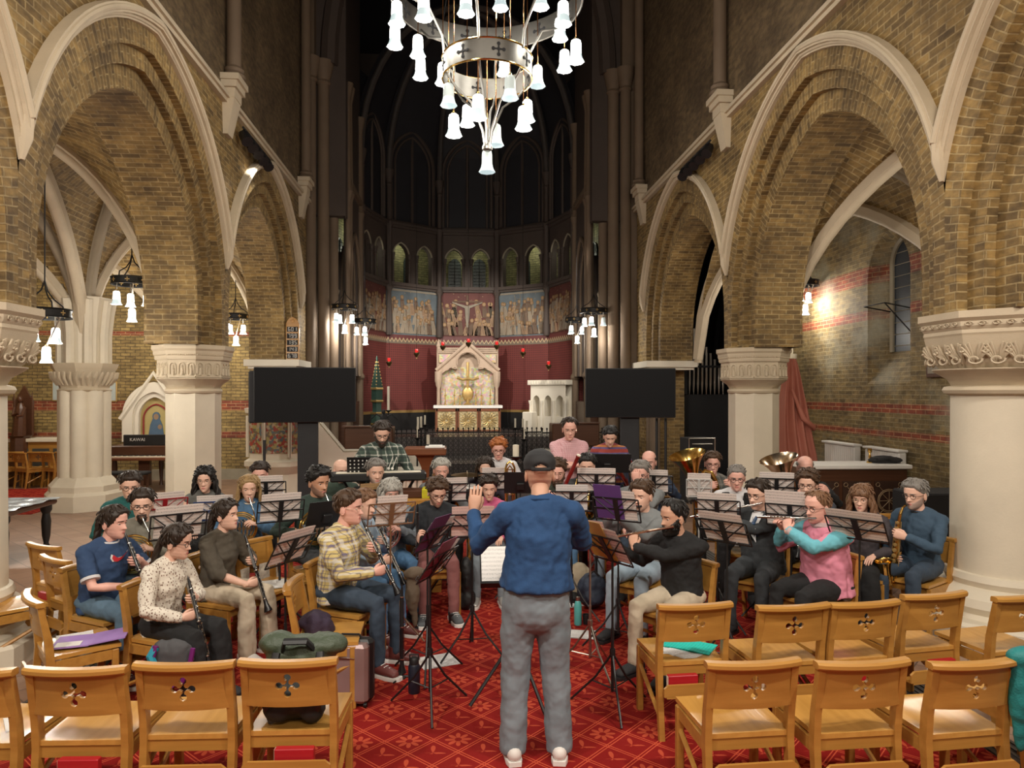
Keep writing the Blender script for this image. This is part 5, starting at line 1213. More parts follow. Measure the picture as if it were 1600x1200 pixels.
def shell(name, M, mt, off, parent, ws=1.0, sm=1.3, tufts=0, tl=.04, tw=.5):
    n = len(AN); vs = []
    C0 = Vector((0, -.01, .01))
    for z in ZL:
        for a in AN:
            p = hpt(a, z, ws, 0 if name != 'beard' else .3); d = (p-C0); d.z *= .7 if z < .06 else 1.1; d.normalize(); vs.append(M @ (p+d*off(a, z, p)))
    fs = [(i*n+j, i*n+(j+1) % n, (i+1)*n+(j+1) % n, (i+1)*n+j) for i in range(len(ZL)-1) for j in range(n)]
    mb = MB().add(vs, fs)
    if tufts:
        r = random.Random(len(vs)+tufts); crown = Vector((0, -.045, .12)); W_ = len(AN)
        for q in range(tufts):
            i = r.randrange(6, len(ZL)-1); j = r.randrange(W_)
            z, a = ZL[i], AN[j]; o_ = off(a, z, hpt(a, z, ws, 0))
            if o_ < .003: continue
            p = hpt(a, z, ws, 0); d = (p-C0); d.z *= .7 if z < .06 else 1.1; d.normalize(); fl = (p-crown); fl = fl-d*fl.dot(d)
            if fl.length < 1e-4: fl = Vector((0, 1, 0))
            fl.normalize(); sd_ = d.cross(fl); w = r.uniform(-tw, tw); fl = (fl*math.cos(w)+sd_*math.sin(w)).normalized(); L = tl*r.uniform(.6, 1.2)
            en = p+fl*L; a2 = math.atan2(en.x, en.y); z2 = max(-.11, min(.115, en.z))
            if off(a2, z2, en) < .001 and r.random() > .06: continue
            p0 = p+d*(o_-.002); pts = [p0, p0+fl*L*.4+d*.0045, p0+fl*L*.75+d*.003, p0+fl*L-d*.003]
            if tw > .9: pts = [p0, p0+fl*L*.35+d*.010, p0+fl*L*.5+sd_*L*.35+d*.010, p0+fl*L*.2+sd_*L*.5+d*.003]
            mb.tube([M @ v for v in pts], [.0035, .0062, .0050, .0012], 5)
    return mb.build(name, mt, parent, sm)
def hair_off(style, seed=0, tall=1.0):
    def off(a, z, p):
        ad = abs(math.degrees(a)); zh = lerp_tab([(x, y) for x, y in HL], ad)[0]
        if style in ('long', 'bun', 'longcurly'): zh = lerp_tab([(0, .072), (25, .068), (45, .045), (60, .0), (80, -.03), (180, -.07)], ad)[0]
        if style == 'fringe': zh = lerp_tab([(0, .038), (30, .034), (45, .02), (60, -.01), (80, -.04), (180, -.07)], ad)[0]
        if style == 'receding': zh = lerp_tab([(0, .092), (25, .088), (40, .095), (55, .06), (75, .02), (90, -.01), (97, .01), (112, -.025), (180, -.06)], ad)[0]
        zh += .004*noise.noise(Vector((a*9, seed, 0)))
        k = ss((z-zh)/.010)
        th = .005+.013*ss((z-.02)/.07)*tall*(1.2 if ad < 60 else 1)
        if style == 'balding':
            k = ss((z-zh)/.01)*(1-ss((z-.045-.02*(ad > 120))/.02)) if ad > 60 else 0; th = .006
        if style == 'crop': th = .005+.004*ss((z-.03)/.05)
        fr, am = (55, .006)
        if style in ('curly', 'longcurly'): th = .010+.018*ss((z-.0)/.07); fr, am = 42, .014
        if style in ('long', 'bun', 'fringe'): th = .006+.010*ss(z/.07); fr, am = 34, .004
        if style == 'cap': th = 0
        nz = noise.noise(Vector((p.x*fr+seed*7, p.y*fr, p.z*fr*(.4 if style in ('long', 'bun', 'fringe') else .8))))
        return (th+am*nz)*k-.007*(1-k)
    return off
def locks(M, mt, parent, n, L, wav, seed, spread=.09, front=False, rad_=.014, ztop=.05, tail=False):
    r = random.Random(seed); b = MB()
    for i in range(n):
        if tail:
            a = PI; p0 = Vector((r.uniform(-.018, .018), -.105, r.uniform(-.0, .04)))
        else:
            a = r.uniform(55 if front else 80, 180)*PI/180*(1 if i % 2 else -1); p0 = hpt(a, r.uniform(-.02, ztop))*1.03
        pts = []; m_ = 9; ph = r.uniform(0, 6); out = Vector((math.sin(a), math.cos(a), 0))
        l = L*r.uniform(.8, 1.05)
        for q in range(m_+1):
            t = q/m_; p = p0+out*(.012+.025*math.sin(t*2.4))*(0.4 if tail else 1)+Vector((0, -.02*t, -l*t))
            if abs(p.x) > spread*1.1: p.x = math.copysign(spread*1.1, p.x)
            p += Vector((math.sin(ph+t*9), math.cos(ph+t*8), 0))*wav*min(1, t*3)
            if not tail and p.z < -.08: p += out*.03*min(1, (-.08-p.z)*6)
            pts.append(M @ p)
        b.tube(pts, [rad_*k for k in (.5, 1, 1.1, 1.1, 1.1, 1.05, 1, .8, .6, .25)], 6)
    return b.build('hair_locks', mt, parent, 1.3)
def hand_into(mb, W, dr, pn, s, curl=.5, spread=.0, sc=1.0, mi=0):
    Y = Vector(dr).normalized(); Z = -Vector(pn); Z = (Z-Y*Z.dot(Y)); Z = Z.normalized() if Z.length > 1e-4 else Y.orthogonal().normalized(); X = Y.cross(Z)
    M = Matrix((X, Y, Z)).transposed().to_4x4(); M.translation = W; M = M @ Matrix.Scale(sc, 4)
    mb.tube([(0, -.02, 0), (0, .0, 0), (0, .03, 0), (0, .065, .001), (0, .092, -.001)], [.023, .026, .036, .041, .038], 12, M, mi, up=(1, 0, 0), ry=[.02, .018, .0165, .014, .010], rnd=True)
    for i, (x, L) in enumerate(((.029, .070), (.0098, .079), (-.0098, .074), (-.028, .058))):
        x *= s; p = Vector((x, .082-.004*abs(i-1), 0)); an = 0; c = curl*(1+.08*i); pts = [p-Vector((0, .02, 0)), p]; sp = x*spread*6
        for seg, (f, dc) in enumerate(((.45, 55), (.32, 62), (.23, 40))):
            an += rad(dc)*c; p = p+Vector((sp*L*f*3, math.cos(an)*L*f, -math.sin(an)*L*f)); pts.append(p)
        mb.tube(pts, [.0085, .0092, .0085, .0078, .0066], 8, M, mi, rnd=True)
    mb.tube([(s*.018, .012, -.004), (s*.040, .038, -.012), (s*(.050-.012*curl), .066, -.022-.010*curl), (s*(.047-.022*curl), .088, -.026-.022*curl)], [.013, .0115, .0095, .0075], 8, M, mi, rnd=True)
def ik(S, T, a, b, pole):
    S, T = Vector(S), Vector(T); d = T-S; L = d.length
    if L > (a+b)*.995: T = S+d*((a+b)*.995/L); d = T-S; L = d.length
    x = (a*a-b*b+L*L)/(2*L); h = math.sqrt(max(0, a*a-x*x)); u = d/L; p = Vector(pole); p = (p-u*p.dot(u)).normalized()
    return S+u*x+p*h, T
CLT = bpy.data.textures.new('cloth_folds', 'CLOUDS'); CLT.noise_scale = .085; CLT.noise_depth = 2
def skinned(name, mb, mt, parent, vox=.011, sm=5, disp=0, root=None):
    o = mb.build(name, mt, None, None)
    md = [('REMESH', dict(mode='VOXEL', voxel_size=vox)), ('SMOOTH', dict(factor=.5, iterations=sm))]
    if disp: md.append(('DISPLACE', dict(texture=CLT, strength=disp, mid_level=.45, texture_coords='LOCAL')))
    bake(o, md); o.data.name = name; o.data.shade_smooth()
    if not o.data.materials: o.data.materials.append(mt)
    if parent: o.parent = parent
    return o
SKL = plain((.80, .49, .37), .5, var=.10, scale=18, name='light_skin'); SKM = plain((.62, .35, .24), .5, var=.1, scale=18, name='warm_skin'); SKR = plain((.82, .45, .36), .5, var=.12, scale=18, name='ruddy_skin')
SKB = plain((.56, .29, .18), .45, var=.1, scale=18, name='tan_skin'); LIP = plain((.52, .19, .16), .45, name='lips'); EYW = plain((.70, .66, .62), .2, name='eye_white'); IRIS = plain((.03, .02, .015), .15, name='iris')
HB_ = {k: plain(c, .55, var=.35, scale=90, name=k+'_hair') for k, c in dict(black=(.012, .010, .009), dark=(.030, .017, .010), brown=(.075, .038, .018), light=(.20, .115, .05), blond=(.36, .23, .10), grey=(.22, .20, .18), silver=(.42, .40, .36), ginger=(.42, .13, .03), sandy=(.20, .10, .05)).items()}
FRM = plain((.015, .012, .012), .3, name='glasses_frame'); FRG = plain((.45, .36, .25), .3, .6, name='wire_glasses')
def cloth(col, rough=.85, var=.15, bump=.25, name='cloth'): return plain(col, rough, 0, var, 5, bump, 220, name)
def plaid(name, base, stripes, sc=.09):
    m, nt, bs = nmat(name); v = OBJC(nt); sp = nt.nodes.new('ShaderNodeSeparateXYZ'); nt.links.new(v, sp.inputs[0]); col = base
    x = MA(nt, 'ADD', sp.outputs[0], MA(nt, 'MULTIPLY', sp.outputs[1], .9)); z = sp.outputs[2]
    for c, o, w in stripes:
        for ax in (x, z):
            f = MA(nt, 'LESS_THAN', MA(nt, 'FRACT', MA(nt, 'ADD', MA(nt, 'DIVIDE', ax, sc), 20+o)), w); col = MIX(nt, MA(nt, 'MULTIPLY', f, .62), col, c)
    nt.links.new(col, bs.inputs['Base Color']); bs.inputs['Roughness'].default_value = .85; return m
def jeans(c, name='denim'):
    m, nt, bs = nmat(name); v = OBJC(nt); n1 = NOISE(nt, 6, 4, v); n2 = NOISE(nt, 300, 2, v)
    nt.links.new(MIX(nt, n1, tuple(q*.55 for q in c), tuple(min(1, q*1.45) for q in c)), bs.inputs['Base Color']); bs.inputs['Roughness'].default_value = .85; BUMP(nt, bs, n2, .2, .003); return m

def person(px, ytop, ztop, az, label, skin=SKL, hair='short', hc='dark', shirt=None, pants=None, shoe=None, mode='lap', lean=6, hy=0, hp=8, glasses=None, beard=None, sleeve='long', girth=1.0, stand=False, female=False,
           legs=None, near=True, d=None, pole=None, chairaz=0, mkchair=True, chlabel=None, skirt=0, collar=None, lx=None, side=0, group=None, tall=1.0, hands=None, seatz=0):
    d = d or (CH-ztop)*1100/(ytop-HZ)
    hz = (.93 if stand else .545)+seatz
    base = (1.765 if stand else 1.325)+seatz
    s = ztop/base; s = max(.90, min(1.09, s))
    l = rad(lean); hip = Vector((0, 0 if stand else -.08, hz)); tl = .55 if stand else .50
    up = Vector((math.sin(rad(side)), math.sin(l), math.cos(l))).normalized(); fw = Vector((0, math.cos(l), -math.sin(l)))
    nb = hip+up*tl
    hr = Matrix.Rotation(rad(-hy), 4, 'Z') @ Matrix.Rotation(rad(-hp), 4, 'X')
    hcn = nb+Vector((0, .02, .022)) + (hr @ Vector((0, .022, .124)))
    HM = Matrix.Translation(hcn) @ hr.to_4x4() @ Matrix.Scale(1.06, 4)
    topz = (HM @ Vector((0, -.01, .12))).z
    wx, wy = G(px, d); rz = azr(az)
    hw_ = Matrix.Rotation(rz, 4, 'Z') @ (hcn*s)
    loc = Vector((wx-hw_.x, wy-hw_.y, FZ+(ztop-.01-FZ)-topz*s if seatz or stand else FZ))
    if not stand: loc.z = FZ
    if stand: loc.z = FZ
    vx = .0095 if d < 6.2 else (.011 if d < 7.6 else .013)
    mouth = HM @ Vector((0, .100, -.066))
    R_, L_ = {}, {}
    sh = {1: nb+up*(-.075)+Vector((.175*girth**.4, -.01, 0)), -1: nb+up*(-.075)+Vector((-.175*girth**.4, -.01, 0))}
    if female: sh = {k: v-Vector((k*.018, 0, 0)) for k, v in sh.items()}
    # ---- hand targets: (wrist, finger direction, palm normal, curl) ----
    def along(p, ax, t): return p+ax*t
    inst = None
    if mode in ('clarinet', 'oboe', 'clarinet_low', 'clarinet_mid'):
        ax = Vector((0, .50, -.86)).normalized()
        if mode == 'clarinet_low': mo = hip+Vector((.05, .30, .40)); ax = Vector((0, .30, -.95)).normalized()
        elif mode == 'clarinet_mid': mo = mouth+Vector((-.03, .05, -.09)); ax = Vector((0, .36, -.93)).normalized()
        else: mo = mouth
        a_, b_ = along(mo, ax, .24), along(mo, ax, .42)
        if mode == 'clarinet_low': a_, b_ = along(mo, ax, .17), along(mo, ax, .28)
        ht = {-1: (a_+Vector((-.085, -.055, -.02)), Vector((.8, .55, .1)), Vector((.6, -.8, .1)), .75), 1: (b_+Vector((.085, -.055, -.02)), Vector((-.8, .55, .1)), Vector((-.6, -.8, .1)), .75)}
        inst = (mo, ax)
    elif mode in ('flute', 'piccolo'):
        ax = Vector((.93, .22, -.26)).normalized() if mode == 'flute' else Vector((.93, .35, -.1)).normalized(); k = 1 if mode == 'flute' else .55
        a_, b_ = along(mouth, ax, .20*k+.04), along(mouth, ax, .40*k+.02)
        ht = {-1: (a_+Vector((-.04, .075, -.085)), Vector((.45, -.5, .75)), Vector((.3, -.9, -.2)), .65), 1: (b_+Vector((.03, -.06, -.10)), Vector((-.2, .5, .85)), Vector((-.1, .8, -.55)), .6)}
        inst = (mouth, ax)
    elif mode == 'horn':
        c = hip+Vector((.10, .27, .27)); ht = {-1: (c+Vector((-.14, .02, .03)), Vector((.6, .5, .3)), Vector((.7, -.2, -.6)), .6), 1: (c+Vector((.18, -.04, -.02)), Vector((.1, .8, -.4)), Vector((-.8, .1, .1)), .3)}; inst = (c, mouth)
    elif mode == 'sax':
        c = mouth; ht = {-1: (c+Vector((-.04, .12, -.27)), Vector((.75, .55, .3)), Vector((.6, -.8, 0)), .7), 1: (c+Vector((.13, .02, -.50)), Vector((-.5, .8, .1)), Vector((-.7, -.5, 0)), .7)}; inst = (mouth, None)
    elif mode == 'tuba':
        c = hip+Vector((-.05, .25, .3)); ht = {1: (c+Vector((.13, .12, .10)), Vector((-.8, .3, .3)), Vector((-.4, -.9, 0)), .6), -1: (c+Vector((-.16, .12, .10)), Vector((.5, .4, .6)), Vector((.8, -.5, 0)), .6)}; inst = (c, mouth)
    elif mode == 'bassoon':
        ht = {-1: (mouth+Vector((.02, .14, -.16)), Vector((.6, .1, .6)), Vector((.6, -.8, 0)), .7), 1: (hip+Vector((.24, .16, .20)), Vector((-.5, .7, .2)), Vector((-.6, -.7, 0)), .7)}; inst = (mouth, None)
    elif mode == 'trombone':
        ht = {-1: (mouth+Vector((-.08, .05, -.10)), Vector((.5, .3, .8)), Vector((.9, -.2, 0)), .7), 1: (mouth+Vector((.06, .38, -.14)), Vector((-.2, .6, .6)), Vector((-.8, 0, 0)), .7)}; inst = (mouth, None)
    elif mode == 'crossed':
        c = nb+Vector((0, .17, -.26)); ht = {-1: (c+Vector((.13, .03, .02)), Vector((.95, -.2, .1)), Vector((0, -1, 0)), .3), 1: (c+Vector((-.12, .06, -.02)), Vector((-.95, -.1, .15)), Vector((0, -1, 0)), .3)}
    elif mode == 'lap':
        ht = {-1: (hip+Vector((-.13, .24, .125)), Vector((.25, .9, -.25)), Vector((0, -.2, -1)), .3), 1: (hip+Vector((.13, .24, .125)), Vector((-.25, .9, -.25)), Vector((0, -.2, -1)), .3)}
    elif mode == 'desk':
        ht = {-1: (hip+Vector((-.2, .34, .18)), Vector((.2, .9, -.3)), Vector((0, -.2, -1)), .35), 1: (hip+Vector((.2, .34, .18)), Vector((-.2, .9, -.3)), Vector((0, -.2, -1)), .35)}
    else:
        ht = {-1: (hip+Vector((-.22, .05, -.02)), Vector((0, .1, -1)), Vector((1, 0, 0)), .3), 1: (hip+Vector((.22, .05, -.02)), Vector((0, .1, -1)), Vector((-1, 0, 0)), .3)}
    if hands: ht.update({k: tuple(Vector(q) if isinstance(q, tuple) else q for q in v) for k, v in hands.items()})
    poles = {-1: Vector((-.8, -.2, -.9)), 1: Vector((.8, -.2, -.9))}
    if pole: poles.update({k: Vector(v) for k, v in pole.items()})
    # ---- body ----
    bd = MB()
    g = girth
    def torso(mb, k, top=True, low=-.02):
        S_ = [(low, .165*g, .125*g), (.10, .150*g, .118*g), (.20, .148*g, .116*g), (.32, .165*g**.6, .122*g**.7), (.41, .165, .105), (.465, .12, .085), (.505, .068, .068)]
        if female: S_ = [(low, .165*g, .125*g), (.10, .138*g, .105*g), (.2, .128*g, .100*g), (.30, .145*g, .122*g), (.40, .145, .095), (.455, .105, .075), (.50, .058, .06)]
        if stand: S_ = [(z*1.1, a, b) for z, a, b in S_]; S_[0] = (S_[0][0], S_[0][1]+.014, S_[0][2]+.016) if k > 0 else S_[0]; S_[1] = (S_[1][0], S_[1][1]+.016, S_[1][2]+.014) if k > 0 else S_[1]
        mb.tube([hip+up*z for z, a, b in S_], [a+k for z, a, b in S_], 20, up=(1, 0, 0), ry=[b+k for z, a, b in S_], rnd=False)
        for s_ in (-1, 1):
            mb.ell(tuple(sh[s_]-Vector((s_*.012, 0, 0))), .056+k, .058+k, .058+k, 12, 8)
            mb.tube([nb+up*.0-Vector((0, .012, 0)), nb.lerp(sh[s_], .55)+up*.008, sh[s_]], [.040+k, .045+k, .048+k], 10, rnd=True)
    torso(bd, -.016)
    bd.tube([nb-up*.06, nb+Vector((0, .012, .02)), hcn+hr @ Vector((0, -.015, -.075)), hcn+hr @ Vector((0, -.01, -.03))], [.062, .054 if not female else .047, .051 if not female else .044, .05], 14)
    arms = {}
    for s_ in (-1, 1):
        T = ht[s_][0]; e_, T = ik(sh[s_], T, .28, .25, poles[s_]); arms[s_] = (sh[s_], e_, T)
        bd.tube([sh[s_], sh[s_].lerp(e_, .5), e_, e_.lerp(T, .35), T], [.046*g**.4, .042*g**.4, .036, .037, .0245], 12, rnd=True)
    # legs
    lg = {}
    for s_ in (-1, 1):
        hp_ = hip+Vector((s_*.088, 0, -.005))
        if stand: kn = Vector((s_*.115, .03, .49)); an_ = Vector((s_*.135, -.01, .085)); ft = Vector((s_*.12, 1, 0))
        else:
            kx, ky, fy, fx = (.13, .35, .36, .14)
            if legs: kx, ky, fx, fy = legs[s_]
            kn = Vector((s_*kx, ky, .515)); an_ = Vector((s_*fx, fy, .09)); ft = Vector((s_*.15, 1, 0))
        lg[s_] = (hp_, kn, an_, ft.normalized())
        bd.tube([hp_, kn, an_], [.07*g**.5, .046, .032], 12, rnd=True)
    if not stand: bd.tube([lg[1][0], lg[-1][0]], .09, 12, rnd=True)
    body = skinned('person', bd, skin, None, vx, 4)
    # append head and hands to the same mesh
    me = body.data; ex = MB(); ex.V = [tuple(v.co) for v in me.vertices]; ex.F = [list(p.vertices) for p in me.polygons]; ex.U = [None]*len(ex.F); ex.MI = [0]*len(ex.F)
    head_into(ex, HM, dict(wide=.96 if female else 1.0, nose=.8 if female else 1.0))
    for s_ in (-1, 1):
        S0, E0, T0 = arms[s_]; q = ht[s_]; hand_into(ex, T0+(T0-E0).normalized()*.0, q[1], q[2], -s_, q[3], sc=.93 if female else 1.0, spread=.10 if mode == 'conduct' else 0)
    nm = ex.mesh('person', [skin, LIP, HB_[hc]], None); nm.shade_smooth(); body.data = nm; bpy.data.meshes.remove(me)
    body.location = loc; body.rotation_euler = (0, 0, rz); body.scale = (s, s, s)
    tag(body, label, 'person', group)
    for s_ in (-1, 1):
        e = MB(); e.ell((s_*.031, .0655, .002), .0135, .0115, .0088, 12, 8, HM, 0); e.ell((s_*.031, .0755, .001), .0056, .003, .0056, 10, 5, HM, 1); e.build('eye', [EYW, IRIS], body, 1.5)
        lid = MB(); lid.grid(lambda u, v: HM @ Vector((s_*.031+.0145*math.cos(PI*u), .0655+.0128*math.sin(PI*u)*math.cos(v*.9-.15), .003+.0105*math.sin(PI*u)*math.sin(.25+v*1.1))), 8, 4); lid.build('eyelid', skin, body, 1.5)
    # hair
    sd = hash(label) % 97
    sd = sum(map(ord, label)) % 97
    hm_ = HB_[hc]
    if hair == 'cap':
        def co(a, z, p):
            ad = abs(math.degrees(a)); k = ss((z-.018)/.004)
            if ad > 120 and (p.x/.036)**2+((z-.020)/.032)**2 < 1: k = 0
            return (.010+.008*ss((z-.02)/.06))*k-.008*(1-k)
        c = shell('cap', HM, BLKM, co, body)
        MB().tube([HM @ Vector((.088*math.sin(q), -.008-.108*math.cos(q), .024)) for q in np.linspace(-.6, .6, 9)], .006, 6, ry=.012).build('cap_strap', BLKM, c)
        MB().grid(lambda u, v: HM @ Vector(((u-.5)*.15*(1-.25*v*v), .075+.085*v*math.cos((u-.5)*1.6), .035-.015*v-.03*(u-.5)**2*4)), 10, 5).build('cap_brim', BLKM, c)
    elif hair != 'bald':
        shell('hair', HM, hm_, hair_off(hair if hair in ('balding', 'curly', 'receding', 'crop', 'fringe') else {'long': 'long', 'longcurly': 'longcurly', 'bun': 'bun', 'pony': 'bun', 'fringelong': 'fringe', 'bob': 'fringe'}.get(hair, 'short'), sd, tall), body, tufts=260 if near else 140, tl={'crop': .014, 'curly': .035, 'longcurly': .035, 'balding': .018}.get(hair, .045), tw=1.6 if 'curly' in hair else .45)
        if hair == 'long': locks(HM, hm_, body, 46, .30, .008, sd)
        if hair == 'longcurly': locks(HM, hm_, body, 60, .33, .018, sd, rad_=.015)
        if hair == 'fringelong': locks(HM, hm_, body, 54, .28, .014, sd, front=True)
        if hair == 'bob': locks(HM, hm_, body, 50, .13, .003, sd, front=True, rad_=.013)
        if hair == 'pony': locks(HM, hm_, body, 22, .24, .012, sd, tail=True, rad_=.016)
        if hair == 'bun': locks(HM, hm_, body, 26, .26, .006, sd, tail=True, rad_=.014)
    if beard:
        def bo(a, z, p):
            ad = abs(math.degrees(a)); zt = lerp_tab([(0, -.049), (20, -.050), (35, -.046), (55, -.030), (80, .0), (92, .005), (100, -.2)], ad)[0]
            k = ss((zt-z)/.006)*(1-ss((ad-92)/8))
            if (p.x/.022)**2+((z+.067)/.0075)**2 < 1 and p.y > 0: k = 0
            if beard == 'goatee': k *= 1-ss((abs(p.x)-.030)/.006)
            return ((.0015 if beard == 'stubble' else .010)+(0 if beard == 'stubble' else .004)*noise.noise(p*120)+(.010*ss((-.085-z)/.03) if beard == 'full' else 0))*k-.008*(1-k)
        shell('beard', HM, hm_ if beard != 'stubble' else plain((.42, .30, .25) if hc == 'grey' else (.30, .17, .12), .6, name='stubble'), bo, body, tufts=0 if beard == 'stubble' else 160, tl=.016, tw=1.2)
    if glasses:
        b = MB(); r_ = .0022 if glasses is FRM else .0014
        for s_ in (-1, 1):
            b.tube([HM @ Vector((s_*.033+.023*math.cos(q*PI/8), .088-.10*max(0, abs(s_*.033+.023*math.cos(q*PI/8))-.03), -.001+.017*math.sin(q*PI/8))) for q in range(16)], r_, 5, closed=True)
            b.tube([HM @ Vector(v) for v in ((s_*.056, .085, .004), (s_*.074, .06, .005), (s_*.080, -.012, .004), (s_*.078, -.028, -.012))], r_, 5)
        b.tube([HM @ Vector(v) for v in ((-.010, .092, .002), (0, .096, .005), (.010, .092, .002))], r_, 5); b.build('glasses', glasses, body)
    # ---- clothes ----
    shirt = shirt or cloth((.05, .05, .05))
    t = MB(); torso(t, .008, low=-.06 if not stand else .045)
    for s_ in (-1, 1):
        S0, E0, T0 = arms[s_]; q = g**.3
        if sleeve == 'long': e2 = T0-(T0-E0).normalized()*.025; t.tube([S0, S0.lerp(E0, .5), E0, E0.lerp(e2, .5), e2], [.064*q, .060*q, .052*q, .050*q, .040], 12, rnd=True)
        elif sleeve == 'short': t.tube([S0, S0.lerp(E0, .5), S0.lerp(E0, .72)], [.064*q, .062*q, .062*q], 12, rnd=False); t.ell(tuple(S0), .06, .06, .06)
        elif sleeve == 'half': t.tube([S0, S0.lerp(E0, .5), E0, E0.lerp(T0, .25)], [.066*q, .066*q, .064*q, .060], 12)
    gm = skinned('shirt', t, shirt, body, vx, 5, .030 if near else .016)
    b = MB(); n_ = nb-up*.006; rr = .071 if not female else .062
    cm = collar if collar else shirt
    b.tube([n_+Vector((rr*math.cos(q*PI/9), rr*.98*math.sin(q*PI/9)+.004, -.016*math.sin(q*PI/9)+.004)) for q in range(18)], .010, 6, closed=True); b.build('collar', cm, gm)
    if sleeve == 'short' and collar:
        for s_ in (-1, 1):
            S0, E0, T0 = arms[s_]; b = MB(); b.tube([S0.lerp(E0, .72), S0.lerp(E0, .80)], [.067*g**.3, .067*g**.3], 16); b.build('sleeve_band', cm, gm)
    if sleeve == 'long':
        for s_ in (-1, 1):
            S0, E0, T0 = arms[s_]; u_ = (T0-E0).normalized(); b = MB(); b.tube([T0-u_*.045, T0-u_*.012], [.036, .034], 12, cap=False); b.build('cuff', cm if collar else shirt, gm)
    pm = pants or jeans((.10, .14, .20))
    t = MB()
    if not stand: t.ell(tuple(hip+Vector((0, -.01, .01))), .178*g**.8, .145*g**.8, .105, 16, 8)
    else: t.tube([hip+Vector((0, 0, .13)), hip+Vector((0, 0, .02)), hip+Vector((0, -.005, -.07))], [.140*g, .160*g, .160*g], 18, up=(1, 0, 0), ry=[.100*g, .120*g, .12*g], rnd=True)
    for s_ in (-1, 1):
        hp_, kn, an_, ft = lg[s_]; a2 = an_+Vector((0, 0, .01))
        if stand: t.tube([hp_+Vector((0, 0, -.02)), hp_.lerp(kn, .5), kn, kn.lerp(a2, .5), a2+Vector((0, 0, -.055))], [.106, .100, .084, .078, .076], 14, rnd=False); t.ell(tuple(hp_), .1, .11, .1)
        else: t.tube([hp_, hp_.lerp(kn, .5), kn, kn.lerp(a2, .3), a2], [.092*g**.4, .084*g**.4, .066+skirt*.3, .060+skirt*.6, .050+skirt], 14, rnd=True)
    tr = skinned('trousers', t, pm, body, vx, 5, .02)
    sm_ = shoe or BLKM
    for s_ in (-1, 1):
        hp_, kn, an_, ft = lg[s_]; A = Vector((an_.x, an_.y, 0)); X = Vector((ft.y, -ft.x, 0)); M = Matrix((X, ft, Vector((0, 0, 1)))).transposed().to_4x4(); M.translation = A; M = M @ Matrix.Diagonal((1.16, 1.1, 1.08, 1))
        b = MB(); b.tube([(0, -.055, .05), (0, 0, .052), (0, .07, .045), (0, .145, .034)], [.036, .038, .044, .040], 14, M, up=(1, 0, 0), ry=[.040, .044, .034, .022], rnd=True); b.tube([(0, -.02, .04), (0, -.015, .115)], [.042, .044], 12, M)
        so = b.build('shoe', sm_, body, 1.2)
        b = MB(); b.loft([[(x*k, y, z) for x, y in [( .030, -.09), (.040, -.05), (.040, .04), (.048, .10), (.040, .165), (.018, .19), (-.018, .19), (-.040, .165), (-.048, .10), (-.040, .04), (-.040, -.05), (-.030, -.09)]] for z, k in ((0, 1), (.018, 1.02), (.024, .97))], M); b.build('sole', WHITE if sm_ not in (BLKM,) else BLK, so)
        if sm_ is not BLKM and d < 7:
            b = MB()
            for q in range(4): b.tube([(-.022, .045+q*.024, .083-q*.009), (0, .05+q*.024, .088-q*.009), (.022, .045+q*.024, .083-q*.009)], .003, 4, M)
            b.build('laces', WHITE, so)
    WM = Matrix.Translation(loc) @ Matrix.Rotation(rz, 4, 'Z') @ Matrix.Scale(s, 4)
    if not stand and mkchair:
        o = WM @ Vector((0, .03, 0)); chair(o.x, o.y, az+chairaz, chlabel or ('oak chair occupied by the '+label.replace('person ', 'player ')).replace(' with ', ' with ')[:200], None, holder=near, z=FZ+seatz*s)
    return dict(o=body, M=WM, mouth=mouth, hip=hip, HM=HM, inst=inst, az=az, s=s, arms=arms, gm=gm, nb=nb, up=up, tr=tr, lg=lg, loc=loc)

# ================= INSTRUMENTS =================
def inst_empty(name, Mw, label, cat, group=None):
    e = bpy.data.objects.new(name, None); COL.objects.link(e); e.empty_display_size = .1; e.matrix_world = Mw; return tag(e, label, cat, group)
IB = plain((.012, .011, .012), .25, name='black_grenadilla')
def clarinet(M, label, kind='clarinet', L=.66, low=None):
    e = inst_empty(kind, M, label, kind); n = L/.66
    r0 = .0135 if kind == 'clarinet' else .010
    pr = [(.004, 0), (.009, -.03), (.011, -.08), (r0, -.09), (r0, -.30), (r0+.002, -.305), (r0+.002, -.32), (r0, -.325), (r0, -.55), (r0+.002, -.56)]
    MB().lathe([(r, z*n) for r, z in pr], 12).build('tube', IB, e)
    MB().lathe([(r0+.001, -.555*n), (r0+.004, -.60*n), (.022 if kind == 'oboe' else .034, -.655*n), (.020 if kind == 'oboe' else .031, -.66*n), (.01, -.60*n)], 16).build('bell', IB, e)
    k = MB()
    for z in (-.09, -.315, -.555, -.655): k.lathe([(r0+.0025, z*n-.004), (r0+.0035, z*n), (r0+.0025, z*n+.004)], 12) if z != -.655 else None
    for s_ in (-1, 1): k.tube([(s_*(r0+.003), .004, -.12*n), (s_*(r0+.003), .004, -.29*n)], .0022, 5); k.tube([(s_*(r0+.003), .006, -.34*n), (s_*(r0+.003), .006, -.54*n)], .0022, 5)
    for q in range(11): k.lathe([(.001, .002), (.0075, .001), (.0075, -.001)], 8, Matrix.Translation((.004*(-1)**q, r0+.003, (-.13-q*.041)*n)) @ Matrix.Rotation(-PI/2, 4, 'X')); k.tube([(.010, r0-.002, (-.14-q*.041)*n), (-.012, r0-.002, (-.135-q*.041)*n)], .002, 4)
    k.build('keywork', SILV, e)
    return e
def play(p, kind, label, L=.66):
    mo, ax = p['inst']; w = p['M'] @ mo; a = (p['M'].to_3x3() @ ax).normalized()
    M = align(w, a, up=(0, 0, 1)); 
    return clarinet(M, label, kind, L)
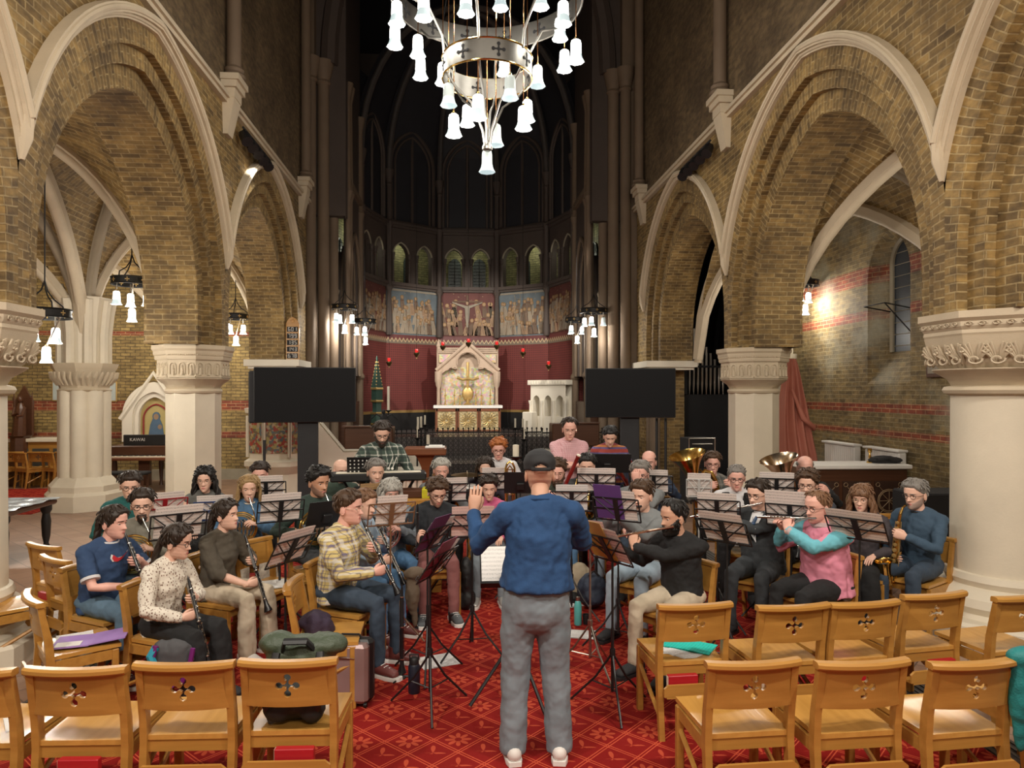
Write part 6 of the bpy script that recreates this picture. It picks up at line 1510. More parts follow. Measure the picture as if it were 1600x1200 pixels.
def flute(p, label, L=.67, mt=SILV, kind='flute'):
    mo, ax = p['inst']; w = p['M'] @ (mo+Vector((0, .012, 0))-ax*.10*L/.67); a = (p['M'].to_3x3() @ ax).normalized(); M = align(w, a)
    e = inst_empty(kind, M, label, kind); r = .0095
    MB().lathe([(.004, 0), (r, -.002), (r, -.20), (r+.002, -.205), (r+.002, -.23), (r, -.235), (r, -L+.002), (.006, -L)], 12).build('tube', mt, e)
    k = MB(); k.ell((0, .008, -.105), .012, .005, .016, 10, 5)
    for q in range(int(L/.042)-6): k.lathe([(.001, .003), (.0085, .002), (.0085, -.002)], 8, Matrix.Translation((.0, r+.003, (-.26-q*.030))) @ Matrix.Rotation(-PI/2, 4, 'X')) if .26+q*.03 < L-.03 else None
    k.tube([(r+.003, .006, -.24), (r+.003, .006, -L+.03)], .0022, 5); k.build('keywork', SILV, e); return e
def coil(mb, c, R, r, M=None, n=28, sq=1, a0=0, a1=2*PI, tilt=0):
    full = abs(a1-a0-2*PI) < .01; m = n if full else n
    mb.tube([(c[0]+R*math.cos(a0+(a1-a0)*q/(n if full else n-1)), c[1]+tilt*math.sin(q*.5), c[2]+R*sq*math.sin(a0+(a1-a0)*q/(n if full else n-1))) for q in range(m)], r, 7, M, closed=full)
def bellz(mb, M, R, L, n=28, r0=.012, th=True):
    pr = [(r0+(R-r0)*(t**3.2), t*L) for t in np.linspace(0, 1, 12)]
    mb.lathe(pr+[(R-.003, L-.002)]+[(max(.002, r-.003), z) for r, z in reversed(pr[:-1])], n, M, cap=False)
def horn(p, label, mt=BRASS):
    c, mo = p['inst']; M = p['M'] @ Matrix.Translation(c) @ Matrix.Rotation(rad(-12), 4, 'Z')
    e = inst_empty('french_horn', M, label, 'french horn')
    b = MB(); coil(b, (0, 0, 0), .15, .008); coil(b, (0, .02, 0), .135, .007); coil(b, (.01, .01, 0), .12, .006, a1=5.2); coil(b, (0, -.015, .01), .14, .008, a0=.5, a1=4.6); b.build('main_coil', mt, e)
    b = MB()
    for q in range(4):
        b.tube([(-.09+q*.035, .03, -.08), (-.09+q*.035, .035, .06), (-.07+q*.035, .035, .085), (-.065+q*.035, .03, .06), (-.065+q*.035, .03, -.06)], .0055, 6)
    b.build('valve_slides', SILV, e)
    b = MB()
    for q in range(3): b.lathe([(.016, -.02), (.018, -.02), (.018, .02), (.016, .02)], 10, Matrix.Translation((-.07+q*.04, .025, .0)) @ Matrix.Rotation(PI/2, 4, 'X'))
    b.build('valves', SILV, e)
    b = MB(); bellz(b, Matrix.Translation((.02, -.02, -.13)) @ Matrix.Rotation(rad(100), 4, 'Y') @ Matrix.Rotation(rad(30), 4, 'X'), .15, .26); b.build('bell', mt, e)
    iv = (Matrix.Translation(c) @ Matrix.Rotation(rad(-12), 4, 'Z')).inverted(); m_ = iv @ mo
    b = MB(); b.tube([(-.13, .0, .09), (-.12, .02, .16), m_.lerp(Vector((-.10, .02, .2)), .4), m_], [.007, .006, .005, .006], 7); b.lathe([(.004, -.03), (.011, .0)], 10, Matrix.Translation(m_)); b.build('lead_pipe', SILV, e)
    return e
def tuba(M, label, mt=BRASS, sc=1.0, kind='tuba', bt=25):
    """local: origin on the player's lap, z up, bell up"""
    e = inst_empty(kind, M @ Matrix.Scale(sc, 4), label, kind)
    b = MB(); bellz(b, Matrix.Translation((.08, .0, .10)) @ Matrix.Rotation(rad(0), 4, 'Y'), .20, .50, 32, .045); b.build('bell', mt, e)
    b = MB(); b.tube([(.08, 0, .14), (.08, 0, -.05), (.05, 0, -.16), (-.03, 0, -.21), (-.11, 0, -.16), (-.14, 0, -.05), (-.14, 0, .25), (-.12, 0, .34), (-.06, 0, .38), (-.01, .01, .34), (0, .02, .25), (0, .03, -.02)], [.05, .046, .042, .038, .035, .032, .026, .024, .022, .02, .018, .016], 12); b.build('outer_bow', mt, e)
    b = MB()
    for q in range(4):
        x = -.085+q*.033; b.lathe([(.014, -.08), (.015, -.08), (.015, .13), (.006, .135), (.005, .17), (.012, .175), (.012, .18)], 10, Matrix.Translation((x, .045, 0)))
        b.tube([(x, .06, -.06), (x, .09, -.10), (x+.03, .09, -.10), (x+.03, .06, -.03)], .008, 6)
    b.build('valves', SILV, e)
    b = MB(); coil(b, (-.02, .03, -.02), .10, .010, a1=5.0); coil(b, (-.02, .055, .05), .07, .008, a1=4.4); b.tube([(-.1, .05, .12), (-.12, -.02, .22), (-.08, -.09, .30), (-.03, -.13, .34)], [.008, .007, .006, .006], 7); b.lathe([(.006, 0), (.016, .03)], 10, align((-.03, -.13, .34), (.4, -.8, .2)) @ Matrix.Rotation(PI, 4, 'X')); b.build('tubing', mt, e)
    return e
def sax(p, label):
    w = p['M'] @ p['mouth']; M = Matrix.Translation(w) @ p['M'].to_3x3().normalized().to_4x4() @ Matrix.Scale(1.12, 4)
    e = inst_empty('saxophone', M, label, 'saxophone')
    b = MB(); P = [(0, .0, 0), (0, .035, .004), (.01, .075, -.02), (.02, .09, -.07), (.03, .09, -.12), (.05, .09, -.30), (.075, .085, -.50), (.085, .085, -.58), (.09, .10, -.625), (.09, .135, -.645), (.09, .175, -.62), (.088, .19, -.56)]
    b.tube(P[3:], [.012, .014, .021, .030, .034, .038, .042, .046, .052], 14); b.build('body_tube', BRASS, e)
    b = MB(); b.tube(P[1:4], [.007, .009, .012], 10); b.build('neck', BRASS, e); MB().tube([P[0], P[1], (.002, .05, -.002)], [.006, .010, .011], 10).build('mouthpiece', IB, e)
    b = MB(); bellz(b, align((.088, .188, -.585), (0, .25, 1)) @ Matrix.Rotation(PI, 4, 'X'), .068, .15, 28, .045); b.build('bell', BRASS, e)
    b = MB()
    for q in range(10): t = q/9; v = Vector((.03+.04*t, .115+.008*t, -.14-.40*t)); b.lathe([(.001, .006), (.013+.006*t, .004), (.013+.006*t, -.004)], 10, Matrix.Translation(v) @ Matrix.Rotation(-PI/2, 4, 'X'))
    for s_ in (-1, 1): b.tube([(.03+s_*.022, .10, -.13), (.07+s_*.034, .10, -.54)], .003, 5)
    b.build('keywork', GOLD, e); return e
def bassoon(p, label):
    a = p['M'] @ (p['hip']+Vector((.22, .22, -.15))); b_ = p['M'] @ (p['mouth']+Vector((-.20, .30, .30))); ax = (a-b_).normalized(); M = align(b_, ax); L = (a-b_).length
    RW = plain((.20, .015, .012), .25, name='red_maple'); e = inst_empty('bassoon', M, label, 'bassoon')
    MB().lathe([(.020, 0), (.026, -.02), (.020, -.03), (.020, -.12), (.025, -.2), (.019, -.3), (.021, -L*.6), (.03, -L*.62), (.032, -L)], 14).build('long_joint', RW, e)
    MB().lathe([(.018, .003), (.022, .003), (.023, -.012), (.018, -.012)], 14).build('bell_ring', CREAM, e); MB().lathe([(.014, -.42), (.015, -L*.62)], 10, Matrix.Translation((.035, 0, 0))).build('wing_joint', RW, e)
    k = MB()
    for q in range(9): k.lathe([(.001, .004), (.010, .002), (.010, -.002)], 8, Matrix.Translation((.0, .024, -.35-q*.07)) @ Matrix.Rotation(-PI/2, 4, 'X'))
    k.tube([(.01, .026, -.15), (.01, .030, -L+.1)], .003, 5); k.build('keywork', SILV, e)
    m_ = M.inverted() @ (p['M'] @ p['mouth']); MB().tube([(.035, 0, -.42), (.045, 0, -.38), m_.lerp(Vector((.04, 0, -.4)), .5)+Vector((0, 0, .03)), m_], [.005, .004, .003, .004], 6).build('crook', SILV, e)
    return e
def trombone(p, label, dirn=(.05, .80, -.35), bellup=False):
    w = p['M'] @ p['mouth']; a = (p['M'].to_3x3() @ Vector(dirn)).normalized(); M = align(w, a)
    e = inst_empty('trombone', M, label, 'trombone')
    b = MB(); b.tube([(0, 0, -.02), (0, 0, -.70), (.02, 0, -.745), (.05, 0, -.76), (.08, 0, -.745), (.10, 0, -.70), (.10, 0, -.10)], .0075, 8); b.tube([(0, 0, -.12), (.10, 0, -.12)], .005, 6); b.tube([(0, 0, -.55), (.10, 0, -.55)], .005, 6); b.build('slide', BRASS, e)
    b = MB(); b.tube([(.10, 0, -.12), (.10, 0, .12), (.09, -.04, .20), (.04, -.08, .24), (-.02, -.10, .20), (-.05, -.10, .1), (-.05, -.1, -.1)], [.008, .009, .010, .011, .012, .013, .016], 9); b.build('tuning_slide', BRASS, e)
    b = MB(); bellz(b, Matrix.Translation((-.05, -.1, -.1)) @ Matrix.Rotation(PI, 4, 'X'), .10, .36, 28, .016); b.build('bell', BRASS, e)
    MB().lathe([(.012, .02), (.008, 0), (.006, -.04)], 10).build('mouthpiece', SILV, e); return e

# ================= MUSIC STANDS =================
def stand(px, py, d, az, label, col=BLK, wide=.40, tilt=22, paper=MUS, plabel=None, solid=False, pz=None, folder=None, yaw=0, hdesk=.21, ph=.27, pw=.34, legs_=True, pcat='sheet music', base=FZ):
    """px,py: centre of the music desk in the photograph, d: distance"""
    v = Wp(px, py, d); rz = azr(az+yaw); e = E('music_stand', (v.x, v.y, base), rz, label, 'music stand', None)
    h = v.z-base-hdesk/2-.02; h = max(.55, h)
    MB().tube([(0, 0, .12), (0, 0, h*.55)], .011, 8).tube([(0, 0, h*.5), (0, 0, h+.03)], .008, 8).build('pole', col, e)
    b = MB().lathe([(.018, 0), (.02, .03), (.018, .05)], 10, Matrix.Translation((0, 0, .36))); b.build('clamp', col, e)
    if legs_:
        for q in range(3):
            a = q*2*PI/3+.5; MB().tube([(0, 0, .38), (.12*math.cos(a), .12*math.sin(a), .20), (.30*math.cos(a), .30*math.sin(a), .012)], .008, 6).tube([(0, 0, .14), (.15*math.cos(a), .15*math.sin(a), .17)], .005, 5).build('leg', col, e)
    D = Matrix.Translation((0, 0, h)) @ Matrix.Rotation(rad(-tilt), 4, 'X')   # local z up the desk, +y away from the player
    w = wide/2; b = MB()
    if solid: b.box(-w, w, 0, .004, 0, hdesk+.04, D); b.box(-w, w, -.06, 0, 0, .006, D); b.bev(-.04, .04, .004, .03, .05, .13, .005, D)
    else:
        H = hdesk
        for z in (0, H*.52): b.box(-w, w, -.003, .003, z-.006, z+.006, D)
        b.box(-w*.1, w*.1, -.004, .008, 0, H, D); 
        for s_ in (-1, 1):
            b.box(s_*w-.005, s_*w+.005, -.003, .003, 0, H, D)
            b.tube([D @ Vector((0, .003, .03)), D @ Vector((s_*w*.95, .003, H))], .005, 4); b.tube([D @ Vector((0, .003, H*.55)), D @ Vector((s_*w*.55, .003, H*1.02))], .004, 4)
            b.tube([D @ Vector((s_*w*.8, 0, 0)), D @ Vector((s_*w*.8, -.03, .0)), D @ Vector((s_*w*.8, -.03, .03))], .004, 4)
        b.box(-w, w, -.003, .003, H-.006, H+.006, D)
    b.build('desk', col, e)
    if paper:
        for i, (dx, w2, h2, rr) in enumerate(((0, pw, ph, .02),)):
            PM = Matrix.Translation(e.location) @ Matrix.Rotation(rz, 4, 'Z') @ D @ Matrix.Translation((dx, -.012, .006+h2/2)) @ Matrix.Rotation(PI/2, 4, 'X')
            k = MB(); n = 12; k.grid(lambda u, v: (-w2/2+w2*u, -h2/2+h2*v, .004+.006*abs(math.sin(u*2*PI))*(.4+.6*v)), n, 4); k.grid(lambda u, v: (-w2/2+w2*u, -h2/2+h2*v, .0), 1, 1)
            o = k.build('sheet_music', paper); o.matrix_world = PM; tag(o, plabel or (('printed music on the '+label.replace(' music stand', ' stand').replace('folding ', ''))), pcat)
    if folder:
        PM = Matrix.Translation(e.location) @ Matrix.Rotation(rz, 4, 'Z') @ D @ Matrix.Translation((.06, -.006, .006+.16))
        o = MB().box(-.12, .12, .0, .004, -.155, .165).build('folder', folder); o.matrix_world = PM; tag(o, 'coloured folder on the '+label.replace(' music stand', ' stand').replace('folding ', ''), 'folder')
    return e

# ================= THE BAND =================
def LB(who, hold=''): return 'person: ' + who + hold
m, nt, bs = nmat('dotted_blouse'); v = OBJC(nt); vo = nt.nodes.new('ShaderNodeTexVoronoi'); vo.inputs['Scale'].default_value = 72; nt.links.new(MAPV(nt, v, (1, 1, .6)), vo.inputs[0])
nt.links.new(MIX(nt, MA(nt, 'LESS_THAN', vo.outputs[0], .32), (.72, .66, .56), (.20, .12, .09)), bs.inputs['Base Color']); bs.inputs['Roughness'].default_value = .7; BLOUSE = m
m, nt, bs = nmat('pink_and_turquoise_jersey'); v = OBJC(nt); sp = nt.nodes.new('ShaderNodeSeparateXYZ'); nt.links.new(v, sp.inputs[0])
f = MA(nt, 'MAXIMUM', MA(nt, 'MULTIPLY', MA(nt, 'GREATER_THAN', MA(nt, 'ABSOLUTE', sp.outputs[0]), .165), MA(nt, 'GREATER_THAN', MA(nt, 'ADD', sp.outputs[2], sp.outputs[1]), .90)), MA(nt, 'MULTIPLY', MA(nt, 'GREATER_THAN', sp.outputs[1], .19), MA(nt, 'GREATER_THAN', sp.outputs[2], .8)))
nt.links.new(MIX(nt, f, (.72, .26, .36), (.16, .50, .60)), bs.inputs['Base Color']); bs.inputs['Roughness'].default_value = .85; HOODIE = m
m, nt, bs = nmat('striped_sweater'); v = OBJC(nt); sp = nt.nodes.new('ShaderNodeSeparateXYZ'); nt.links.new(v, sp.inputs[0]); rp = nt.nodes.new('ShaderNodeValToRGB'); nt.links.new(MA(nt, 'FRACT', MA(nt, 'MULTIPLY', sp.outputs[2], 6.5)), rp.inputs[0]); rp.color_ramp.interpolation = 'CONSTANT'
for i, (p_, c_) in enumerate(((0, (.30, .05, .04)), (.3, (.10, .08, .20)), (.45, (.42, .16, .05)), (.62, (.22, .04, .05)), (.8, (.12, .10, .24)))):
    el = rp.color_ramp.elements[0] if i == 0 else rp.color_ramp.elements.new(p_); el.position = p_; el.color = C4(c_)
rp.color_ramp.elements[-1].color = C4((.3, .09, .05)); nt.links.new(rp.outputs[0], bs.inputs['Base Color']); bs.inputs['Roughness'].default_value = .9; STRIPE = m
YP = plaid('yellow_plaid', (.62, .50, .20), [((.09, .08, .22), .0, .16), ((.72, .70, .66), .3, .18), ((.10, .08, .10), .62, .06)], .085)
GP = plaid('green_plaid', (.06, .09, .07), [((.60, .60, .54), .0, .14), ((.02, .03, .03), .4, .25)], .09); BP = plaid('grey_plaid', (.16, .15, .13), [((.05, .06, .06), 0, .3), ((.35, .33, .30), .5, .06)], .1); PP = plaid('pink_check', (.66, .42, .44), [((.50, .16, .20), 0, .18)], .022)
LACE = plain((.74, .66, .54), .8, 0, .35, 40, .4, 60, 'cream_lace'); DEN = jeans((.07, .15, .26), 'denim_jacket')
NAVYT = cloth((.030, .065, .15), name='navy_jersey'); CBLUE = cloth((.016, .062, .170), name='blue_sweatshirt')
JE = {k: jeans(c, k) for k, c in dict(mid_blue_denim=(.10, .17, .24), dark_denim=(.035, .055, .085), bright_denim=(.09, .20, .36), pale_denim=(.33, .42, .50), grey_denim=(.19, .23, .26), charcoal_denim=(.06, .065, .07)).items()}
BLACKC = cloth((.012, .012, .013), name='black_cloth'); CHAR = cloth((.035, .04, .045), name='charcoal_suiting'); BEIGE = cloth((.55, .46, .34), name='beige_cotton'); MAROON = cloth((.26, .10, .095), name='maroon_cotton')
WSH = cloth((.68, .67, .68), name='white_shirt'); GREYS = cloth((.22, .235, .24), name='grey_marl'); LTB = cloth((.42, .55, .68), name='pale_blue_shirt')
BRSH = plain((.14, .035, .03), .5, name='oxblood_leather'); WSHOE = plain((.74, .70, .66), .5, name='white_leather'); GSHOE = plain((.10, .11, .12), .7, name='grey_trainer'); SSHOE = plain((.5, .5, .48), .35, .4, name='silver_leather')

def P(who, *a, **k):
    px, yt, zt, az = a; return person(px, yt, zt, az, 'person, '+who, chlabel='oak chair seating the '+who.split(',')[0], **k)
B = {}
B['con'] = person(843, 705, 1.80, 178, 'person conducting in blue sweatshirt, grey jeans and black cap, seen from behind', skin=SKM, hair='cap', hc='dark', shirt=CBLUE, pants=JE['grey_denim'], shoe=WSHOE, mode='conduct', stand=True, side=2.6, lean=0, hp=6, girth=1.2,
    hands={-1: ((-.36, .26, 1.37), (.10, .12, 1), (0, 1, -.1), .12), 1: ((.16, .36, 1.22), (-.3, 1, .3), (0, -.3, -1), .35)}, pole={-1: (-.5, -.1, -1), 1: (.7, -.1, -.8)})
B['nike'] = P('boy in navy t-shirt with red swoosh playing clarinet, at far left', 178, 790, 1.28, 62, skin=SKR, hair='pony', hc='dark', shirt=NAVYT, sleeve='short', pants=JE['mid_blue_denim'], mode='clarinet', lean=10, hp=6, collar=WSH, shoe=BRSH, girth=1.1, hy=-14)
B['blouse'] = P('woman in dotted cream blouse and wide black trousers holding a clarinet', 277, 819, 1.22, 66, female=True, hair='bun', hc='dark', shirt=BLOUSE, pants=BLACKC, skirt=.045, mode='clarinet_low', lean=8, hp=12, hy=-20, glasses=FRM)
B['brown'] = P('woman in brown short-sleeved sweater and beige trousers with clarinet', 353, 782, 1.26, 66, female=True, hair='pony', hc='dark', shirt=cloth((.085, .070, .050), name='brown_wool'), sleeve='half', pants=BEIGE, skirt=.022, mode='clarinet_mid', lean=6, hp=0, hy=-12, shoe=WSHOE, girth=1.15)
B['yel'] = P('man in yellow plaid shirt and glasses playing clarinet', 545, 767, 1.37, 66, skin=SKR, hair='short', hc='brown', shirt=YP, pants=JE['dark_denim'], shoe=BRSH, mode='clarinet', lean=6, hy=-10, glasses=FRG, girth=1.15, hp=4)
B['lblue'] = P('clarinettist in pale blue shirt half hidden behind the yellow plaid man', 570, 765, 1.30, 60, hair='short', hc='sandy', shirt=LTB, pants=JE['bright_denim'], shoe=BRSH, mode='clarinet', lean=10, hp=12, d=6.2)
B['hornbeard'] = P('bearded man in olive shirt and glasses with french horn', 222, 765, 1.33, 32, hair='short', hc='dark', beard='goatee', glasses=FRM, shirt=cloth((.20, .185, .145), name='olive_cotton'), pants=JE['mid_blue_denim'], mode='horn', lean=4, hy=10)
B['teal'] = P('dark-haired man in teal sweater at the left of the back row', 203, 737, 1.36, 38, hair='short', hc='dark', glasses=FRM, shirt=cloth((.01, .10, .095), name='teal_wool'), pants=BLACKC, mode='lap', hp=14, hy=12)
B['curlyw'] = P('woman with long dark curls and glasses in grey sleeveless top', 320, 731, 1.33, 18, female=True, hair='longcurly', hc='black', glasses=FRG, shirt=cloth((.13, .13, .12), name='grey_top'), sleeve='none', pants=BLACKC, mode='lap', hy=8)
B['blond'] = P('blonde woman in lace dress and denim jacket with french horn', 389, 743, 1.31, 24, female=True, hair='long', hc='blond', shirt=DEN, collar=LACE, pants=LACE, skirt=.05, mode='horn', hy=5)
B['backman'] = P('man in white shirt behind the blonde woman', 406, 728, 1.36, 12, skin=SKR, hair='short', hc='dark', shirt=WSH, pants=BLACKC, mode='lap', hp=14, d=8.0)
B['green'] = P('man with black curly hair and moustache in dark green sweater', 498, 731, 1.42, 38, skin=SKB, hair='curly', hc='black', beard='stubble', shirt=cloth((.028, .050, .040), name='dark_green_wool'), pants=JE['charcoal_denim'], mode='horn', lean=4, hy=-6, tall=1.2, girth=1.1)
B['baldg'] = P('bald man in green sweater with raised arm, behind the television column', 533, 722, 1.36, 30, hair='bald', shirt=cloth((.05, .08, .06), name='green_wool'), pants=BLACKC, mode='lap', d=8.3)
B['darkt'] = P('man with grey-flecked hair in black sweater, tilting his head', 587, 718, 1.42, 18, skin=SKL, hair='short', hc='grey', beard='stubble', shirt=BLACKC, pants=JE['dark_denim'], mode='lap', d=7.7, side=-4)
B['silverw'] = P('silver-haired person in grey shirt and glasses with french horn', 610, 749, 1.32, 22, skin=SKR, hair='bob', hc='silver', glasses=FRG, shirt=cloth((.19, .22, .25), name='blue_grey_shirt'), pants=JE['bright_denim'], mode='horn', hp=14, d=6.8, girth=1.15)
B['oboe'] = P('curly-haired man in black shirt and maroon trousers holding an oboe, head bowed', 683, 744, 1.34, 8, hair='curly', hc='brown', beard='stubble', glasses=FRM, shirt=cloth((.022, .026, .032), name='black_shirt'), pants=MAROON, shoe=GSHOE, mode='lap', hp=24, lean=12, hy=-8,
    hands={1: ((-.0+.19, .24, .72), (-.1, .3, .9), (-.9, -.2, 0), .7)})
B['trb'] = P('grey-haired man with trombone behind the oboe player', 689, 716, 1.38, 10, skin=SKR, hair='short', hc='silver', shirt=cloth((.22, .24, .25), name='grey_shirt'), pants=BLACKC, mode='trombone', hp=12, d=8.2)
B['longw'] = P('woman with long straight dark hair in purple-black jacket', 758, 713, 1.36, -2, female=True, hair='long', hc='dark', shirt=cloth((.055, .042, .06), name='plum_black_jacket'), pants=BLACKC, mode='lap', d=8.7, hp=16)
B['pink'] = P('person in pink sweater and grey jeans behind the conductor hand', 764, 748, 1.27, -2, female=True, hair='curly', hc='dark', shirt=cloth((.60, .12, .25), name='pink_wool'), pants=JE['grey_denim'], shoe=SSHOE, mode='lap', d=7.4, hp=12)
B['red'] = P('red-haired person in white shirt and glasses at the drums', 779, 686, 1.56, -4, skin=SKR, hair='curly', hc='ginger', glasses=FRM, shirt=WSH, pants=BLACKC, mode='lap', d=9.0, seatz=.20, hp=14)
B['bsn'] = P('bearded man with wavy brown hair playing the red bassoon', 870, 720, 1.41, -6, skin=SKR, hair='curly', hc='brown', beard='full', glasses=FRG, shirt=cloth((.05, .06, .04), name='dark_olive_shirt'), pants=JE['bright_denim'], mode='bassoon', d=7.7)
B['trb2'] = P('dark-haired man in black with trombone, eyes over the music', 917, 708, 1.43, -12, hair='short', hc='black', shirt=BLACKC, pants=JE['pale_denim'], mode='trombone', d=8.2, hp=10)
B['greyh'] = P('grey-haired man with glasses and beard in grey hoodie', 1000, 722, 1.42, -20, skin=SKR, hair='short', hc='grey', beard='stubble', glasses=FRM, shirt=GREYS, pants=JE['dark_denim'], mode='lap', d=7.5, hp=10,
    hands={-1: ((.02, .20, 1.12), (.1, .1, 1), (0, -1, 0), .6)})
B['euph'] = P('balding man in navy behind a silver euphonium', 1014, 710, 1.42, -22, skin=SKR, hair='balding', hc='dark', shirt=cloth((.02, .035, .07), name='navy_wool'), pants=JE['dark_denim'], mode='tuba', d=8.8)
B['picc'] = P('young man in grey sweater and pale jeans playing the piccolo', 1003, 752, 1.35, -38, skin=SKL, hair='short', hc='brown', shirt=GREYS, pants=JE['pale_denim'], shoe=BLKM, mode='piccolo', hy=4, tall=1.3, hp=6, pole={-1: (-.8, .3, -.8), 1: (.9, .2, -.7)})
B['flt'] = P('bearded man in black sweater and beige trousers playing the flute', 1052, 782, 1.31, -52, skin=SKM, hair='receding', hc='black', beard='full', shirt=BLACKC, pants=BEIGE, shoe=BLKM, mode='flute', hy=20, hp=8, pole={-1: (-.6, .4, -.9), 1: (.8, .1, -.8)}, girth=1.08)
B['suit'] = P('man in dark suit, blue tie and glasses playing the flute', 1184, 750, 1.35, -42, skin=SKL, hair='short', hc='dark', glasses=FRM, shirt=CHAR, collar=WSH, pants=CHAR, shoe=BLKM, mode='flute', hy=12, hp=8, pole={-1: (-.6, .4, -.9), 1: (.9, 0, -.8)}, girth=1.2)
B['hood'] = P('man in pink and turquoise hoodie playing the flute, balding, with glasses', 1277, 767, 1.34, -68, skin=SKR, hair='receding', tall=.3, hc='sandy', glasses=FRM, shirt=HOODIE, collar=cloth((.55, .42, .42), name='greyish_pink_hood'), pants=BLACKC, shoe=BLKM, mode='piccolo', hy=4, hp=8, girth=1.35, pole={-1: (-.8, .5, -.7), 1: (.8, .5, -.7)})
B['fringe'] = P('woman with wavy fringed hair and round glasses in dark cardigan', 1346, 757, 1.29, -42, female=True, hair='fringelong', hc='sandy', glasses=FRG, shirt=cloth((.055, .045, .05), name='dark_cardigan'), pants=BLACKC, skirt=.05, mode='lap', hp=10)
B['sax'] = P('grey-haired man in blue pullover and glasses playing the saxophone', 1430, 750, 1.35, -60, skin=SKL, hair='short', hc='grey', beard='stubble', glasses=FRM, shirt=cloth((.045, .085, .135), name='blue_pullover'), collar=BLACKC, pants=JE['dark_denim'], shoe=BLKM, mode='sax', hp=8, hy=6)
B['curlycl'] = P('curly brown-haired man with glasses playing clarinet behind the hoodie man', 1262, 732, 1.37, -38, hair='curly', hc='brown', glasses=FRM, shirt=cloth((.05, .055, .07), name='slate_shirt'), pants=BLACKC, mode='clarinet', d=7.0)
B['tubab'] = P('bald man behind the right-hand tuba', 1258, 718, 1.40, -22, skin=SKR, hair='balding', hc='grey', glasses=FRM, shirt=BLACKC, pants=BLACKC, mode='tuba', d=8.3)
B['vest'] = P('grey-haired man in white shirt with black waistcoat and glasses', 1151, 728, 1.38, -20, skin=SKR, hair='crop', hc='grey', glasses=FRM, shirt=WSH, pants=BLACKC, mode='desk', d=7.5, hp=12)
B['tubap'] = P('man in grey plaid shirt and glasses behind the left-hand tuba', 1113, 712, 1.42, -16, skin=SKR, hair='short', hc='brown', glasses=FRM, shirt=BP, collar=BLACKC, pants=BLACKC, mode='tuba', d=8.6)
def PS(who, *a, **k):
    px, yt, zt, az = a; return person(px, yt, zt, az, 'person standing, '+who, stand=True, **k)
B['gpl'] = PS('bearded man in green plaid shirt looking down at a keyboard', 597, 655, 1.84, 8, hair='short', hc='dark', beard='full', glasses=FRM, shirt=GP, pants=BLACKC, mode='desk', hp=26, girth=1.1, hands={-1: ((-.20, .30, 1.10), (.2, .9, -.2), (0, -.2, -1), .5), 1: ((.22, .30, 1.08), (-.2, .9, -.3), (0, -.2, -1), .5)})
B['pch'] = PS('man in pink checked short-sleeved shirt with folded arms', 890, 652, 1.84, -4, skin=SKR, hair='receding', hc='dark', glasses=FRG, shirt=PP, sleeve='short', pants=JE['grey_denim'], mode='crossed', hp=14, pole={-1: (-1, .1, -1), 1: (1, .1, -1)})
B['str'] = PS('dark-haired person in striped sweater looking down', 953, 664, 1.74, -8, hair='short', hc='black', shirt=STRIPE, pants=JE['dark_denim'], mode='rest', hp=28, d=9.0)

# details on clothing
def on_chest(p, z, y=None, x=0, off=.006):
    q = p['hip']+p['up']*z; ok, co, nn, ix = p['gm'].ray_cast(Vector((x, .6, q.z)), Vector((0, -1, 0)))
    return (co if ok and co.y > .02 else q+Vector((x, .13, 0)))+Vector((0, off, 0))
p = B['nike']; g = MB()   # red curved tick on the t-shirt
crv = [(-.055, .028), (-.062, .008), (-.052, -.012), (-.030, -.018), (.0, -.008), (.065, .030), (.0, .006), (-.022, .004), (-.036, .010), (-.046, .022)]
for k_, mi, yy in ((1.13, 1, .004), (1.0, 0, .012)):
    g.add([on_chest(p, .36+z*k_*1.3, None, -.035-x*k_*1.3, yy) for x, z in crv], [(0, 1, 2, 8, 9), (2, 3, 4, 7, 8), (4, 5, 6, 7)], mi=mi)
g.build('chest_logo', [plain((.55, .02, .03), .6, name='red_print'), WHITE], p['gm'])
p = B['suit']; g = MB(); g.tube([on_chest(p, .46, .125), on_chest(p, .40, .150), on_chest(p, .28, .155)], [.014, .018, .026], 6, up=(1, 0, 0), ry=.006); g.build('tie', plain((.015, .05, .12), .5, name='blue_tie'), p['gm'])
g = MB(); g.add([on_chest(p, .48, .085, -.05), on_chest(p, .48, .085, .05), on_chest(p, .36, .148, .03), on_chest(p, .22, .142, 0), on_chest(p, .36, .148, -.03)], [(0, 1, 2, 3, 4)]); g.build('shirt_front', WSH, p['gm'])
p = B['vest']; g = MB()
for s_ in (-1, 1): g.tube([on_chest(p, .49, .02, s_*.11), on_chest(p, .40, .118, s_*.10), on_chest(p, .25, .135, s_*.06), on_chest(p, .10, .13, s_*.04)], [.04, .045, .05, .05], 8, up=(1, 0, 0), ry=.012)
g.build('waistcoat', BLACKC, p['gm'])
p = B['hood']; g = MB(); n_ = p['nb']
g.tube([n_+Vector((.075*math.cos(a), -.02+.085*math.sin(a), -.01-.055*max(0, -math.sin(a)))) for a in np.linspace(0, 2*PI, 17)[:-1]], .028, 8, closed=True); g.tube([n_+Vector((-.07, -.06, -.02)), n_+Vector((0, -.125, -.09)), n_+Vector((.07, -.06, -.02))], .04, 8, rnd=True); g.build('hood', cloth((.55, .42, .42), name='greyish_pink_hood'), p['gm'])

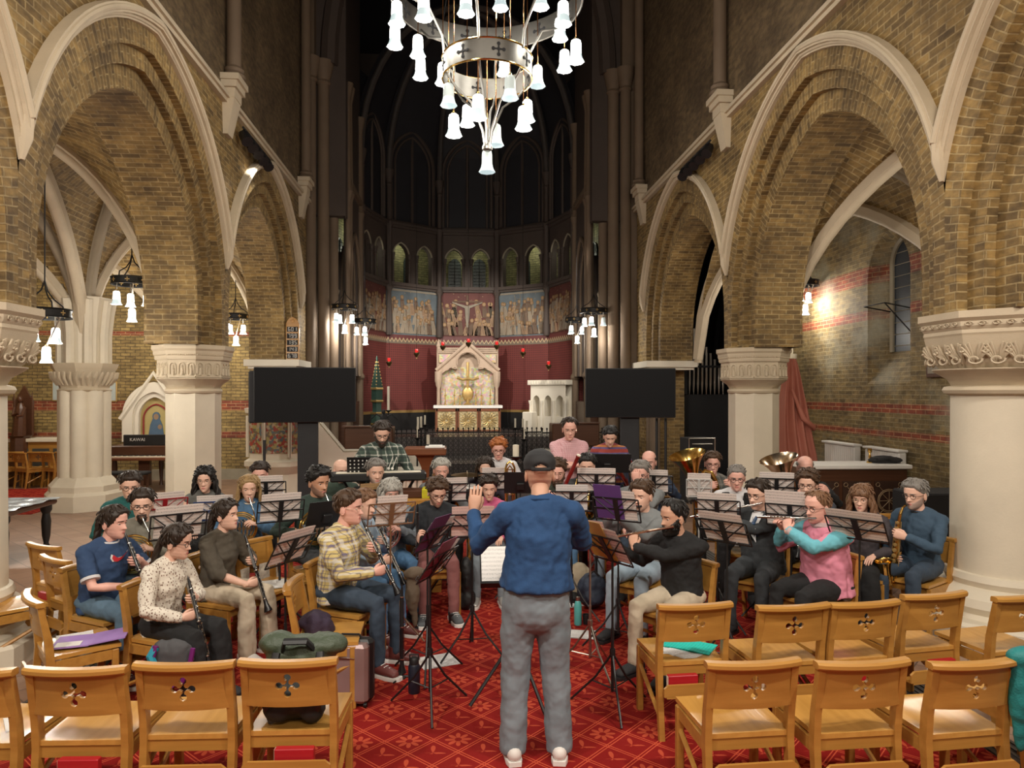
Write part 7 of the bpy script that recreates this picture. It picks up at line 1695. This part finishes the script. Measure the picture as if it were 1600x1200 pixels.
# instruments held
play(B['nike'], 'clarinet', 'black clarinet played by the boy in the navy t-shirt'); play(B['yel'], 'clarinet', 'black clarinet played by the man in yellow plaid'); play(B['lblue'], 'clarinet', 'black clarinet just behind the one of the yellow plaid man')
play(B['blouse'], 'clarinet', 'black clarinet held upright on the lap of the woman in the dotted blouse'); play(B['brown'], 'clarinet', 'black clarinet held by the woman in the brown sweater'); play(B['curlycl'], 'clarinet', 'black clarinet played by the curly-haired man behind the hoodie man')
p = B['oboe']; a_ = p['M'] @ Vector((.19, .27, 1.08)); clarinet(align(a_, p['M'].to_3x3() @ Vector((-.0, -.02, -1))), 'black oboe with silver keys held upright by the man in maroon trousers', 'oboe', .60)
horn(B['hornbeard'], 'gold and silver french horn held by the bearded man in olive'); horn(B['blond'], 'gold french horn on the lap of the blonde woman'); horn(B['green'], 'gold french horn held by the man in dark green'); horn(B['silverw'], 'silver french horn held by the silver-haired person', SILV)
flute(B['flt'], 'flute played by the bearded man in the black sweater', mt=plain((.72, .52, .40), .25, 1, name='rose_silver')); flute(B['suit'], 'silver flute played by the man in the dark suit'); flute(B['picc'], 'short black piccolo played by the young man in grey', .34, IB, 'piccolo'); flute(B['hood'], 'silver flute played by the man in the pink and turquoise hoodie', .5)
sax(B['sax'], 'golden saxophone played by the man in the blue pullover'); bassoon(B['bsn'], 'dark red bassoon with a white bell ring, played by the bearded man')
trombone(B['trb'], 'brass trombone played by the grey-haired man', (.05, .75, -.3)); trombone(B['trb2'], 'brass trombone pointing down left, played by the man in black', (.15, .62, -.65))
def heldtuba(p, label, mt, sc, kind, lean, dx=-.02):
    c = p['hip']+Vector((dx, .20, .18)); M = Matrix.Translation(p['M'] @ c) @ p['M'].to_3x3().normalized().to_4x4() @ Matrix.Rotation(rad(lean), 4, 'Y') @ Matrix.Rotation(rad(-12), 4, 'X'); return tuba(M, label, mt, sc, kind)
heldtuba(B['tubap'], 'big brass tuba with bell tilted left, held by the man in grey plaid', BRASS, 1.12, 'tuba', 14, .06); heldtuba(B['tubab'], 'pale brass tuba with upright bell, held by the bald man', plain((.68, .52, .36), .2, 1, name='pale_brass'), 1.1, 'tuba', 14, .06); heldtuba(B['euph'], 'silver euphonium held by the balding man in navy', SILV, .80, 'euphonium', 18, .08)
# trombone stood in front of the woman in plum
v = Wp(797, 745, 7.9); M = Matrix.Translation(v); e = inst_empty('trombone', M, 'brass trombone standing upright left of the conductor cap', 'trombone')
b = MB(); b.tube([(-.05, 0, -.8), (-.05, 0, .10), (-.03, 0, .15), (.0, 0, .17), (.03, 0, .15), (.05, 0, .10), (.05, 0, -.3)], .012, 8); b.tube([(-.03, .04, -.4), (-.03, .04, .08), (0, .04, .12), (.03, .04, .08), (.03, .04, -.4)], .009, 8)
for z in (-.2, -.1, .0, .08): b.tube([(-.05, 0, z), (.05, 0, z)], .006, 6)
b.build('slide', BRASS, e); b = MB(); bellz(b, Matrix.Translation((0, -.05, -.35)) @ Matrix.Rotation(PI, 4, 'X'), .1, .3); b.build('bell', BRASS, e)

# music stands with their sheets
BLU = plain((.02, .05, .16), .4, name='blue_enamel'); RDM = plain((.30, .015, .02), .4, name='red_enamel'); WMT = plain((.62, .62, .60), .4, name='white_enamel'); BRM2 = plain((.20, .10, .05), .4, name='bronze_enamel')
stand(255, 790, 6.7, 36, 'red folding music stand before the man in teal', RDM)
stand(277, 815, 5.45, 34, 'black folding music stand before the olive-shirted horn player')
stand(337, 793, 7.2, 14, 'blue folding music stand before the woman with dark curls', BLU)
stand(437, 793, 6.3, 26, 'black folding music stand before the blonde woman')
stand(416, 762, 7.5, 12, 'black folding music stand before the man in white at the back')
stand(507, 800, 6.0, 38, 'solid black music stand before the man in dark green', solid=True, paper=None, wide=.36)
stand(446, 852, 4.95, 62, 'black folding music stand before the two women clarinettists', tilt=30)
stand(610, 797, 6.05, 20, 'bronze coloured music stand before the silver-haired horn player', BRM2, pw=.26)
stand(585, 775, 7.0, 16, 'dark music stand with a tan folder behind the bronze stand', paper=music('tan_printed_music', (.45, .27, .12), (.15, .1, .08)), pw=.30)
stand(703, 765, 7.5, 8, 'black music stand before the grey-haired trombonist', pw=.34)
stand(738, 815, 5.7, 4, 'black folding music stand beside the conductor raised arm', paper=music('pinkish_printed_music', (.78, .55, .50), (.3, .2, .2)))
stand(668, 832, 5.35, 60, 'music stand with a plum folder before the pale blue clarinettist', folder=plain((.10, .03, .10), .6, name='plum_card'), tilt=34, paper=MUSW)
stand(672, 872, 4.75, 66, 'music stand with a maroon folder nearest the camera at centre left', folder=plain((.20, .02, .06), .6, name='maroon_card'), tilt=34, paper=MUSW)
stand(774, 748, 8.1, -3, 'black music stand before the woman in plum', pw=.3)
stand(813, 752, 7.4, -4, 'solid black music stand left of the conductor head', solid=True, paper=None, wide=.34)
stand(893, 778, 6.7, -8, 'music stand with white music right of the conductor head', paper=MUSW, pw=.3)
stand(932, 750, 7.5, -12, 'black folding music stand before the trombonist in black', pw=.40)
stand(966, 790, 5.9, -34, 'black folding music stand with a purple folder before the piccolo player', folder=plain((.12, .055, .22), .5, name='purple_card'), paper=MUS)
stand(922, 832, 5.35, -38, 'silver-legged music stand just right of the conductor elbow', STEEL, paper=music('rosy_printed_music', (.78, .55, .50), (.3, .2, .2)), tilt=32)
stand(957, 848, 4.75, -60, 'black music stand with a yellow clamp before the flautist in black', tilt=32, folder=plain((.45, .26, .05), .5, name='mustard_card'))
stand(1022, 752, 7.8, -18, 'black music stand before the man in the grey hoodie', pw=.3)
stand(1092, 758, 7.6, -18, 'white framed music stand before the left-hand tuba', WMT, wide=.26, pw=.24)
stand(1121, 792, 6.4, -26, 'black folding music stand before the man in the waistcoat')
stand(1136, 822, 5.35, -48, 'black music stand leaning steeply before the man in the suit', tilt=32)
stand(1213, 757, 7.4, -22, 'black music stand before the right-hand tuba')
stand(1236, 800, 6.1, -36, 'black wire music stand just behind the hoodie man', pw=.40, ph=.33)
stand(1207, 802, 6.7, -30, 'low music stand between the suit and the hoodie man', pw=.32)
stand(1343, 818, 5.5, -52, 'black music stand before the woman with the fringe', tilt=34, wide=.44, pw=.42)
stand(948, 722, 8.4, -6, 'solid black music stand before the person in the striped sweater', solid=True, paper=None, wide=.56)
e = stand(570, 728, 7.8, 6, 'black perforated music stand before the man in green plaid', solid=True, paper=None, wide=.38)
b = MB(); D = Matrix.Rotation(rad(-22), 4, 'X'); hh = [c for c in e.children if c.name.startswith('desk')][0]; zt = max(v.co.z for v in hh.data.vertices)-.28*math.cos(rad(22))
for i in range(8):
    for j in range(6):
        if j > 3 and 1 < i: continue
        b.prism([(-.155+i*.044+.009*math.cos(a), .27-j*.044-.03+.009*math.sin(a)) for a in [q*PI/4 for q in range(8)]], .004, .006, Matrix.Translation((0, 0, zt)) @ D)
b.build('perforations', WHITE, e)
p_ = G(810, 4.95); e = E('music_stand', (p_[0]-.02, p_[1]+.0, FZ), 0, 'conductor music stand, low and flat, with a white score', 'music stand')
MB().tube([(0, 0, .3), (0, 0, .90)], .014, 8).build('pole', BLK, e)
for a in (3.6, 5.2, 1.2): MB().tube([(0, 0, .42), (.36*math.cos(a), .36*math.sin(a), .015)], .012, 6).build('leg', BLK, e)
D = Matrix.Translation((0, 0, .90)) @ Matrix.Rotation(rad(38), 4, 'X'); MB().box(-.25, .25, -.14, .20, 0, .006, D).box(-.25, .25, -.16, -.14, 0, .05, D).build('desk', BLK, e)
o = MB().box(-.24, .22, -.13, .19, .007, .012, D).build('open_score', MUSW); o.matrix_world = Matrix.Translation(e.location); tag(o, 'white open score on the conductor stand', 'score')

# keyboard / xylophone and drums
v = Wp(592, 743, 7.85); e = E('electric_keyboard', (v.x, v.y, v.z-.05), azr(6), 'black electric keyboard in front of the man in green plaid', 'keyboard'); MB().bev(-.52, .52, -.14, .14, 0, .09, .015).build('case', BLK, e); MB().box(-.46, .46, -.02, .12, .09, .097).build('keys', CREAM, e)
for s_ in (-1, 1): MB().tube([(s_*.4, -.1, 0), (-s_*.3, .1, -v.z+.07)], .015, 6).build('stand_leg', BLK, e)
for px, lb in ((607, 'left mallet above the keyboard'), (613, 'right mallet above the keyboard')):
    w = Wp(px, 735, 7.9); b = MB(); b.tube([(0, 0, 0), (.05, -.02, .13)], .005, 5); b.ell((0, 0, 0), .016, .016, .016); put(b, 'mallet', WHITE, lb, 'mallet', w+Vector((0, 0, .02)))
v = Wp(730, 742, 8.6); e = E('cymbal', (v.x, v.y, FZ), 0, 'dark bronze cymbal on a stand left of the woman with straight hair', 'cymbal'); MB().lathe([(.002, v.z+.02), (.04, v.z+.015), (.2, v.z-.012), (.2, v.z-.015), (.04, v.z+.01)], 28).build('cymbal_disc', plain((.30, .20, .09), .35, 1, name='bronze'), e)
MB().tube([(0, 0, .3), (0, 0, v.z+.04)], .01, 6).tube([(0, 0, .5), (.25, .1, 0)], .009, 6).tube([(0, 0, .5), (-.25, .1, 0)], .009, 6).tube([(0, 0, .5), (0, -.25, 0)], .009, 6).build('cymbal_stand', STEEL, e)
for px, py, d, r, h, lb in ((722, 768, 8.5, .17, .16, 'snare drum under the cymbal'), (745, 775, 8.3, .15, .2, 'small dark drum beside the snare')):
    v = Wp(px, py, d); e = E('drum', (v.x, v.y, v.z-h/2), 0, lb, 'drum'); MB().lathe([(r, 0), (r, h)], 24).build('shell', BLK, e); MB().lathe([(r+.006, 0), (r+.006, .015)], 24).lathe([(r+.006, h-.015), (r+.006, h)], 24).build('hoop', STEEL, e); MB().lathe([(r-.002, h-.002), (r-.002, h+.001)], 24).build('drumhead', WHITE, e)
    for q in range(3): MB().tube([(.1*math.cos(q*2.1), .1*math.sin(q*2.1), 0), (.2*math.cos(q*2.1), .2*math.sin(q*2.1), -(v.z-h/2)+.015)], .008, 5).build('leg', STEEL, e)
v = Wp(640, 770, 7.7); b = MB(); b.bev(-.30, .30, -.12, .12, -.04, .04, .01); b.box(.14, .22, -.13, .12, -.045, .05, mi=1); put(b, 'instrument_case', [DWOOD, plain((.6, .55, .02), .5, name='yellow_tape')], 'brown case with a yellow strap behind the silver-haired player', 'case', (v.x, v.y, v.z))
b = MB(); b.bev(-.35, .35, -.2, .2, 0, v.z-.042, .01); put(b, 'low_table', OAK, 'low oak table carrying the case with the yellow strap', 'table', (v.x, v.y, 0))

# ---- things lying on the carpet ----
def fl(px, py): d = (CH-FZ)*1100/(py-HZ); return Wp(px, py, d)
sheet(fl(683, 1033), .35, .30, .26, MUSW, 'white sheet of music on the carpet near the black bottle'); sheet(fl(904, 991), -.25, .30, .22, MUSW, 'white sheet of music on the carpet beside the turquoise bottle')
sheet(fl(625, 970), .8, .25, .2, MUSW, 'paper on the carpet under the yellow plaid man chair'); sheet(fl(310, 1038), .1, .3, .2, MUSW, 'white papers on the floor under the woman in the dotted blouse'); sheet(fl(888, 945), .4, .25, .2, MUSW, 'white sheet on the carpet behind the turquoise bottle')
v = fl(903, 976); b = E('water_bottle', v, 0, 'turquoise metal water bottle standing on the carpet', 'bottle'); MB().lathe([(.032, 0), (.036, .01), (.036, .17), (.030, .20), (.016, .225)], 18).build('bottle_body', plain((.12, .52, .50), .35, name='turquoise_enamel'), b); MB().lathe([(.019, .222), (.019, .255), (.012, .26)], 14).build('cap', STEEL, b)
v = fl(647, 1082); b = E('water_bottle', v, 0, 'tall black water bottle standing on the carpet under the maroon folder stand', 'bottle'); MB().lathe([(.038, 0), (.042, .01), (.042, .19), (.034, .205)], 18).build('bottle_body', plain((.015, .02, .035), .4, name='navy_enamel'), b); MB().lathe([(.034, .203), (.034, .235), (.025, .25)], 14).tube([(-.03, 0, .23), (-.03, 0, .27), (.03, 0, .27), (.03, 0, .23)], .006, 6).build('cap', BLK, b)
v = fl(914, 887); b = E('water_bottle', v+Vector((0, 0, 0)), 0, 'dark slim bottle beside the jeans right of the conductor', 'bottle'); MB().lathe([(.032, 0), (.036, .01), (.036, .2), (.02, .25), (.018, .28)], 16).build('bottle_body', BLK, b); MB().lathe([(.021, .275), (.021, .30)], 12).build('cap', BLK, b)
v = Wp(1129, 1000, 4.75); b = E('water_bottle', (v.x, v.y, FZ), 0, 'blue plastic bottle with yellow cap between the second-row chairs', 'bottle'); MB().lathe([(.03, 0), (.036, .01), (.036, .12), (.030, .14), (.036, .16), (.036, .22), (.018, .25)], 16).build('bottle_body', plain((.03, .06, .25), .15, name='blue_plastic'), b); MB().lathe([(.022, .25), (.024, .28), (.012, .29)], 12).build('cap', plain((.8, .55, .02), .5, name='yellow_plastic'), b)
for px, py, lb, mt in ((706, 973, 'black cup standing on the carpet near the oboe player', BLK), (916, 975, 'black cup beside the silver stand legs', BLK), (415, 1000, 'white mug with a small print on the carpet beside the bag', WHITE)):
    v = fl(px, py); b = E('mug', v, 0, lb, 'cup'); MB().lathe([(.028, 0), (.036, .09), (.033, .09), (.026, .006)], 18).build('cup_body', mt, b)
    if mt is WHITE: MB().tube([(.034, 0, .07), (.06, 0, .065), (.058, 0, .03), (.031, 0, .025)], .005, 6).build('handle', mt, b)
# instruments on floor stands
v = fl(628, 1060); clarinet(Matrix.Translation(v+Vector((0, 0, .70))), 'black clarinet standing on a floor peg beside the black bottle', 'clarinet', .66)
b = MB(); b.lathe([(.03, 0), (.03, .01), (.01, .02), (.008, .12)], 10)
for a in (0, 2.1, 4.2): b.tube([(0, 0, .02), (.11*math.cos(a), .11*math.sin(a), .006)], .007, 6)
put(b, 'instrument_peg', BLK, 'black floor peg carrying the upright clarinet', 'stand', v)
v = fl(600, 992); M = Matrix.Translation(v+Vector((-.30, 0, .035))) @ Matrix.Rotation(-PI/2, 4, 'Y'); clarinet(M, 'black clarinet with silver keys lying on the carpet by the brown shoes', 'clarinet', .6)
# suitcase
v = fl(544, 1108); e = E('suitcase', (v.x, v.y, FZ), -.12, 'dusky rose hard-shell suitcase with black trim at the aisle', 'suitcase')
MB().bev(-.14, .13, 0, .20, .03, .43, .022).build('shell', plain((.30, .20, .19), .35, .2, name='rose_shell'), e); b = MB(); b.bev(-.145, .15, .06, .15, .025, .445, .022); b.build('black_trim', BLK, e)
b = MB(); b.tube([(-.10, -.004, .34), (-.02, -.008, .345), (.04, -.004, .34)], .004, 5); b.tube([(-.12, -.004, .27), (-.06, -.004, .27)], .003, 5); b.build('moulded_ribs', STEEL, e); MB().tube([(-.08, .1, .45), (-.07, .1, .47), (.05, .1, .47), (.06, .1, .45)], .009, 6).build('handle', BLK, e)
for x in (-.13, .11):
    for y in (.03, .17): MB().lathe([(.018, -.01), (.018, .01)], 12, Matrix.Translation((x, y, .018)) @ Matrix.Rotation(PI/2, 4, 'Y')).build('wheel', BLK, e)
def blob(parts, name, mt, label, cat, loc, rz=0, vox=.012, disp=.03, extra=None):
    b = MB()
    for q in parts: b.ell(*q)
    o = skinned(name, b, mt, None, vox, 4, disp); o.location = loc; o.rotation_euler = (0, 0, rz); return tag(o, label, cat)
v = onseat(FRONT[3], -.01, .05, .0)+Vector((0, 0, .68)); OLV = plain((.055, .075, .045), .5, 0, .2, 5, .3, 120, 'olive_nylon')
o = blob([((0, 0, .08), .19, .12, .09), ((-.12, 0, .14), .10, .09, .06), ((.13, 0, .13), .11, .09, .06), ((0, 0, .12), .12, .1, .06)], 'backpack', OLV, 'olive green roll-top backpack piled on the front aisle chair', 'bag', (v.x, v.y, v.z-.01))
b = MB(); b.tube([(-.08, -.08, .13), (-.06, -.13, .19), (.05, -.13, .19), (.08, -.08, .13)], .012, 6, ry=.02); b.build('carry_handle', BLK, o); b = MB(); b.tube([(-.11, -.09, .12), (-.12, -.14, .02), (-.10, -.1, -.10)], .022, 8, ry=.01); b.tube([(.11, -.09, .12), (.12, -.14, .02), (.10, -.1, -.10)], .022, 8, ry=.01); b.build('shoulder_straps', BLK, o)
v = onseat(FRONT[3], -.01, -.03, .46); o = blob([((0, 0, .11), .185, .15, .11), ((0, .02, .18), .16, .12, .06), ((-.08, -.1, .08), .07, .05, .07), ((.09, -.1, .08), .07, .05, .07)], 'rucksack', plain((.018, .020, .018), .7, name='black_nylon'), 'black rucksack on the seat of the aisle chair, under the olive backpack', 'bag', v)
b = MB(); b.tube([(-.1, -.1, .24), (-.13, -.14, .12), (-.1, -.12, .02)], .02, 8, ry=.008); b.build('strap', BLK, o); b = MB(); b.tube([(.1, -.1, .24), (.13, -.14, .12), (.1, -.12, .02)], .02, 8, ry=.008); b.build('strap', BLK, o)
s5 = SIDE[4]; q = onseat(s5, -.10, -.12, .47); blob([((0, 0, .04), .14, .11, .05), ((-.08, -.06, 0), .07, .07, .12), ((-.02, -.12, -.06), .08, .04, .14), ((.06, .04, .05), .1, .06, .04)], 'folded_coat', plain((.035, .02, .045), .8, 0, .2, 5, .3, 120, 'dark_purple_fabric'), 'dark purple coat bunched on the empty chair behind the bags', 'coat', q, 1.2)
for px, py, d, lb, ps in ((272, 1022, 4.62, 'grey and purple jacket with turquoise lining hung on the blouse woman chair', 0),):
    v = Wp(px, py, d); o = blob([((0, 0, -.02), .13, .045, .12), ((.02, -.01, -.12), .11, .04, .08), ((-.08, 0, .0), .06, .05, .10)], 'jacket', plain((.07, .07, .075), .7, name='grey_fleece'), lb, 'jacket', v, .2)
    b = MB(); b.tube([(-.10, -.05, .08), (-.12, -.06, 0), (-.08, -.05, -.12), (.0, -.05, -.2)], .018, 7); b.tube([(.12, -.04, .04), (.10, -.05, -.08), (.05, -.05, -.18)], .016, 7); b.build('purple_trim', plain((.16, .01, .15), .6, name='purple_binding'), o)
    b = MB(); b.tube([(-.10, -.04, .07), (-.13, -.06, .02), (-.10, -.07, -.05)], .025, 7); b.build('turquoise_lining', plain((.02, .30, .42), .6, name='turquoise_nylon'), o)
v = Wp(1592, 1075, 3.45); o = blob([((0, 0, 0), .05, .05, .20), ((.06, 0, .04), .07, .05, .16), ((.02, 0, .15), .08, .06, .05), ((.01, 0, -.2), .04, .03, .12)], 'teal_garment', plain((.01, .20, .20), .6, 0, .3, 5, .3, 100, 'teal_velvet'), 'teal green garment hanging over the chair at the lower right edge', 'garment', v)
v = fl(925, 950); o = blob([((0, 0, .18), .15, .11, .18), ((0, -.03, .12), .13, .12, .10)], 'navy_rucksack', plain((.02, .03, .055), .7, name='navy_nylon'), 'navy rucksack on the carpet beside the silver stand', 'bag', v)
MB().tube([(-.05, -.08, .34), (0, -.09, .39), (.05, -.08, .34)], .01, 6).build('grab_handle', BLK, o)
v = Wp(905, 880, 7.3); blob([((0, 0, .20), .14, .08, .18), ((.05, 0, .1), .12, .09, .1)], 'canvas_tote', plain((.45, .38, .27), .8, name='cream_canvas'), 'cream canvas bag on the carpet behind the navy rucksack', 'bag', (v.x, v.y, FZ))
v = Wp(728, 870, 6.95); blob([((0, 0, .28), .07, .1, .24), ((.0, 0, .1), .1, .11, .1)], 'black_bag', plain((.012, .013, .014), .6, name='black_canvas'), 'black bag hanging beside the chair of the oboe player', 'bag', (v.x, v.y, FZ))
v = Wp(648, 870, 5.9); o = blob([((0, 0, .62), .09, .06, .06), ((-.02, 0, .45), .06, .05, .18), ((.0, 0, .30), .03, .03, .14)], 'brown_coat', plain((.12, .085, .055), .8, name='brown_wool_coat'), 'brown coat draped beside the man in maroon trousers', 'coat', (v.x, v.y, FZ))
